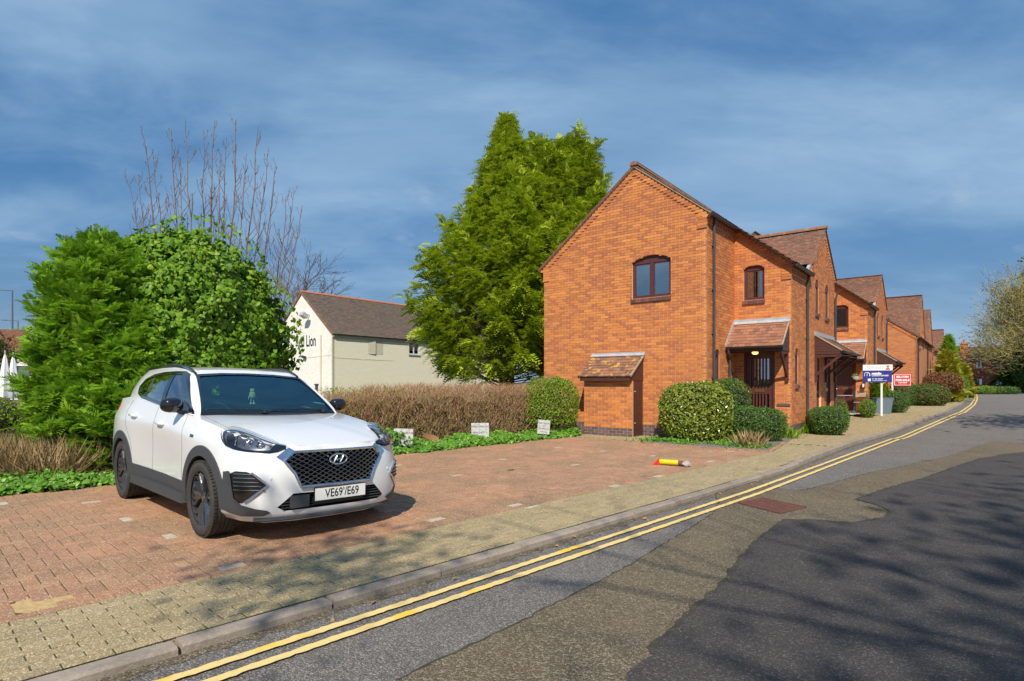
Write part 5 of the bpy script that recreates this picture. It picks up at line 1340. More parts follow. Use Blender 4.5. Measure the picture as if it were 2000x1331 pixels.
# interior
def cush(name, c, sx, sy, sz, m, tilt=0, parent=car):
    mb = MB(); V = []; n1_, n2_ = 8, 12
    for i in range(n1_+1):
        th = math.pi*i/n1_-math.pi/2
        for j in range(n2_):
            ph = 2*math.pi*j/n2_; f = lambda t: math.copysign(abs(t)**.45, t); x, y, z = f(math.cos(th))*f(math.cos(ph))*sx, f(math.cos(th))*f(math.sin(ph))*sy, f(math.sin(th))*sz
            V.append((c[0]+x*math.cos(tilt)-z*math.sin(tilt), c[1]+y, c[2]+z*math.cos(tilt)+x*math.sin(tilt)))
    mb.add(V, [(i*n2_+j, i*n2_+(j+1) % n2_, (i+1)*n2_+(j+1) % n2_, (i+1)*n2_+j) for i in range(n1_) for j in range(n2_)]); return mb.build(name, m, parent, smooth=True)
for x in (-1.55, -2.45):
    for s in (-1, 1):
        se = cush('seat', (x, s*.37, .95), .07, .24, .32, m_seat, .2); cush('headrest', (x-.10, s*.37, 1.36), .05, .13, .09, m_seat, .1, parent=se)
mb = MB(); mb.prism([(-.62,.66),(-.62,1.06),(-.80,1.10),(-1.0,1.07),(-1.08,.95),(-1.05,.66)], lambda u, v, w: (u, w, v), -.72, .72); mb.build('dashboard', m_dash, car)
mb = MB(); ring = [(-1.17+.10*math.sin(t)*.35, -.37+.185*math.cos(t), 1.02+.185*math.sin(t)) for t in np.linspace(0, 2*math.pi, 25)]; mb.tube(ring, .014, 8, caps=False); mb.bar((-1.17, -.53, 1.02), (-1.17, -.21, 1.02), .04, .03); mb.build('steering_wheel', m_dash, car, smooth=True)
mb = MB(); mb.tube([(-1.22, .0, 1.50), (-1.19, 0, 1.46)], .012, 6); mb.obox((-1.20, 0, 1.435), (.03, 0, 0), (0, .23, 0), (0, 0, .062)); mb.build('rear_view_mirror', m_black, car)
toy = empty('hanging_toy', (0, 0, 0)); 
tp0 = CO+np.array([.721, -.693])*(-1.02)+KV*(.0); toy.location = (tp0[0], tp0[1], 1.24); toy.rotation_euler = (0, 0, ck); toy.scale = (.82, .82, .82); tag(toy, 'small cream soft toy with long dangling legs hung from the mirror behind the windscreen', 'toy')
def tc(name, c, sx, sy, sz, m): return cush(name, c, sx, sy, sz, m, 0, toy)
tc('body', (0, 0, .06), .028, .035, .045, m_toy); tc('head', (0, 0, .125), .024, .026, .026, m_toy)
for s in (-1, 1):
    mb = MB(); mb.tube([(0, s*.016, .02), (.0, s*.02, -.05)], .005, 6); mb.build('leg', m_toy2, toy); tc('foot', (.006, s*.022, -.06), .018, .016, .012, m_toy)
    mb = MB(); mb.tube([(0, s*.03, .08), (.0, s*.05, .03), (0, s*.052, .0)], .005, 6); mb.build('arm', m_toy2, toy)
mb = MB(); mb.tube([(0, 0, .14), (-.1, 0, .23)], .0015, 4); mb.build('cord', m_ink, toy)
# wheels
def wheel(cx, s, steer=0.0):
    w = empty('wheel', (cx, s*.80, .352), steer); w.parent = car
    prof = [(.255,-.108),(.274,-.120),(.305,-.1225),(.332,-.118),(.346,-.100),(.352,-.075),(.352,-.040)]
    full = prof+[(.345,-.038),(.345,-.030),(.352,-.028),(.352,-.004),(.345,-.002),(.345,.004)]; full += [(r, -h) for r, h in full[::-1]]
    mb = MB(); mb.lathe(full, lambda x, y, h: (x, h, y), 56)
    ty = mb.build('tyre', m_tyre, w, angle=50)
    tr = MB()
    for i in range(64):
        a = 2*math.pi*i/64
        for sg in (-1, 1):
            h0, h1 = sg*.085, sg*.112; c = Vector((.3505*math.cos(a), (h0+h1)/2, .3505*math.sin(a)))
            tr.obox(c, Vector((-math.sin(a), 0, math.cos(a)))*.024, Vector((-(sg)*math.cos(a)*.012*0, h1-h0, 0)), Vector((math.cos(a), 0, math.sin(a)))*.012)
    tr.build('tread_block', m_tyre, ty, kind='stuff')
    o = -1 if s < 0 else 1      # outward along y
    rim = MB(); rim.lathe([(.262, .110), (.268, .102), (.262, .094), (.252, .087), (.246, .02), (.238, -.10)], lambda x, y, h: (x, o*h, y), 48); ri = rim.build('rim', m_alloy, w, smooth=True)
    sp = MB()
    for i in range(5):
        a0 = 2*math.pi*i/5+.3
        for da, wd, m_ in ((0, .058, 0), (.36, .036, 0), (-.30, .030, 0), (.62, .022, 0)):
            P0 = []; 
            for t, r_, tw in ((0, .05, 0), (.5, .145, .10), (1, .256, .26 if da == 0 else .12)):
                a = a0+da*(.35+.65*t)+tw*(1 if m_ == 0 else 1); P0.append((r_, a, wd*(.8+.5*t), .075+.018*t))
            for (r0, a, w0, h0), (r1, b, w1, h1) in zip(P0[:-1], P0[1:]):
                def pt(r, an, ww, h, sd): t_ = Vector((-math.sin(an), 0, math.cos(an))); return Vector((r*math.cos(an), o*h, r*math.sin(an)))+t_*ww*sd*.5
                v8 = [pt(r0, a, w0, h0-.035, -1), pt(r0, a, w0, h0-.035, 1), pt(r1, b, w1, h1-.035, 1), pt(r1, b, w1, h1-.035, -1), pt(r0, a, w0*.55, h0+.006, -1), pt(r0, a, w0*.9, h0-.006, 1), pt(r1, b, w1*.9, h1-.006, 1), pt(r1, b, w1*.55, h1+.006, -1)]
                sp.add(v8, [(0,3,2,1),(4,5,6,7),(0,1,5,4),(1,2,6,5),(2,3,7,6),(3,0,4,7)])
    sp.build('spokes', m_alloy, ri)
    hb = MB(); hb.lathe([(.001, .088), (.028, .086), (.034, .078), (.060, .072), (.066, .055), (.07, .0)], lambda x, y, h: (x, o*h, y), 24); hb.build('hub', m_alloy, ri, smooth=True)
    bk = MB(); bk.lathe([(.001, -.02), (.246, -.02)], lambda x, y, h: (x, o*h, y), 32); bk.lathe([(.165, -.012), (.165, .0), (.07, .0)], lambda x, y, h: (x, o*h, y), 32); bk.build('brake_disc', m_void, ri)
for cx in (.02, -2.67):
    for s in (-1, 1): wheel(cx, s, 0)

RM = Matrix.Translation((0, -.55, .35)) @ Matrix.Rotation(math.radians(-1.25), 4, 'X') @ Matrix.Translation((0, .55, -.35))
for o in list(car.children):
    if not o.name.startswith('wheel') or o.name.startswith('wheel_arch'): o.matrix_basis = RM @ o.matrix_basis
# ------------------------------------------------------------------ the white pub building
PW0 = (-10.35, 34.0); pub = empty('white_building', (*PW0, 0), PHI)
tag(pub, 'old white painted brick building with dark tiled roof, behind the hedge', 'building')
MP = Matrix.Translation((*PW0, 0)) @ Matrix.Rotation(PHI, 4, 'Z')
m_cream = brickmat('painted_cream_brick', (.90,.85,.66), (.86,.80,.60), (.74,.68,.52), bumpd=.004)
m_render = mat('whitewashed_render', (.88,.85,.78), rough=.9, n1=(.9, .5, (.72,.65,.50), .5, .7), n2=(7, .3, (.58,.53,.45)), bump=(14, .3, .01))
m_creamp = mat('cream_painted_timber', (.62,.58,.44), rough=.7, n1=(5, .5, (.50,.45,.32)))
m_paleblue = mat('pale_blue_frame', (.50,.62,.72), rough=.5)
wp1 = far_wall(pub, (-6.32, 0), (1, 0), (0, -1), [(0, 0), (6.32, 0), (6.32, 4.35), (3.16, 6.95), (0, 4.35)], m=m_render, name='gable_wall')
L_p = 16.0
hp = [[(5.8, 3.36), (6.7, 3.36), (6.7, 4.28), (5.8, 4.28)], [(2.5, 3.25), (3.65, 3.25), (3.65, 4.17), (2.5, 4.17)]]
wp2 = far_wall(pub, (0, 0), (0, 1), (1, 0), [(0, 0), (L_p, 0), (L_p, 4.35), (0, 4.35)], hp, m=m_cream, name='long_wall')
far_wall(pub, (-6.32, L_p), (0, -1), (-1, 0), [(0, 0), (L_p, 0), (L_p, 4.35), (0, 4.35)], m=m_cream, name='rear_wall'); far_wall(pub, (0, L_p), (-1, 0), (0, 1), [(0, 0), (6.32, 0), (6.32, 4.35), (3.16, 6.95), (0, 4.35)], m=m_cream, name='end_wall')
for i, (pr, z0, z1) in enumerate(((.05, 4.08, 4.14), (.09, 4.145, 4.21), (.05, 4.215, 4.27), (.12, 4.275, 4.34))):
    mb = MB(); mb.box((0, -.04, z0), (pr, L_p, z1)); mb.build('cornice', m_cream if 0 else m_creamp, pub)
cp = math.hypot(3.16, 2.6)
tileroof(pub, MP, (.20, -.06, 4.30), (0, 1, 0), (-3.16/cp, 0, 2.6/cp), L_p, cp*1.06, limit=120, mt=m_tilep, gauge=.15, tw=.22)
tileroof(pub, MP, (-6.52, -.06, 4.30), (0, 1, 0), (3.16/cp, 0, 2.6/cp), L_p, cp*1.06, limit=0, mt=m_tilep, gauge=.15, tw=.22, name='rear_roof')
for i in range(40):
    y = -.08+i*.4; mm = MB(); V = []
    for yy, rr in ((y, .13), (y+.395, .14)):
        for k in range(7): t = math.radians(-10+200*k/6); V.append((-3.16+math.cos(t)*rr, yy, 7.02+math.sin(t)*rr*.8))
    mm.add(V, [(k, k+1, 8+k, 7+k) for k in range(6)]+[tuple(range(7))]); mm.build('ridge_tile', m_ridgep, pub, smooth=True)
mb = MB()
for a, b in (((-6.4, 4.28), (-3.16, 6.99)), ((-3.16, 6.99), (.1, 4.28))): mb.bar((a[0], -.05, a[1]), (b[0], -.05, b[1]), .12, .06, up=(0, 1, 0))
mb.build('verge', m_ridge, pub)
# shuttered loft opening and window
for i, (y0, y1, an) in enumerate(((2.5, 3.05, .10), (3.10, 3.65, 0))):
    mb = MB(); d = Vector((math.sin(an), math.cos(an), 0)) if i == 0 else Vector((0, 1, 0)); p = Vector((.01, y0, 0)); q = p+d*(y1-y0)
    for k in range(4):
        a = p.lerp(q, k/4+.01); b = p.lerp(q, (k+1)/4-.01); mb.add([(a.x, a.y, 3.25), (b.x, b.y, 3.25), (b.x, b.y, 4.17), (a.x, a.y, 4.17), (a.x-.03, a.y, 3.25), (b.x-.03, b.y, 3.25), (b.x-.03, b.y, 4.17), (a.x-.03, a.y, 4.17)], [(0,1,2,3),(7,6,5,4),(0,4,5,1),(1,5,6,2),(2,6,7,3),(3,7,4,0)])
    mb.build('shutter', m_creamp, pub)
mb = MB(); mb.box((-.12, 2.5, 3.25), (-.10, 3.65, 4.17)); mb.build('loft_recess', m_creamp, pub)
wf = MB()
for q in ((5.8, 5.86, 3.36, 4.28), (6.64, 6.7, 3.36, 4.28), (5.86, 6.64, 3.36, 3.42), (5.86, 6.64, 4.22, 4.28), (6.22, 6.28, 3.42, 4.22), (5.86, 6.22, 3.9, 3.94)): wf.box((-.08, q[0], q[2]), (-.03, q[1], q[3]))
wo = wf.build('window', m_paleblue, pub); mb = MB(); mb.add([(-.06, 5.86, 3.42), (-.06, 6.64, 3.42), (-.06, 6.64, 4.22), (-.06, 5.86, 4.22)], [(0,1,2,3)]); mb.build('pane', m_glass, wo)
mb = MB(); mb.add([(-.8, 5.5, 3.2), (-.8, 7, 3.2), (-.8, 7, 4.4), (-.8, 5.5, 4.4)], [(0,1,2,3)]); mb.build('dark_room_backing', m_room, wo)  # dark backing sheet, painted as an unlit room
mb = MB(); mb.box((-.02, 5.75, 3.28), (.06, 6.75, 3.35)); mb.build('sill', m_concr, wo)
# lettering, flood light, pipe, cables
MT = lambda x, y, z: Matrix.Translation((x, y, z)) @ Matrix(((1, 0, 0, 0), (0, 0, 1, 0), (0, 1, 0, 0), (0, 0, 0, 1)))
textmesh('lettering', 'Red Lion', .98, Matrix.Translation((-1.66, -.012, 3.98)) @ Matrix.Rotation(math.radians(90), 4, 'X'), m_ink, pub, sx=.62, align='RIGHT', offset=.012)
mb = MB(); mb.tube([(-1.12, -.05, .3), (-1.12, -.05, 4.3)], .035, 8); mb.build('waste_pipe', m_creamp, pub, smooth=True)
mb = MB(); mb.tube([(-3.6, -.02, 3.05), (-2.6, -.03, 3.0), (-1.2, -.03, 3.06), (0, -.02, 3.1)], .006, 5); mb.build('cable', m_creamp, pub); mb = MB(); mb.tube([(.02, 0, 2.95), (.03, 2, 2.94), (.02, 2.1, 2.88), (.02, 2.3, 2.92), (.02, 4.5, 2.9)], .006, 5); mb.build('cable', m_creamp, pub)
fl = MB(); fl.bar((-2.35, -.0, 5.55), (-2.35, -.28, 5.62), .05, .05); fl.build('bracket', m_lead, pub)
mb = MB(); mb.obox((-2.3, -.42, 5.50), (.42, 0, 0), (0, .32, -.18), (0, .10, .20)); mb.build('flood_light', m_lead, pub)
mb = MB(); mb.obox((-2.8, -.12, 3.05), (.32, 0, -.06), (0, .14, 0), (0, 0, .12)); mb.build('camera_box', m_black, pub)
mb = MB(); mb.box((-1.75, -.02, .9), (-1.45, .0, 1.35)); mb.box((-1.8, -.05, 1.36), (-1.4, .0, 1.42)); mb.build('vent', m_gutter, pub)

# ------------------------------------------------------------------ vegetation
def rotframes(n, dirs, spread, rng):
    """random frames whose z axis is near dirs"""
    d = dirs+rng.normal(0, spread, (n, 3)); d /= np.linalg.norm(d, axis=1)[:, None]
    a = rng.normal(0, 1, (n, 3)); x = np.cross(a, d); x /= np.linalg.norm(x, axis=1)[:, None]+1e-9; y = np.cross(d, x); return x, y, d
LEAF = (np.array([(0, 0, 0), (.5, .28, .12), (1, 0, -.06), (.5, -.28, .12)]), np.array([(0, 1, 2), (0, 2, 3)]))
IVY = (np.array([(0, 0, 0), (.25, .5, .06), (.62, .36, .0), (1.0, 0, -.10), (.62, -.36, .0), (.25, -.5, .06), (.5, 0, .10)]), np.array([(0, 1, 6), (1, 2, 6), (2, 3, 6), (3, 4, 6), (4, 5, 6), (5, 0, 6)]))
GRASS = (np.array([(0, .008, 0), (0, -.008, 0), (.55, .012, .14), (.55, -.012, .14), (1, 0, .02)]), np.array([(0, 1, 3), (0, 3, 2), (2, 3, 4)]))
BLADE = (np.array([(0, .035, 0), (0, -.035, 0), (.55, .05, .14), (.55, -.05, .14), (1, 0, .05)]), np.array([(0, 1, 3), (0, 3, 2), (2, 3, 4)]))
def scatter(name, tmpl, P, X, Y, Z, S, mt, parent=None, **k):
    TV, TF = tmpl; n = len(P); S = np.asarray(S).reshape(-1, 1, 1)
    V = P[:, None, :]+S*(TV[None, :, 0:1]*X[:, None, :]+TV[None, :, 1:2]*Y[:, None, :]+TV[None, :, 2:3]*Z[:, None, :])
    F = TF[None]+(np.arange(n)*len(TV))[:, None, None]
    return linkmesh(name, npmesh(name, V.reshape(-1, 3), F.reshape(-1, 3), [mt]), parent, **k)
def leafcloud(name, P, N_, size, mt, parent, rng, tmpl=LEAF, spread=.6, var=.3, droop=.3, **k):
    n = len(P); x, y, z = rotframes(n, N_, spread, rng)
    x[:, 2] -= droop; x /= np.linalg.norm(x, axis=1)[:, None]; y = np.cross(z, x); y /= np.linalg.norm(y, axis=1)[:, None]; z = np.cross(x, y)
    return scatter(name, tmpl, P, x, y, z, size*(1+rng.normal(0, var, n)).clip(.4, 1.9), mt, parent, **k)
def lumps(c, r, n, rng, flat=1.0):
    d = rng.normal(0, 1, (n, 3)); d /= np.linalg.norm(d, axis=1)[:, None]; return d
def blobsurf(n, c, rad, rng, lumpn=26, lump=.22, zmin=None, power=1.0, depth=.25, boxy=1.0, fine=0, finea=.08):
    """points through the outer layer of a lumpy ellipsoid; returns points and outward normals"""
    L_ = rng.normal(0, 1, (lumpn, 3)); L_ /= np.linalg.norm(L_, axis=1)[:, None]; H_ = rng.uniform(-.6, 1, lumpn)
    d = rng.normal(0, 1, (n, 3)); d /= np.linalg.norm(d, axis=1)[:, None]
    w = np.exp(-(1-d@L_.T)*14); f = 1+lump*(w*H_).sum(1)/(1+w.sum(1)*.3)
    if boxy != 1.0:
        e = np.sign(d)*np.abs(d)**boxy; e /= np.linalg.norm(e, axis=1)[:, None]**1.0; m = np.max(np.abs(d), axis=1); sc = (np.abs(d)**(2/boxy*1.0)).sum(1)**(-boxy/2); dd = d*sc[:, None]
    else: dd = d
    if fine: L2 = rng.normal(0, 1, (fine, 3)); L2 /= np.linalg.norm(L2, axis=1)[:, None]; f = f+finea*(np.exp(-(1-d@L2.T)*(fine*.9)).max(1)-.55)
    u = 1-depth*rng.random(n)**2
    P = np.array(c)+dd*np.array(rad)*(f*u)[:, None]
    N_ = d/np.array(rad); N_ /= np.linalg.norm(N_, axis=1)[:, None]
    if zmin is not None: k = P[:, 2] > zmin; P, N_ = P[k], N_[k]
    return P, N_
def core(name, c, rad, mt, parent, sc=.8, boxy=1.0):  # dark solid blocking the view through foliage, stands in for its shaded inside
    V = []; n1_, n2_ = 10, 16
    for i in range(n1_+1):
        th = math.pi*i/n1_
        for j in range(n2_):
            ph = 2*math.pi*j/n2_; d = np.array([math.sin(th)*math.cos(ph), math.sin(th)*math.sin(ph), math.cos(th)])
            s_ = (np.abs(d)**(2/boxy)).sum()**(-boxy/2) if boxy != 1 else 1
            V.append(tuple(np.array(c)+d*s_*np.array(rad)*sc*(1+R.uniform(-.06, .06))))
    mb = MB(); mb.add(V, [(i*n2_+j, i*n2_+(j+1) % n2_, (i+1)*n2_+(j+1) % n2_, (i+1)*n2_+j) for i in range(n1_) for j in range(n2_)]); return mb.build(name, mt, parent)
m_core = mat('shaded_interior', (.045,.05,.02), rough=1, bump=(20, 1, .05), n1=(9, .6, (.02,.02,.012)))  # shade inside foliage put into a dark colour
m_bark = mat('grey_brown_bark', (.14,.10,.07), rough=.95, bump=(30, .7, .01)); m_twig = mat('bare_twig', (.17,.11,.09), rough=.9, cols=[(.17,.11,.09),(.22,.14,.11),(.13,.09,.08)])
m_ivyl = leafmat('ivy_leaf', [(.11,.25,.015),(.17,.33,.02),(.06,.15,.015),(.24,.40,.03),(.13,.28,.018),(.32,.43,.04)], rough=.45, trans=.25, spec=.25)
m_ivyg = leafmat('ground_ivy_leaf', [(.09,.25,.02),(.15,.36,.03),(.07,.17,.022),(.22,.43,.035),(.12,.26,.03)], rough=.4, trans=.25)
m_ley = leafmat('bright_cypress_leaf', [(.24,.46,.025),(.34,.56,.035),(.14,.30,.02),(.44,.62,.05)], rough=.6, trans=.42)
m_con = leafmat('golden_cypress_leaf', [(.34,.45,.02),(.45,.56,.025),(.18,.27,.02),(.56,.62,.03),(.35,.43,.02)], rough=.6, trans=.3)
m_lau = leafmat('laurel_leaf', [(.14,.22,.025),(.27,.33,.035),(.09,.15,.02),(.40,.42,.06),(.19,.26,.025)], rough=.3, trans=.2, spec=.6)
m_box = leafmat('dark_shrub_leaf', [(.07,.16,.025),(.11,.22,.03),(.05,.12,.022),(.15,.27,.035)], rough=.45, trans=.2)
m_olive = leafmat('olive_shrub_leaf', [(.13,.16,.03),(.19,.20,.04),(.09,.12,.03),(.22,.17,.05)], rough=.5)
m_lime = leafmat('lime_foliage', [(.20,.32,.02),(.28,.40,.03),(.14,.24,.02)], rough=.5, trans=.3)
m_gold = leafmat('golden_foliage', [(.38,.36,.03),(.48,.44,.04),(.24,.26,.03)], rough=.5, trans=.3)
m_coppr = leafmat('coppery_leaf', [(.22,.08,.04),(.30,.14,.05),(.15,.06,.04),(.28,.20,.05)], rough=.5)
m_grass = leafmat('bright_grass', [(.16,.33,.02),(.24,.42,.03),(.11,.24,.02)], rough=.5, trans=.35)
m_straw = leafmat('dry_stem', [(.38,.26,.11),(.28,.17,.08),(.45,.34,.17),(.20,.13,.06)], rough=.8, trans=.15)
m_hedgeT = mat('hedge_twig', (.22,.13,.09), rough=.85, cols=[(.32,.155,.095),(.44,.25,.12),(.22,.11,.09),(.54,.36,.17),(.34,.17,.12),(.40,.22,.09)])
m_fallen = leafmat('fallen_brown_leaf', [(.55,.32,.16),(.42,.24,.12)], rough=.7)

def limb(mb, p, d, L, r, rng, depth, gnarl=.12, up=.06, split=3, tips=None, seg=5, ang=.5, n=6, minr=.004, taper=.55):
    pts = [Vector(p)]; d = Vector(d).normalized(); rs = [r]
    for i in range(seg):
        d = (d+Vector(rng.normal(0, gnarl, 3))+Vector((0, 0, up))).normalized(); pts.append(pts[-1]+d*(L/seg)); rs.append(max(minr, r*(1-(1-taper)*(i+1)/seg)))
    mb.tube(pts, rs, max(3, n), caps=False)
    if depth <= 0:
        if tips is not None: tips.append((pts[-1], d))
        return
    for k in range(split):
        i = rng.integers(max(1, seg//3), seg+1) if k else seg
        ax = Vector(rng.normal(0, 1, 3)).cross(d); ax = ax.normalized() if ax.length > 1e-3 else Vector((1, 0, 0))
        a = ang*rng.uniform(.5, 1.2) if k else ang*.3; nd = (d*math.cos(a)+ax*math.sin(a)).normalized()
        limb(mb, pts[i], nd, L*rng.uniform(.55, .8), rs[i]*(.75 if k else .85), rng, depth-1, gnarl, up, split, tips, seg, ang, max(3, n-1), minr, taper)

# ivy covered dome behind the car
rng = np.random.default_rng(3)
iv = empty('ivy_mound', (-6.62, 11.6, 0)); tag(iv, 'big rounded mound of glossy ivy with bare shoots above, behind the white car', 'ivy')
P1, N1 = blobsurf(74000, (0, 0, 2.0), (2.08, 1.7, 2.22), rng, 40, .20, zmin=.5, depth=.10, fine=240, finea=.16); k = (P1[:, 1] < .9); P1, N1 = P1[k], N1[k]
leafcloud('ivy_leaves', P1, N1, .078, m_ivyl, iv, rng, IVY, spread=.55, droop=.55, kind='stuff')
P1, N1 = blobsurf(2200, (0, 0, 2.0), (2.15, 1.8, 2.32), rng, 40, .24, zmin=.8, depth=.02); leafcloud('ivy_shoots', P1+N1*.08, N1, .08, m_ivyl, iv, rng, IVY, spread=.8, droop=.2, kind='stuff')
core('shaded_core', (0, 0, 1.85), (2.0, 1.6, 2.15), m_core, iv, .82)  # dark filler for the shaded inside of the mound
# bare sapling stems growing out of the mound
bt = empty('bare_sapling', (-4.9, 13.2, 0)); tag(bt, 'tall bare sapling with upright leafless shoots rising above the ivy mound', 'tree')
stems = [(253,355,.7),(268,340,.6),(285,272,1),(333,252,1),(365,258,.9),(397,255,1),(416,235,1.1),(442,268,.8),(462,235,1.1),(505,248,1.1),(540,320,.9),(560,385,1),(590,410,.9),(300,310,.8),(480,300,.8),(350,300,.7),(430,320,.7),(522,300,.8),(575,372,.7)]
tk = MB()
for i, (x, y, w_) in enumerate(stems):
    Y = 13.0+rng.uniform(-.7, .9); X = (x-1000)/1150*Y; Z = CAMH+(750-y)/1150*Y
    bx = (400+(x-400)*.42-1000)/1150*Y if x < 560 else (500-1000)/1150*Y
    b = Vector((bx, Y, 1.2)); t = Vector((X, Y, Z)); pts = []; n_ = 9
    for j in range(n_+1):
        s_ = j/n_; p = b.lerp(t, s_); bow = math.sin(s_*math.pi)*.10*(X-bx); p.x += bow+.02*rng.normal(); p.z += .0; pts.append(p-Vector((-4.9, 13.2, 0)))
    rr = [(.022*(1-.9*j/n_)+.004)*w_ for j in range(n_+1)]
    mb = MB(); mb.tube(pts, rr, 6, caps=False)
    for j in range(3, n_+1):
        for q in range(4):
            a = pts[j-1].lerp(pts[j], rng.random()); an = rng.uniform(0, 2*math.pi); L_ = (.25+1.5*(1-j/n_)**1.0)*rng.uniform(.3, 1.0); d = Vector((math.cos(an)*.55, math.sin(an)*.4, .85)).normalized()
            tw = [a, a+d*L_*.5+Vector((math.cos(an)*.06*L_, 0, 0)), a+(d+Vector((0, 0, .35)))*L_*.85]; mb.tube(tw, [rr[j]*.5+.002, .005, .0035], 4, caps=False)
            for z_ in range(2):
                c_ = tw[1].lerp(tw[2], rng.random()); an2 = rng.uniform(0, 6.3); mb.tube([c_, c_+Vector((math.cos(an2)*.5, math.sin(an2)*.5, .8))*L_*.25], [.004, .0025], 3, caps=False)
    mb.build('stem', m_twig, bt)
# far leafless tree behind the white building
dt = empty('bare_tree', (-17.2, 47, 0)); tag(dt, 'spreading leafless tree on the skyline left of the white building roof', 'tree')
mb = MB(); tips = []; rg = np.random.default_rng(12)
tr = MB(); tr.tube([(0, 0, 0), (.1, 0, 4), (.3, 0, 7)], [.28, .22, .17], 8); tr.build('trunk', m_bark, dt, smooth=True)
for k_ in range(8): limb(mb, (.2, 0, 5.5+k_*.25), (rg.uniform(-.9, 1.0), rg.uniform(-.7, .7), .75), 2.3, .09, rg, 4, .16, .02, 3, tips, 4, .6, 5, .010)
mb.build('branches', m_twig, dt, kind='stuff')

# conifer spray templates
def spray(nb, L_, rng, droop=.3, w=.045):
    V = []; F = []
    for i in range(nb):
        t = (i+1)/nb; x = L_*t*.9; sd = 1 if i % 2 else -1; z = -droop*t*t*L_+.08*L_*math.sin(t*3)
        l = L_*(.42*(1-t)+.16); a = .75+rng.normal(0, .12); dx, dy = math.cos(a)*l, sd*math.sin(a)*l; dz = -.12*l+rng.normal(0, .03)*l
        b = len(V); px_, py_ = -dy/l*w*.5*L_*2, dx/l*w*.5*L_*2
        V += [(x, 0, z), (x+dx*.5+px_, dy*.5+py_, z+dz*.4), (x+dx*.5-px_, dy*.5-py_, z+dz*.4), (x+dx, dy, z+dz)]
        F += [(b, b+1, b+2), (b+2, b+1, b+3)]
    return np.array(V), np.array(F)
def conifer(name, loc, H, prof, mt, rng, nbr, sprayL, label, cat='tree', ns=26, zmin=.3, droop=.35, upt=.35, trunk_r=.2, cone=None, sprT=14, tipup=.0, gapn=0, grp=None, thick=1.0, lean=None, dw=.8, dzu=0.0):
    """prof(h)->radius at relative height; branches go out from the trunk, sprays along the outer part"""
    e = empty(name, (loc[0], loc[1], zg(loc[0], loc[1]))); tag(e, label, cat, grp)
    mb = MB(); mb.tube([(0, 0, 0), (0.03, 0, H*.4), (0, .03, H*.75), (0, 0, H*.97)], [trunk_r, trunk_r*.75, trunk_r*.4, .02], 8); mb.build('trunk', m_bark, e, smooth=True)
    bm_ = MB(); P = []; D = []; S = []
    for i in range(nbr):
        h = (i+.5)/nbr; h = zmin/H+(1-zmin/H)*(1-(1-h)**1.15); an = i*2.39996+rng.normal(0, .25)
        r = prof(h, an)*rng.uniform(.78, 1.12); z0 = h*H
        if r < .05: r = .05
        el = upt*(1-h)*.4+upt*h*1.8+rng.normal(0, .10)
        d = np.array([math.cos(an)*math.cos(el), math.sin(an)*math.cos(el), math.sin(el)]); base = np.array([0, 0, max(.1, z0-r*math.sin(el)*.55)])
        el = min(el, 1.05); L_ = r/max(.55, math.cos(el)); tipz = -droop*.25*L_
        def pos(t): p = base+d*L_*t; p = p.copy(); p[2] += tipz*t*t+tipup*L_*t**3; return p
        bm_.tube([pos(t) for t in (0, .4, .8)], [.012+.014*L_*.5, .010+.006*L_, .006], 4, caps=False)
        n_ = max(5, int(ns*(.35+L_/prof(.25, 0)*.8)))
        t = rng.uniform(.30, 1.0, n_)**.62; side = rng.normal(0, 1, (n_, 3))
        for q in range(n_):
            p = pos(t[q]); wdt = .26*L_*(1-t[q])+.10*sprayL; s_ = side[q]*wdt*.55; s_[2] *= .45; P.append(p+s_)
            dd = d*dw+s_/(np.linalg.norm(s_)+1e-6)*.55+np.array([0, 0, rng.uniform(-.35, .2)-droop*.4*t[q]+tipup+dzu]); D.append(dd/np.linalg.norm(dd)); S.append(sprayL*rng.uniform(.6, 1.25)*(1.15-.35*h)*(1.35 if rng.random() < .07 else 1))
    bm_.build('branches', m_bark, e, kind='stuff')
    P = np.array(P); D = np.array(D); S = np.array(S); n = len(P); up_ = np.array([0, 0, 1.0])+rng.normal(0, .35, (n, 3))
    Y = np.cross(up_, D); Y /= np.linalg.norm(Y, axis=1)[:, None]; Z = np.cross(D, Y)
    grp_ = rng.integers(0, 4, n)
    TVs = [spray(sprT, 1.0, rng, droop, .055*thick) for _ in range(4)]
    VV = []; FF = []; off = 0
    for g_ in range(4):
        k = grp_ == g_; TV, TF = TVs[g_]; m_ = k.sum()
        V = P[k][:, None, :]+S[k][:, None, None]*(TV[None, :, 0:1]*D[k][:, None, :]+TV[None, :, 1:2]*Y[k][:, None, :]+TV[None, :, 2:3]*Z[k][:, None, :])
        VV.append(V.reshape(-1, 3)); FF.append((TF[None]+(np.arange(m_)*len(TV))[:, None, None]).reshape(-1, 3)+off); off += m_*len(TV)
    V = np.concatenate(VV); 
    if lean is not None: V = lean(V)
    linkmesh('foliage', npmesh('foliage', V, np.concatenate(FF), [mt]), e, kind='stuff'); return e
rg = np.random.default_rng(21)
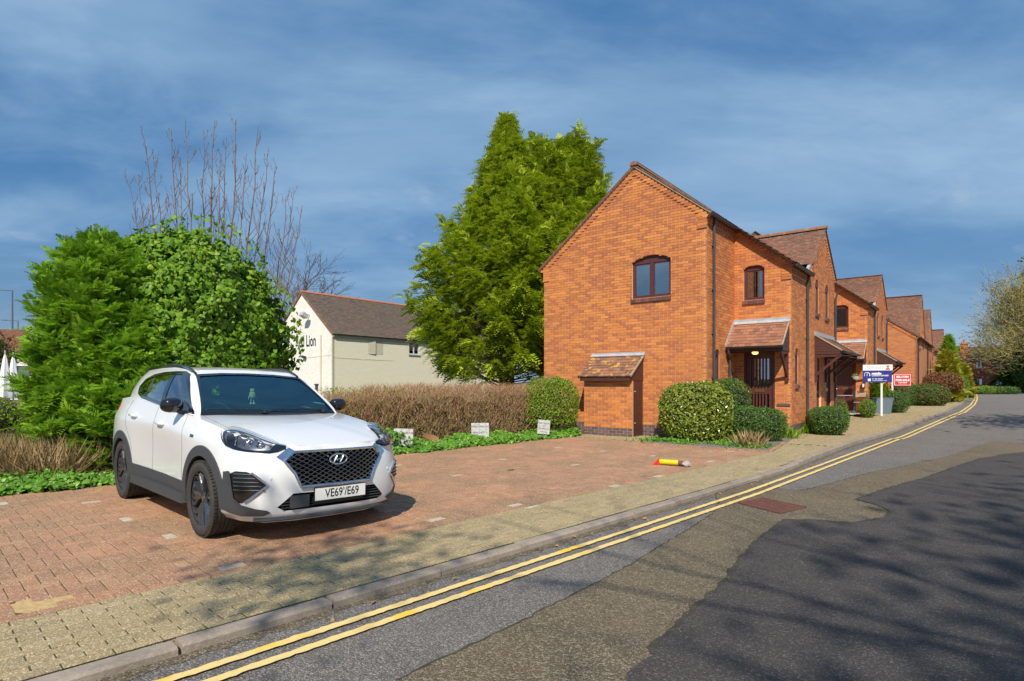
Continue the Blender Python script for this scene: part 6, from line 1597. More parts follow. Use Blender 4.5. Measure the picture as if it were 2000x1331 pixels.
# big golden-green conifer by the end house
def pr(h, an):
    r = 5.3*(1-h)**1.12*(min(1, .50+h*1.7))*1.12
    return r*(1+.12*math.sin(an*3+h*9)+.10*math.sin(an*5+h*4))
conifer('cypress_tree', (-.25, 27.0, 0), 13.4, pr, m_con, rg, 520, .50, 'huge bushy yellow-green conifer between the white building and the end house', ns=50, zmin=1.6, droop=.50, upt=.48, trunk_r=.38, tipup=.20, thick=1.15)
def pr2(h, an): return 3.9*(1-h)**.36*(1+.12*math.sin(an*4+h*7))
conifer('cypress_tree', (2.3, 29.0, 0), 12.1, pr2, m_con, rg, 330, .52, 'second bushy conifer, its many tips showing behind the end house gable', ns=44, zmin=3, droop=.45, upt=.62, trunk_r=.3, tipup=.12, thick=1.15)
# leylandii left of the ivy
def pr3(h, an): return 1.0*(1-h**2.2)**.5*(1+.14*math.sin(an*4+h*8)+.1*math.sin(an*7-h*5))
conifer('leylandii_tree', (-7.05, 10.1, 0), 3.65, pr3, m_ley, rg, 360, .26, 'bright green feathery conifer left of the ivy mound, reaching the ground', ns=40, zmin=.12, droop=.25, upt=.45, trunk_r=.12, tipup=.10, thick=1.2, sprT=16, dw=.5, dzu=.5)
# small second trunk mass that fills between leylandii and car
def pr4(h, an): return .80*(1-h**2)**.5*(1+.15*math.sin(an*4+h*8))
conifer('leylandii_tree', (-6.35, 9.7, 0), 2.1, pr4, m_ley, rg, 130, .30, 'lower bushy green conifer growth beside the rear of the white car', ns=24, zmin=.1, droop=.25, upt=.4, trunk_r=.07, tipup=.1, thick=1.25, sprT=16, dw=.5, dzu=.4)

# hedge of brown twigs
hd = empty('twiggy_hedge', (-.6, 14.3, 0)); tag(hd, 'clipped brown hedge of mostly bare twigs between the parking bays and white building', 'hedge')
A_ = np.array([-3.6, 11.7]); B_ = np.array([.95, 16.6]); Lh = np.linalg.norm(B_-A_); hd_d = (B_-A_)/Lh; hd_n = np.array([-hd_d[1], hd_d[0]])
rg = np.random.default_rng(5); n = 20000
t = rg.random(n); w_ = (rg.random(n)-.15)*1.0; hmax = 1.36+.05*np.sin(t*40)+rg.normal(0, .025, n); dens = np.interp(t, [0, .12, .3, 1], [.8, .9, 1, 1]); z = rg.random(n)**.8*hmax*dens
P = np.stack([A_[0]+hd_d[0]*t*Lh+hd_n[0]*w_, A_[1]+hd_d[1]*t*Lh+hd_n[1]*w_, z], 1)-np.array([-.6, 14.3, 0])
D = np.stack([rg.normal(0, .42, n), rg.normal(0, .35, n), rg.uniform(.35, 1.0, n)], 1); D /= np.linalg.norm(D, axis=1)[:, None]
L_h = rg.uniform(.10, .34, n); L_h = np.minimum(L_h, np.maximum(.06, (hmax+.05-z)/np.maximum(.2, D[:, 2])))
X, Y, _ = rotframes(n, D, .0001, rg)
TW = (np.array([(0, .5, 0), (-.43, -.25, 0), (.43, -.25, 0), (.02, 0, 1.0)]), np.array([(0, 1, 3), (1, 2, 3), (2, 0, 3)]))
wd = rg.uniform(.006, .013, n)[:, None, None]
V = P[:, None, :]+wd*(TW[0][None, :, 0:1]*X[:, None, :]+TW[0][None, :, 1:2]*Y[:, None, :])+L_h[:, None, None]*TW[0][None, :, 2:3]*D[:, None, :]
linkmesh('twigs', npmesh('twigs', V.reshape(-1, 3), (TW[1][None]+(np.arange(n)*4)[:, None, None]).reshape(-1, 3), [m_hedgeT]), hd, kind='stuff')
n = 11000; t = rg.random(n)**1.25; w_ = (rg.random(n)-.2); z = rg.random(n)**1.3*1.35; P = np.stack([A_[0]+hd_d[0]*t*Lh+hd_n[0]*w_, A_[1]+hd_d[1]*t*Lh+hd_n[1]*w_, z], 1)-np.array([-.6, 14.3, 0])
leafcloud('budding_leaves', P, np.tile([.3, -.8, .4], (n, 1)), .034, m_lime, hd, rg, spread=.8, kind='stuff')
cb = MB()
for i in range(26):
    t = (i+.5)/26; p = A_+hd_d*t*Lh+hd_n*.45; cb.box((p[0]+.6-.19, p[1]-14.3-.14, 0), (p[0]+.6+.19, p[1]-14.3+.14, 1.0+R.uniform(-.1, .12)))
cb.build('dark_core', m_core, hd, kind='stuff')  # dark boxes added inside the hedge for its inner shade
# greener end of the hedge
ge = empty('privet_bush', (1.05, 16.35, 0)); tag(ge, 'rounded half-green privet bush at the right end of the brown hedge', 'bush')
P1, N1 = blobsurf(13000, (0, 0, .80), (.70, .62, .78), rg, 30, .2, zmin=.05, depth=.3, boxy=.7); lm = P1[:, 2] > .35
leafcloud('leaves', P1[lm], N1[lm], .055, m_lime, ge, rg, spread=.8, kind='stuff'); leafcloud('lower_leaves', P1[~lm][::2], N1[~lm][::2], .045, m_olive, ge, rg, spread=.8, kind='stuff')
n = 1300; P1, N1 = blobsurf(n, (0, 0, .72), (.66, .58, .72), rg, 20, .1, zmin=.0, depth=.5, boxy=.7); n = len(P1); x, y, z = rotframes(n, np.tile([0, 0, 1.], (n, 1)), .35, rg)
V = P1[:, None, :]+.010*(TW[0][None, :, 0:1]*x[:, None, :]+TW[0][None, :, 1:2]*y[:, None, :])+.28*TW[0][None, :, 2:3]*z[:, None, :]; linkmesh('twigs', npmesh('twigs', V.reshape(-1, 3), (TW[1][None]+(np.arange(n)*4)[:, None, None]).reshape(-1, 3), [m_hedgeT]), ge, kind='stuff')
core('dark_core', (0, 0, .7), (.66, .58, .7), m_core, ge, .72, .7)

# ivy ground cover strip in front of hedge and conifers
n = 26000; kk = rg.uniform(-2.5, 13.0, n); ww = rg.random(n); edge = 9.78+.05*np.sin(kk*3)+.05*np.sin(kk*7.3); wmax = np.interp(kk, [-2.5, 2.5, 4.5, 13], [.9, .9, .95, .62]); nn_ = edge+ww**1.2*wmax
hgt = .10+.09*np.sin(kk*2.1)*.5+.05*np.sin(kk*5)+.20*np.exp(-((kk-7.15)/.28)**2)*1.6*(ww > .25)+.1*ww; z = rg.random(n)**.5*np.maximum(.07, hgt*np.minimum(1, ww*5+.35))
P = np.stack([kk*KV[0]+nn_*NV[0], kk*KV[1]+nn_*NV[1], z], 1)
leafcloud('ground_ivy', P, np.tile([.15, -.45, .9], (n, 1)), .062, m_ivyg, None, rg, IVY, spread=.45, droop=.1, kind='stuff', label='trailing green ivy covering the strip along the edge of the parking bays')
# dry grass and bramble left of the conifer
n = 16000; P = np.stack([rg.uniform(-9.6, -6.3, n), rg.uniform(8.2, 9.9, n), np.zeros(n)], 1); P[:, 1] = np.maximum(P[:, 1], 7.6+(P[:, 0]+6.6)*.9+0); keep = (P@np.array([NV[0], NV[1], 0])) > 10.1; P = P[keep]; n = len(P)
x, y, z = rotframes(n, np.tile([.1, -.3, 1.], (n, 1)), .55, rg); scatter('dry_grass', GRASS, P, z, x, y, rg.uniform(.25, .75, n), m_straw, None, kind='stuff', label='dry straw coloured grass and brambles left of the feathery conifer')

# clipped shrubs in the front beds -----------------------------------------
def shrub(name, loc, rad, zc, mt, label, n, leaf, boxy=1.0, lump=.15, seed=1, spread=.7, grp=None, cat='shrub', tmpl=LEAF, depth=.22, extra=None):
    r_ = np.random.default_rng(seed); e = empty(name, (loc[0], loc[1], zg(*loc)), R.uniform(-.3, .3)); tag(e, label, cat, grp)
    P1, N1 = blobsurf(n, (0, 0, zc), rad, r_, 24, lump, zmin=.03, depth=depth, boxy=boxy); leafcloud('leaves', P1, N1, leaf, mt, e, r_, tmpl, spread=spread, kind='stuff')
    if extra: P1, N1 = blobsurf(n//5, (0, 0, zc), tuple(q*1.02 for q in rad), r_, 24, lump, zmin=.03, depth=.05, boxy=boxy); leafcloud('new_growth', P1, N1, leaf, extra, e, r_, tmpl, spread=spread, kind='stuff')
    core('dark_core', (0, 0, zc), rad, m_core, e, .80, boxy)
    mb = MB(); [mb.tube([(R.uniform(-.1, .1), R.uniform(-.1, .1), 0), (R.uniform(-.2, .2), R.uniform(-.2, .2), zc)], .02, 5) for _ in range(1)]; mb.build('stem', m_bark, e)
    return e
shrub('laurel_shrub', (4.62, 14.78), (.84, .60, .71), .73, m_lau, 'tall clipped shrub with glossy yellow-green leaves against the end house corner', 12000, .075, .62, .08, 1)
shrub('clipped_shrub', hw(.38, .55), (.50, .5, .78), .78, m_box, 'darker clipped shrub tucked behind the glossy one at the end house corner', 5000, .05, .65, .1, 2)
shrub('clipped_shrub', (6.12, 14.75), (.68, .50, .40), .42, m_box, 'low clipped dark green shrub in front of the nearest front door', 9500, .040, .58, .08, 3, grp='low clipped shrubs in front of the end house')
shrub('clipped_shrub', hw(2.15, 3.55), (.48, .55, .38), .40, m_box, 'low clipped dark green shrub by the side wall of the end house', 6500, .042, .6, .1, 4, grp='low clipped shrubs in front of the end house')
shrub('round_bush', gp(1640, 813), (.29, .29, .34), .33, m_olive, 'small round yellowish bush in front of the second house door', 2200, .035, 1, .12, 5, extra=m_gold)
shrub('round_bush', gp(1694, 816), (.29, .29, .35), .35, m_lime, 'small round bright green bush beside the blue-grey planter', 2200, .04, 1, .14, 6, extra=m_box)
shrub('clipped_shrub', gp(1747, 806), (.56, .5, .46), .46, m_box, 'rounded dark green shrub just right of the board post', 4000, .05, .8, .12, 7)
shrub('tall_shrub', hw(2.35, 21.6), (.62, .5, .62), .60, m_box, 'taller dark green shrub under the red board', 4500, .06, .7, .15, 8, extra=m_olive)
shrub('tall_shrub', hw(2.3, 20.3), (.45, .45, .62), .62, m_olive, 'brownish green shrub between the two sale board posts', 2500, .06, .9, .2, 9)
shrub('dome_shrub', hw(3.35, 22.3), (.98, .9, .62), .52, m_olive, 'broad dome-shaped olive green shrub in front of the third house', 7000, .07, .95, .08, 10, extra=m_box)
shrub('copper_shrub', hw(3.75, 27.2), (.98, .9, .62), 1.15, m_coppr, 'bronze red leaved shrub below the golden conifer', 6000, .10, 1, .15, 11)
shrub('evergreen_shrub', hw(4.35, 31.0), (.62, .55, .80), .85, m_lime, 'bright green upright shrub at the bend of the pavement', 4000, .10, .9, .15, 12, extra=m_box)
def cone(h, an): return (1-h)**.6
for loc, H_, r_, mt_, lab, sd in ((hw(3.9, 29.6), 2.95, .75, m_gold, 'shorter golden conifer beside the tall dark green one', 31), (hw(3.9, 32.6), 4.1, .62, m_ley, 'tall narrow green conifer at the bend of the street', 32), (hw(4.6, 33.8), 2.2, .45, m_gold, 'small golden topped conifer right of the tall narrow one', 33)):
    conifer('narrow_conifer', (*loc, 0), H_, (lambda h, an, r_=r_: r_*(1-h)**.55*(1+.12*math.sin(an*3+h*12))), mt_, np.random.default_rng(sd), 150, .32, lab, ns=12, zmin=.2, droop=.2, upt=.7, trunk_r=.12, sprT=8, thick=2.0)
for i, (x, y, r_, h_, mt_, lab) in enumerate(((1902, 769.5, 1.2, .5, m_box, 'low dark hedge at the far left of the street end'), (1918, 769.5, 1.3, .95, m_lime, 'yellow-green bush under the far windows'), (1938, 769.5, 1.5, .95, m_box, 'dark bush in the middle of the row under the far windows'), (1962, 769.5, 1.6, .95, m_box, 'dark shaded bush under the overhanging tree at the street end'))):
    shrub('far_bush', gp(x, y), (r_, 1.0, h_*.5), h_*.5, mt_, lab, 2200, .16, .7, .15, 40+i, cat='bush')
# trees on the right at the far end
tA = empty('dark_conifer', (82.5, 88, 0)); 
bpy.data.objects.remove(tA)
conifer('dark_conifer', (83.5, 90, 0), 24, (lambda h, an: 7.5*(1-h)**.7*(1+.12*math.sin(an*3+h*9))), m_box, np.random.default_rng(51), 260, 2.0, 'tall dark green conifer rising behind the pale twiggy tree at right', ns=22, zmin=1.5, droop=.4, upt=.3, trunk_r=.5, sprT=10, thick=1.6)
m_tw2 = mat('pale_willow_twig', (.40,.33,.13), rough=.9, cols=[(.36,.31,.10),(.44,.37,.14),(.26,.24,.08),(.34,.23,.12)])
wt = empty('twiggy_tree', (75.5, 80.5, 0)); wt.scale = (1.25, 1.25, 1.22); tag(wt, 'pale yellow-green twiggy tree overhanging the far end of the street', 'tree')
rw = np.random.default_rng(61); mb = MB(); tips = []
mbt = MB(); mbt.tube([(0, 0, 0), (.2, 0, 2.5), (.3, 0, 4.5)], [.4, .32, .26], 8); mbt.build('trunk', m_bark, wt, smooth=True)
for k_ in range(16): a = rw.uniform(0, 6.28); limb(mb, (.2, 0, rw.uniform(2.5, 4.8)), (math.cos(a), math.sin(a), rw.uniform(.3, 1.4)), 4.6, .11, rw, 2, .12, .03, 3, tips, 4, .5, 4, .03)
mb.build('branches', m_tw2, wt, kind='stuff')
T = np.array([list(p) for p, d in tips]); D = np.array([list(d) for p, d in tips]); n_ = 150
P = np.repeat(T, n_, 0)+rw.normal(0, 1.0, (len(T)*n_, 3)); Dd = np.repeat(D, n_, 0)+rw.normal(0, .45, (len(T)*n_, 3)); Dd[:, 2] += .2; Dd /= np.linalg.norm(Dd, axis=1)[:, None]; n = len(P); X, Y, _ = rotframes(n, Dd, .0001, rw)
P[:, 2] = np.maximum(P[:, 2], 2.2)
V = P[:, None, :]+.05*(TW[0][None, :, 0:1]*X[:, None, :]+TW[0][None, :, 1:2]*Y[:, None, :])+rw.uniform(.6, 1.6, n)[:, None, None]*TW[0][None, :, 2:3]*Dd[:, None, :]
linkmesh('twigs', npmesh('twigs', V.reshape(-1, 3), (TW[1][None]+(np.arange(n)*4)[:, None, None]).reshape(-1, 3), [m_tw2]), wt, kind='stuff')
leafcloud('catkins', P[::2]+Dd[::2]*.6, Dd[::2], .20, m_olive, wt, rw, spread=.8, kind='stuff')
shrub('evergreen_bush', (76.5, 78.0), (2.6, 2.0, 1.7), 2.4, m_lime, 'leafy green bush at the right edge below the twiggy tree', 5000, .22, 1, .25, 62, cat='bush', extra=m_box)
shrub('dark_thicket', (79.5, 88), (4.2, 2.2, 3.2), 3.0, m_box, 'deep shaded thicket beneath the twiggy tree', 5000, .25, .9, .2, 63, cat='bush')
# big evergreen behind the photographer that shades the right of the road
bk = empty('roadside_tree', (4.6, -6.0, -.06)); tag(bk, 'large half-evergreen tree behind the viewpoint whose shade falls over the near road', 'tree')
mb = MB(); mb.tube([(0, 0, 0), (.1, .1, 3), (.0, .3, 6)], [.35, .28, .22], 8); mb.build('trunk', m_bark, bk, smooth=True)
rk = np.random.default_rng(77); mb = MB()
for k_ in range(6): a = rk.uniform(-1.2, 1.2); limb(mb, (0, .2, rk.uniform(4.5, 6)), (math.cos(a), math.sin(a), .75), 3.0, .07, rk, 3, .13, .03, 3, None, 4, .55, 5, .008)
limb(mb, (0, .2, 5.6), (-3.2, 1.6, 3.0), 4.2, .05, rk, 3, .12, .02, 3, None, 5, .5, 5, .008)
mb.tube([(-2.3, 1.2, 7.4), (-5, 1.7, 8.4), (-7.2, 1.9, 8.7)], [.03, .022, .012], 5)
mb.build('branches', m_bark, bk, kind='stuff')
def shade(n, k0, sk, n0, sn, h, tx, ty, th=-9):
    kk = rk.normal(k0, sk, n); q = rk.normal(n0, sn, n); hh = rk.normal(h, .7, n); lob = np.sin(kk*1.9+q)*np.sin(q*2.3-kk*.7)+np.sin(kk*4.1)*.3 > th; kk, q, hh = kk[lob], q[lob], hh[lob]
    c = np.stack([kk*KV[0]+q*NV[0], kk*KV[1]+q*NV[1], np.zeros(len(kk))], 1); t = hh/math.sin(SUN_EL); return c-np.array(ldir)[None]*t[:, None]-np.array([tx, ty, 0])
P = shade(3000, 5.5, 3.4, -1.0, 1.3, 15, 4.6, -6.0)
leafcloud('leaves', P, np.tile([0, 0, 1.], (len(P), 1)), .24, m_box, bk, rk, spread=.9, kind='stuff')
P = rk.normal(0, 1, (650, 3))*np.array([.48, .40, .4])+np.array([-7.2, 1.9, 8.7]); leafcloud('leaf_clump', P, np.tile([0, 0, 1.], (len(P), 1)), .13, m_box, bk, rk, spread=.9, kind='stuff')

bk2 = empty('roadside_tree', (21.0, 12.0, -.06)); tag(bk2, 'tree just outside the right of the view whose shade crosses the road further along', 'tree')
mb = MB(); mb.tube([(0, 0, 0), (.1, .1, 3), (-.6, .3, 6), (-1.5, .5, 8)], [.3, .24, .18, .08], 8); mb.build('trunk', m_bark, bk2, smooth=True)
P = shade(3600, 27.5, 1.7, .6, 1.3, 8, 21.0, 12.0); P = P[(P[:, 0]+21.0) > (P[:, 1]+12.0)*.9+1.0]; leafcloud('leaves', P, np.tile([0, 0, 1.], (len(P), 1)), .24, m_box, bk2, rk, spread=.9, kind='stuff')
# ------------------------------------------------------------------ signs, boards, garden things, fallen bollard
m_board = mat('white_board', (.78,.79,.80), rough=.5); m_navy = mat('navy_board', (.02,.025,.24), rough=.5); m_redb = mat('red_board', (.60,.03,.04), rough=.5); m_wt = mat('white_print', (.85,.85,.85), rough=.6)
m_redp = mat('pale_red_print', (.62,.10,.12), rough=.6); m_greyp = mat('faint_print', (.58,.60,.60), rough=.7)
m_post = mat('white_post', (.76,.75,.70), rough=.6, n1=(8, .4, (.60,.58,.50)))
FR = Matrix.Rotation(math.radians(90), 4, 'X')       # text standing up, facing -y
def board(loc, rz, name, label, posth, parts_fn, pw=.07, drop=0.0, sc=1.0):
    e = empty(name, (*loc, zg(*loc)), rz); tag(e, label, 'sign'); mb = MB(); mb.box((-pw/2, 0, 0), (pw/2, .05, posth)); mb.build('post', m_post, e); parts_fn(e)
    for c_ in list(e.children):
        if c_.name.split('.')[0] != 'post': c_.location = (0, 0, drop); c_.scale = (sc, 1, sc)
    return e
def blue(e):
    mb = MB(); mb.box((-.64, -.035, 1.62), (.34, -.005, 2.08)); b = mb.build('blue_panel', m_navy, e)
    mb = MB(); mb.box((-.64, -.035, 2.083), (.36, -.005, 2.31)); w = mb.build('top_panel', m_board, e)
    T = lambda x, z: Matrix.Translation((x, -.0385, z)) @ FR
    textmesh('word', 'natalie', .125, T(-.34, 1.965), m_wt, b, offset=.006, align='LEFT'); textmesh('word', 'CHRISTOPHER', .078, T(-.34, 1.88), m_wt, b, align='LEFT', offset=.002, sx=1.12)
    textmesh('word', '01 789 430077', .06, T(-.32, 1.75), m_wt, b, align='LEFT', offset=.002); textmesh('word', 'nataliechristopher.co.uk', .05, T(-.32, 1.69), m_wt, b, align='LEFT', offset=.001)
    mb = MB()
    for cx, rr in ((-.50, .085), (-.45, .05)):
        pts = [(cx-rr, -.040, 1.86), (cx-rr, -.040, 1.93)]+[(cx+rr*math.cos(t), -.040, 1.94+rr*math.sin(t)*.8) for t in np.linspace(math.pi, 0, 9)]+[(cx+rr, -.040, 1.93), (cx+rr, -.040, 1.86)]
        mb.tube(pts, .010, 5)
    mb.build('arch_logo', m_wt, b, kind='stuff'); mb = MB(); mb.box((-.47, -.041, 1.665), (-.37, -.036, 1.765)); mb.build('white_square', m_wt, b)
    textmesh('word', 'FOR SALE', .17, T(-.22, 2.19), m_greyp, w, sx=.8)
    mb = MB(); mb.lathe([(.001, 0), (.045, 0)], lambda x, y, h: (.20+x, -.038, 2.235+y), 16); mb.build('red_roundel', m_redp, w); mb = MB(); mb.prism([(.12, 2.11), (.28, 2.11), (.25, 2.18), (.15, 2.18)], lambda u, v, ww: (u, ww, v), -.036, -.039); mb.build('red_mark', m_redp, w)
bl = gp(1722, 810); bl = (bl[0]*.97, bl[1]*.97)
board(bl, -.42, 'sale_board', 'white and navy estate agent board on white post by the planter', 1.98, blue, drop=-.30)
def redb(e):
    mb = MB(); mb.box((.05, -.03, 1.42), (.93, 0, 2.12)); b = mb.build('red_panel', m_redb, e)
    mb = MB()
    for q in ((.09, .89, 1.455, 1.475), (.09, .89, 2.065, 2.085), (.09, .11, 1.475, 2.065), (.87, .89, 1.475, 2.065)): mb.box((q[0], -.034, q[2]), (q[1], -.030, q[3]))
    mb.build('white_border', m_wt, b, kind='stuff'); T = lambda x, z: Matrix.Translation((x, -.0345, z)) @ FR
    textmesh('word', 'BELVOIR!', .15, T(.49, 1.94), m_wt, b, offset=.006); textmesh('word', 'FOR SALE', .165, T(.49, 1.745), m_wt, b, offset=.010, sx=.95); textmesh('word', '01789 292999', .075, T(.49, 1.60), m_wt, b, offset=.003); textmesh('word', 'belvoir.co.uk', .05, T(.49, 1.53), m_wt, b)
rl = gp(1743, 803)
board(rl, -.40, 'sale_board', 'red FOR SALE board with white border on a white post', 1.55, redb, drop=.03, sc=.74)
for i, (x, y, rz_, tl, w_, lab, txt) in enumerate(((787, 884, .05, .03, .40, 'weathered white parking sign nearest the car, tilted slightly in the ivy', '1'), (938, 867, -.05, -.02, .42, 'weathered white parking sign in the middle of the hedge, half sunk in ivy', '3'), (1061, 858, -.25, .06, .32, 'weathered white parking sign at the right end of the hedge', '5'))):
    e = empty('parking_sign', (*gp(x, y), .13), rz_); e.rotation_euler = (-.08, tl, rz_); tag(e, lab, 'sign', 'small parking signs in the ivy')
    mb = MB(); mb.box((-w_/2, -.008, 0), (w_/2, .0, .36)); p_ = mb.build('sign_panel', mat('weathered_sign_%d' % i, (.55,.55,.53), rough=.7, n1=(22, .8, (.28,.31,.32), .46, .62)), e); mb = MB(); mb.box((-.02, 0, -.16), (.02, .03, .3)); mb.build('stake', m_bark, e)
    for s_, z_, t_ in ((.062, .27, 'PRIVATE PARKING'), (.045, .205, 'for'), (.062, .13, 'APARTMENT '+txt), (.05, .06, 'Residents only')): textmesh('word', t_, s_, Matrix.Translation((0, -.0095, z_)) @ FR, m_ink, p_, sx=.82*w_/.42)
# fallen bollard
a = gp(1281, 908); b = gp(1338, 912); L0 = math.dist(a, b)
fb = empty('fallen_bollard', (a[0], a[1], .058), math.atan2(b[1]-a[1], b[0]-a[0])); tag(fb, 'broken yellow bollard with red cap lying on the brick paving', 'bollard')
m_ybol = mat('yellow_bollard', (.80,.58,.01), rough=.5, n1=(25, .7, (.45,.36,.05), .6, .7)); m_rbol = mat('red_cap', (.72,.03,.015), rough=.45)
mb = MB(); mb.lathe([(.046, .06), (.046, L0*.78)], lambda x, y, h: (h, x, y), 14); mb.lathe([(.001, .06), (.046, .06)], lambda x, y, h: (h, x, y), 14); mb.build('tube', m_ybol, fb, smooth=True)
mb = MB(); V = [(-.05, -.05, -.05), (-.05, .05, -.05), (-.02, .05, -.03), (-.02, -.05, -.03), (.09, -.055, -.05), (.09, .055, -.05), (.06, .05, .06), (.06, -.05, .06)]; mb.add(V, [(0,1,2,3),(4,7,6,5),(0,4,5,1),(3,2,6,7),(0,3,7,4),(1,5,6,2)]); mb.build('cap', m_rbol, fb)
mb = MB(); mb.lathe([(.042, L0*.76), (.040, L0*.98), (.001, L0*.98)], lambda x, y, h: (h, x, y-.004), 12); mb.build('rusty_base', m_rust, fb, smooth=True)
mb = MB(); V = []; 
for i in range(7):
    for j in range(10): th, ph = math.pi*i/6, 2*math.pi*j/10; rr = 1+R.uniform(-.25, .25); V.append((L0+.02+.075*math.sin(th)*math.cos(ph)*rr, -.01+.06*math.sin(th)*math.sin(ph)*rr, -.012+.05*math.cos(th)*rr))
mb.add(V, [(i*10+j, i*10+(j+1) % 10, (i+1)*10+(j+1) % 10, (i+1)*10+j) for i in range(6) for j in range(10)]); mb.build('concrete_lump', m_concr, fb)
# planter and its cypress
pl_ = gp(1723, 808); pt = empty('planter', (*pl_, zg(*pl_)), -.45); tag(pt, 'tapered blue-grey planter at the foot of the blue sale board', 'planter')
m_pl = mat('blue_grey_planter', (.13,.18,.24), rough=.5)
mb = MB(); mb.add([(-.28,-.2,0),(.28,-.2,0),(.28,.2,0),(-.28,.2,0),(-.36,-.24,.62),(.36,-.24,.62),(.36,.24,.62),(-.36,.24,.62)], [(0,1,5,4),(1,2,6,5),(2,3,7,6),(3,0,4,7),(0,3,2,1)]); mb.build('pot', m_pl, pt); mb = MB(); mb.box((-.34, -.22, .55), (.34, .22, .57)); mb.build('compost', m_soil, pt)
mb = MB(); [mb.box(a_, b_) for a_, b_ in (((-.37, -.25, .62), (.37, -.21, .65)), ((-.37, .21, .62), (.37, .25, .65)), ((-.37, -.21, .62), (-.33, .21, .65)), ((.33, -.21, .62), (.37, .21, .65)))]; mb.build('pot_rim', m_pl, pt)
conifer('lime_cypress', (*gp(1708, 806), 0), 1.45, (lambda h, an: .36*(1-h)**.55), m_lime, np.random.default_rng(91), 90, .20, 'small lime-green cypress beside the blue-grey planter', ns=14, zmin=.05, droop=.1, upt=.8, trunk_r=.03, sprT=10, thick=1.8)
conifer('lime_cypress', (*gp(1727, 803), 0), 1.05, (lambda h, an: .26*(1-h)**.55), m_gold, np.random.default_rng(92), 60, .18, 'yellow cypress tip seen just right of the board post', ns=12, zmin=.05, droop=.1, upt=.8, trunk_r=.03, sprT=10, thick=1.8)
# patio, table and chairs by the second door
m_stone = mat('pale_paving_slab', (.50,.45,.36), rough=.9, n1=(6, .4, (.38,.34,.27)), bump=(50, .4, .004))
sl = empty('patio', (*hw(1.0, 12.2), .20), PHI); tag(sl, 'small pale slab patio in front of the second house door', 'patio')
for i in range(4):
    for j in range(2): mb = MB(); mb.box((-1.1+i*.6, -.6+j*.6, 0), (-1.1+i*.6+.59, -.6+j*.6+.59, .035)); mb.build('slab', m_stone, sl)
m_chair = mat('weathered_teak_slat', (.40,.37,.33), rough=.8); m_green = mat('green_metal', (.03,.12,.10), rough=.4)
tb = empty('bistro_table', (*hw(1.15, 12.3), .235), 0); tag(tb, 'small round metal table between the bushes by the second door', 'table')
mb = MB(); mb.lathe([(.001, .70), (.32, .70), (.32, .72), (.001, .72)], lambda x, y, h: (x, y, h), 20); mb.build('table_top', m_chair, tb); mb = MB(); mb.tube([(0, 0, .06), (0, 0, .70)], .02, 8); mb.build('table_stem', m_chair, tb)
for an in (0, 2.1, 4.2): mb = MB(); mb.tube([(0, 0, .1), (.25*math.cos(an), .25*math.sin(an), .0)], .014, 6); mb.build('leg', m_chair, tb)
ch = empty('folding_chair', (*hw(1.75, 12.1), .235), -.7); tag(ch, 'folding slatted chair with green frame beside the small metal table', 'chair')
for z_ in (.86, .78, .70): mb = MB(); mb.box((-.21, .19, z_-.03), (.21, .205, z_+.02)); mb.build('back_slat', m_chair, ch)
for k_ in range(5): mb = MB(); mb.box((-.21, -.18+k_*.075, .44), (.21, -.12+k_*.075, .455)); mb.build('seat_slat', m_chair, ch)
for s_ in (-1, 1): mb = MB(); mb.tube([(s_*.2, -.2, 0), (s_*.2, .08, .46), (s_*.2, .2, .9)], .012, 6); mb.build('leg', m_green, ch); mb = MB(); mb.tube([(s_*.18, .25, 0), (s_*.18, -.15, .45)], .012, 6); mb.build('leg', m_green, ch)
hb_ = empty('hanging_basket', (*hw(1.87-.35, 12.62), 1.72), PHI); tag(hb_, 'pale blue hanging bowl with small plants under the second house porch', 'hanging basket')
mb = MB(); mb.lathe([(.001, -.14), (.08, -.12), (.125, -.04), (.13, .0)], lambda x, y, h: (x, y, h), 14); mb.build('bowl', m_paleblue, hb_, smooth=True)
for an in (0, 2.1, 4.2): mb = MB(); mb.tube([(.13*math.cos(an), .13*math.sin(an), 0), (0, 0, .5)], .005, 4); mb.build('chain', m_black, hb_)
P1, N1 = blobsurf(160, (0, 0, .03), (.13, .13, .09), rg, 8, .3); leafcloud('plants', P1, N1, .05, m_gold, hb_, rg, kind='stuff')
ml = empty('wall_lamp', (*hw(1.74, 13.07), 1.35), PHI); tag(ml, 'small black lantern on the wall right of the second house door', 'lamp')
mb = MB(); mb.box((-.06, -.10, -.12), (.06, 0, .12)); mb.build('case', m_black, ml); mb = MB(); mb.box((-.035, -.108, -.07), (.035, -.10, .07)); mb.build('glazing', m_board, ml)
# low plants --------------------------------------------------------------
def tuft(name, loc, r_, h, n, mt, label, seed, cat='plant', grp=None, spread=.35, flat=1.0):
    g_ = np.random.default_rng(seed); e = empty(name, (loc[0], loc[1], zg(*loc))); tag(e, label, cat, grp); P = np.stack([g_.normal(0, r_*.5, n), g_.normal(0, r_*.5*flat, n), np.full(n, .0)], 1); x, y, z = rotframes(n, np.tile([0, -.1, 1.], (n, 1))+np.stack([P[:, 0]/r_*.5, P[:, 1]/r_*.5, np.zeros(n)], 1), spread, g_)
    scatter('leaves', BLADE, P, z, x, y, h*g_.uniform(.5, 1.1, n), mt, e, kind='stuff'); return e
tuft('leafy_clump', gp(1572, 845), .42, .38, 420, m_grass, 'fresh bright green strap-leaved clump by the low shrub on the side wall', 1, spread=.45)
tuft('leafy_clump', gp(1612, 835), .30, .30, 240, m_grass, 'bright green leafy clump right of the low side wall shrub', 2, spread=.5)
tuft('leafy_clump', gp(1538, 856), .20, .35, 130, m_lime, 'yellow-green sprig at the right foot of the low front shrub', 3, spread=.4)
tuft('leafy_clump', gp(1412, 862), .25, .32, 150, m_lime, 'small lime green plant between the two front shrubs', 4, spread=.6)
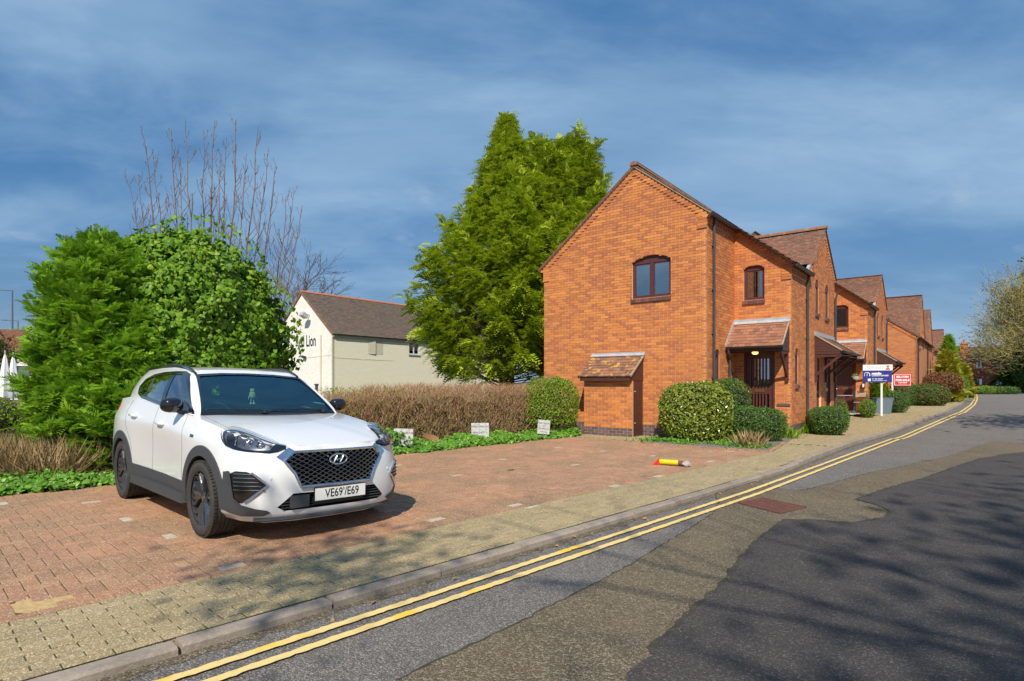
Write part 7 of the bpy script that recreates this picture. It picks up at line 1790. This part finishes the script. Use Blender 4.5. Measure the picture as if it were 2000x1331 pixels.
tuft('dead_stems', gp(1466, 873), .30, .42, 120, m_straw, 'brown dead flower stems in front of the low front shrub', 5, spread=.25)
tuft('leafy_clump', gp(1800, 788), .9, .35, 500, m_grass, 'bright ground plants at the foot of the dome shrub', 6, spread=.6)
sd = [(1285, 861), (1305, 863), (1322, 864), (1345, 867), (1300, 860), (1270, 862)]; sd2 = [(1405, 868), (1430, 871), (1452, 874), (1475, 874), (1490, 872), (1440, 868)]
for nm_, S_, lab, sdn in (('edging_plants', sd, 'low green edging plants at the left of the front bed', 7), ('edging_plants', sd2, 'low green edging plants at the right corner of the front bed', 8)):
    g_ = np.random.default_rng(sdn); e = empty(nm_, (*gp(*S_[0]), 0)); tag(e, lab, 'plants'); P = np.concatenate([np.array([[gp(*q)[0], gp(*q)[1], 0]])+g_.normal(0, 1, (150, 3))*[.18, .14, 0] for q in S_])-np.array([*gp(*S_[0]), 0]); P[:, 2] = g_.uniform(0, .07, len(P)); leafcloud('leaves', P, np.tile([0, -.3, .9], (len(P), 1)), .07, m_ivyg, e, g_, spread=.6, kind='stuff')
# litter: one big curled leaf, scattered small ones
lf = empty('curled_leaf', (*gp(838, 877), .20), .4); tag(lf, 'big curled tan dead leaf caught in the ivy right of the first parking sign', 'leaf')
mb = MB(); V = []; 
for i in range(9):
    t = i/8*2-1
    for j in range(5): s_ = j/4*2-1; w_ = .11*(1-t*t)**.5+.012; V.append((t*.2, s_*w_*.6, .06*t*t+.09*abs(s_)*w_/.11+.03*t))
mb.add(V, [(i*5+j, i*5+j+1, i*5+j+6, i*5+j+5) for i in range(8) for j in range(4)]); mb.build('blade', m_fallen, lf, smooth=True); lf.rotation_euler = (.9, .35, .5)
g_ = np.random.default_rng(9); P = []
for i in range(70):
    k_, n_ = g_.uniform(2, 13), 9.72-abs(g_.normal(0, .12)); P.append((*kn(k_, n_), .012))
for i in range(45): P.append((*kn(g_.uniform(1, 12), 3.45-abs(g_.normal(0, .08))), ZR+.012))
P = np.array(P); leafcloud('fallen_leaves', P, np.tile([0, 0, 1.], (len(P), 1)), .045, m_fallen, None, g_, spread=.3, droop=0, kind='stuff', label='scattered small dead leaves and scraps along the kerb and ivy edge')
g_ = np.random.default_rng(10); n = 1500; k_ = g_.uniform(0, 12.4, n); n_ = g_.uniform(3.7, 9.7, n); P = np.stack([k_*KV[0]+n_*NV[0], k_*KV[1]+n_*NV[1], np.full(n, -.004)], 1); cl = (np.sin(k_*1.7+n_*2.3)+np.sin(k_*3.1-n_*1.9)) > .35; P = P[cl]; P[:, :2] = P[:, :2]
leafcloud('joint_moss', P, np.tile([0, 0, 1.], (len(P), 1)), .022, m_grass, None, g_, spread=.6, droop=0, kind='stuff', label='tiny weeds and moss growing in the paving joints')
# loose grit along the edge of the dark new surface
gr_ = []; 
for p in lo[:9]:
    W_ = gp(*p, z=ZR)
    for i in range(60): gr_.append((W_[0]-abs(R.gauss(0, .07))-.0, W_[1]+R.gauss(0, .12), ZR+.008))
P = np.array(gr_); leafcloud('loose_grit', P, np.tile([0, 0, 1.], (len(P), 1)),   .010, m_soil, None, g_, spread=.8, droop=0, kind='stuff', label='loose grit along the broken edge of the dark road surface')
# far left: fence, parasols, lamp columns ------------------------------------
m_oldw = mat('weathered_fence_wood', (.17,.13,.10), rough=.9, n1=(8, .5, (.10,.08,.06)))
fn = empty('wooden_fence', (-14.5, 17.0, 0), .15); tag(fn, 'old brown wooden fence glimpsed behind the conifer at far left', 'fence')
for i in range(18): mb = MB(); x = -2.2+i*.16; mb.box((x, 0, .05), (x+.12, .02, 1.0+R.uniform(-.04, .04))); mb.build('fence_board', m_oldw, fn)
for z_ in (.3, .8): mb = MB(); mb.box((-2.3, .025, z_), (.8, .06, z_+.07)); mb.build('rail', m_oldw, fn)
bwl = empty('brick_wall', (-13.0, 18.4, 0), .15); tag(bwl, 'low red brick wall behind the wooden fence at far left', 'wall'); w = far_wall(bwl, (-1.2, 0), (1, 0), (0, -1), [(0, 0), (4.5, 0), (4.5, 1.0), (0, 1.0)])
m_para = mat('white_canvas', (.78,.78,.76), rough=.8)
for i, (x, y_) in enumerate(((10, 26.0), (26, 27.5))):
    X = (x-1000)/1150*y_; e = empty('closed_parasol', (X, y_, 0)); tag(e, ('left' if i == 0 else 'right')+' one of two closed white parasols beyond the fence at far left', 'parasol')
    mb = MB(); mb.tube([(0, 0, 0), (0, 0, 2.9)], .03, 8); mb.build('pole', m_lead, e); mb = MB(); mb.lathe([(.26, .75), (.30, .95), (.20, 1.6), (.08, 2.5), (.02, 2.75)], lambda x_, y__, h: (x_*(1+.12*math.cos(6*math.atan2(y__, x_))), y__*(1+.12*math.cos(6*math.atan2(y__, x_))), h), 24); mb.build('canopy', m_para, e, smooth=True)
m_col = mat('grey_lamp_column', (.12,.15,.18), rough=.5)
for i, (x, y_, yt, lab) in enumerate(((24, 60, 568, 'taller grey street lamp column at the far left edge'), (35, 80, 627, 'shorter and further grey street lamp column at the far left'))):
    X = (x-1000)/1150*y_; H_ = CAMH+(750-yt)/1150*y_; e = empty('street_lamp', (X, y_, 0)); tag(e, lab, 'street lamp'); mb = MB(); mb.tube([(0, 0, 0), (0, 0, H_)], [.12, .07], 8); mb.build('column', m_col, e); mb = MB(); mb.tube([(0, 0, H_), (-1.6, 0, H_+.1)], .05, 6); mb.build('arm', m_col, e); mb = MB(); mb.box((-2.2, -.12, H_+.03), (-1.5, .12, H_+.15)); mb.build('lantern', m_col, e)
# white flat-roofed building and shrubs far left
wbm = empty('distant_building', (-44, 52, 0), .3); tag(wbm, 'distant low pale building beyond the parasols at far left', 'building')
w = Wall((-6, 0), (1, 0), (0, -1), wbm, None, [(0, 0), (14, 0), (14, 4.2), (0, 4.2)]); w.holes = [[(1+i*2.6, 1.2), (2.9+i*2.6, 1.2), (2.9+i*2.6, 3.0), (1+i*2.6, 3.0)] for i in range(5)]; w.body(m_render, w=0)
for h_ in w.holes: window(w, h_[0][0], h_[1][0], 1.2, 3.0, 0, wbm, panes=2, sill=False)
mb = MB(); mb.prism([(-6.3, 4.2), (8.3, 4.2), (7.5, 6.2), (-5.5, 6.2)], lambda u, v, ww: (u, ww, v), -.3, 5); mb.build('roof', m_tile, wbm)
shrub('garden_bush', (-13.4, 15.0), (.9, .8, .55), .55, m_lime, 'yellow-green bush at the far left edge in front of the fence', 2500, .07, 1, .2, 71, cat='bush', extra=m_olive)
shrub('garden_tree', (-31.5, 33), (3.4, 2.5, 1.8), 3.0, m_olive, 'olive and russet bushy tree at the far left edge behind the parasols', 5000, .22, 1, .25, 72, cat='tree', extra=m_coppr)
# low hedge/garden behind the brown hedge at the pub foot
shrub('garden_bush', (-3.4, 15.4), (1.2, .8, .6), .6, m_box, 'green bush seen through the thin left end of the brown hedge', 2500, .07, 1, .2, 73, cat='bush')
shrub('garden_bush', (2.4, 24.5), (1.6, 1.0, .75), .7, m_lime, 'bright low bush between the conifer trunk and the end house', 2500, .09, 1, .2, 74, cat='bush', extra=m_box)
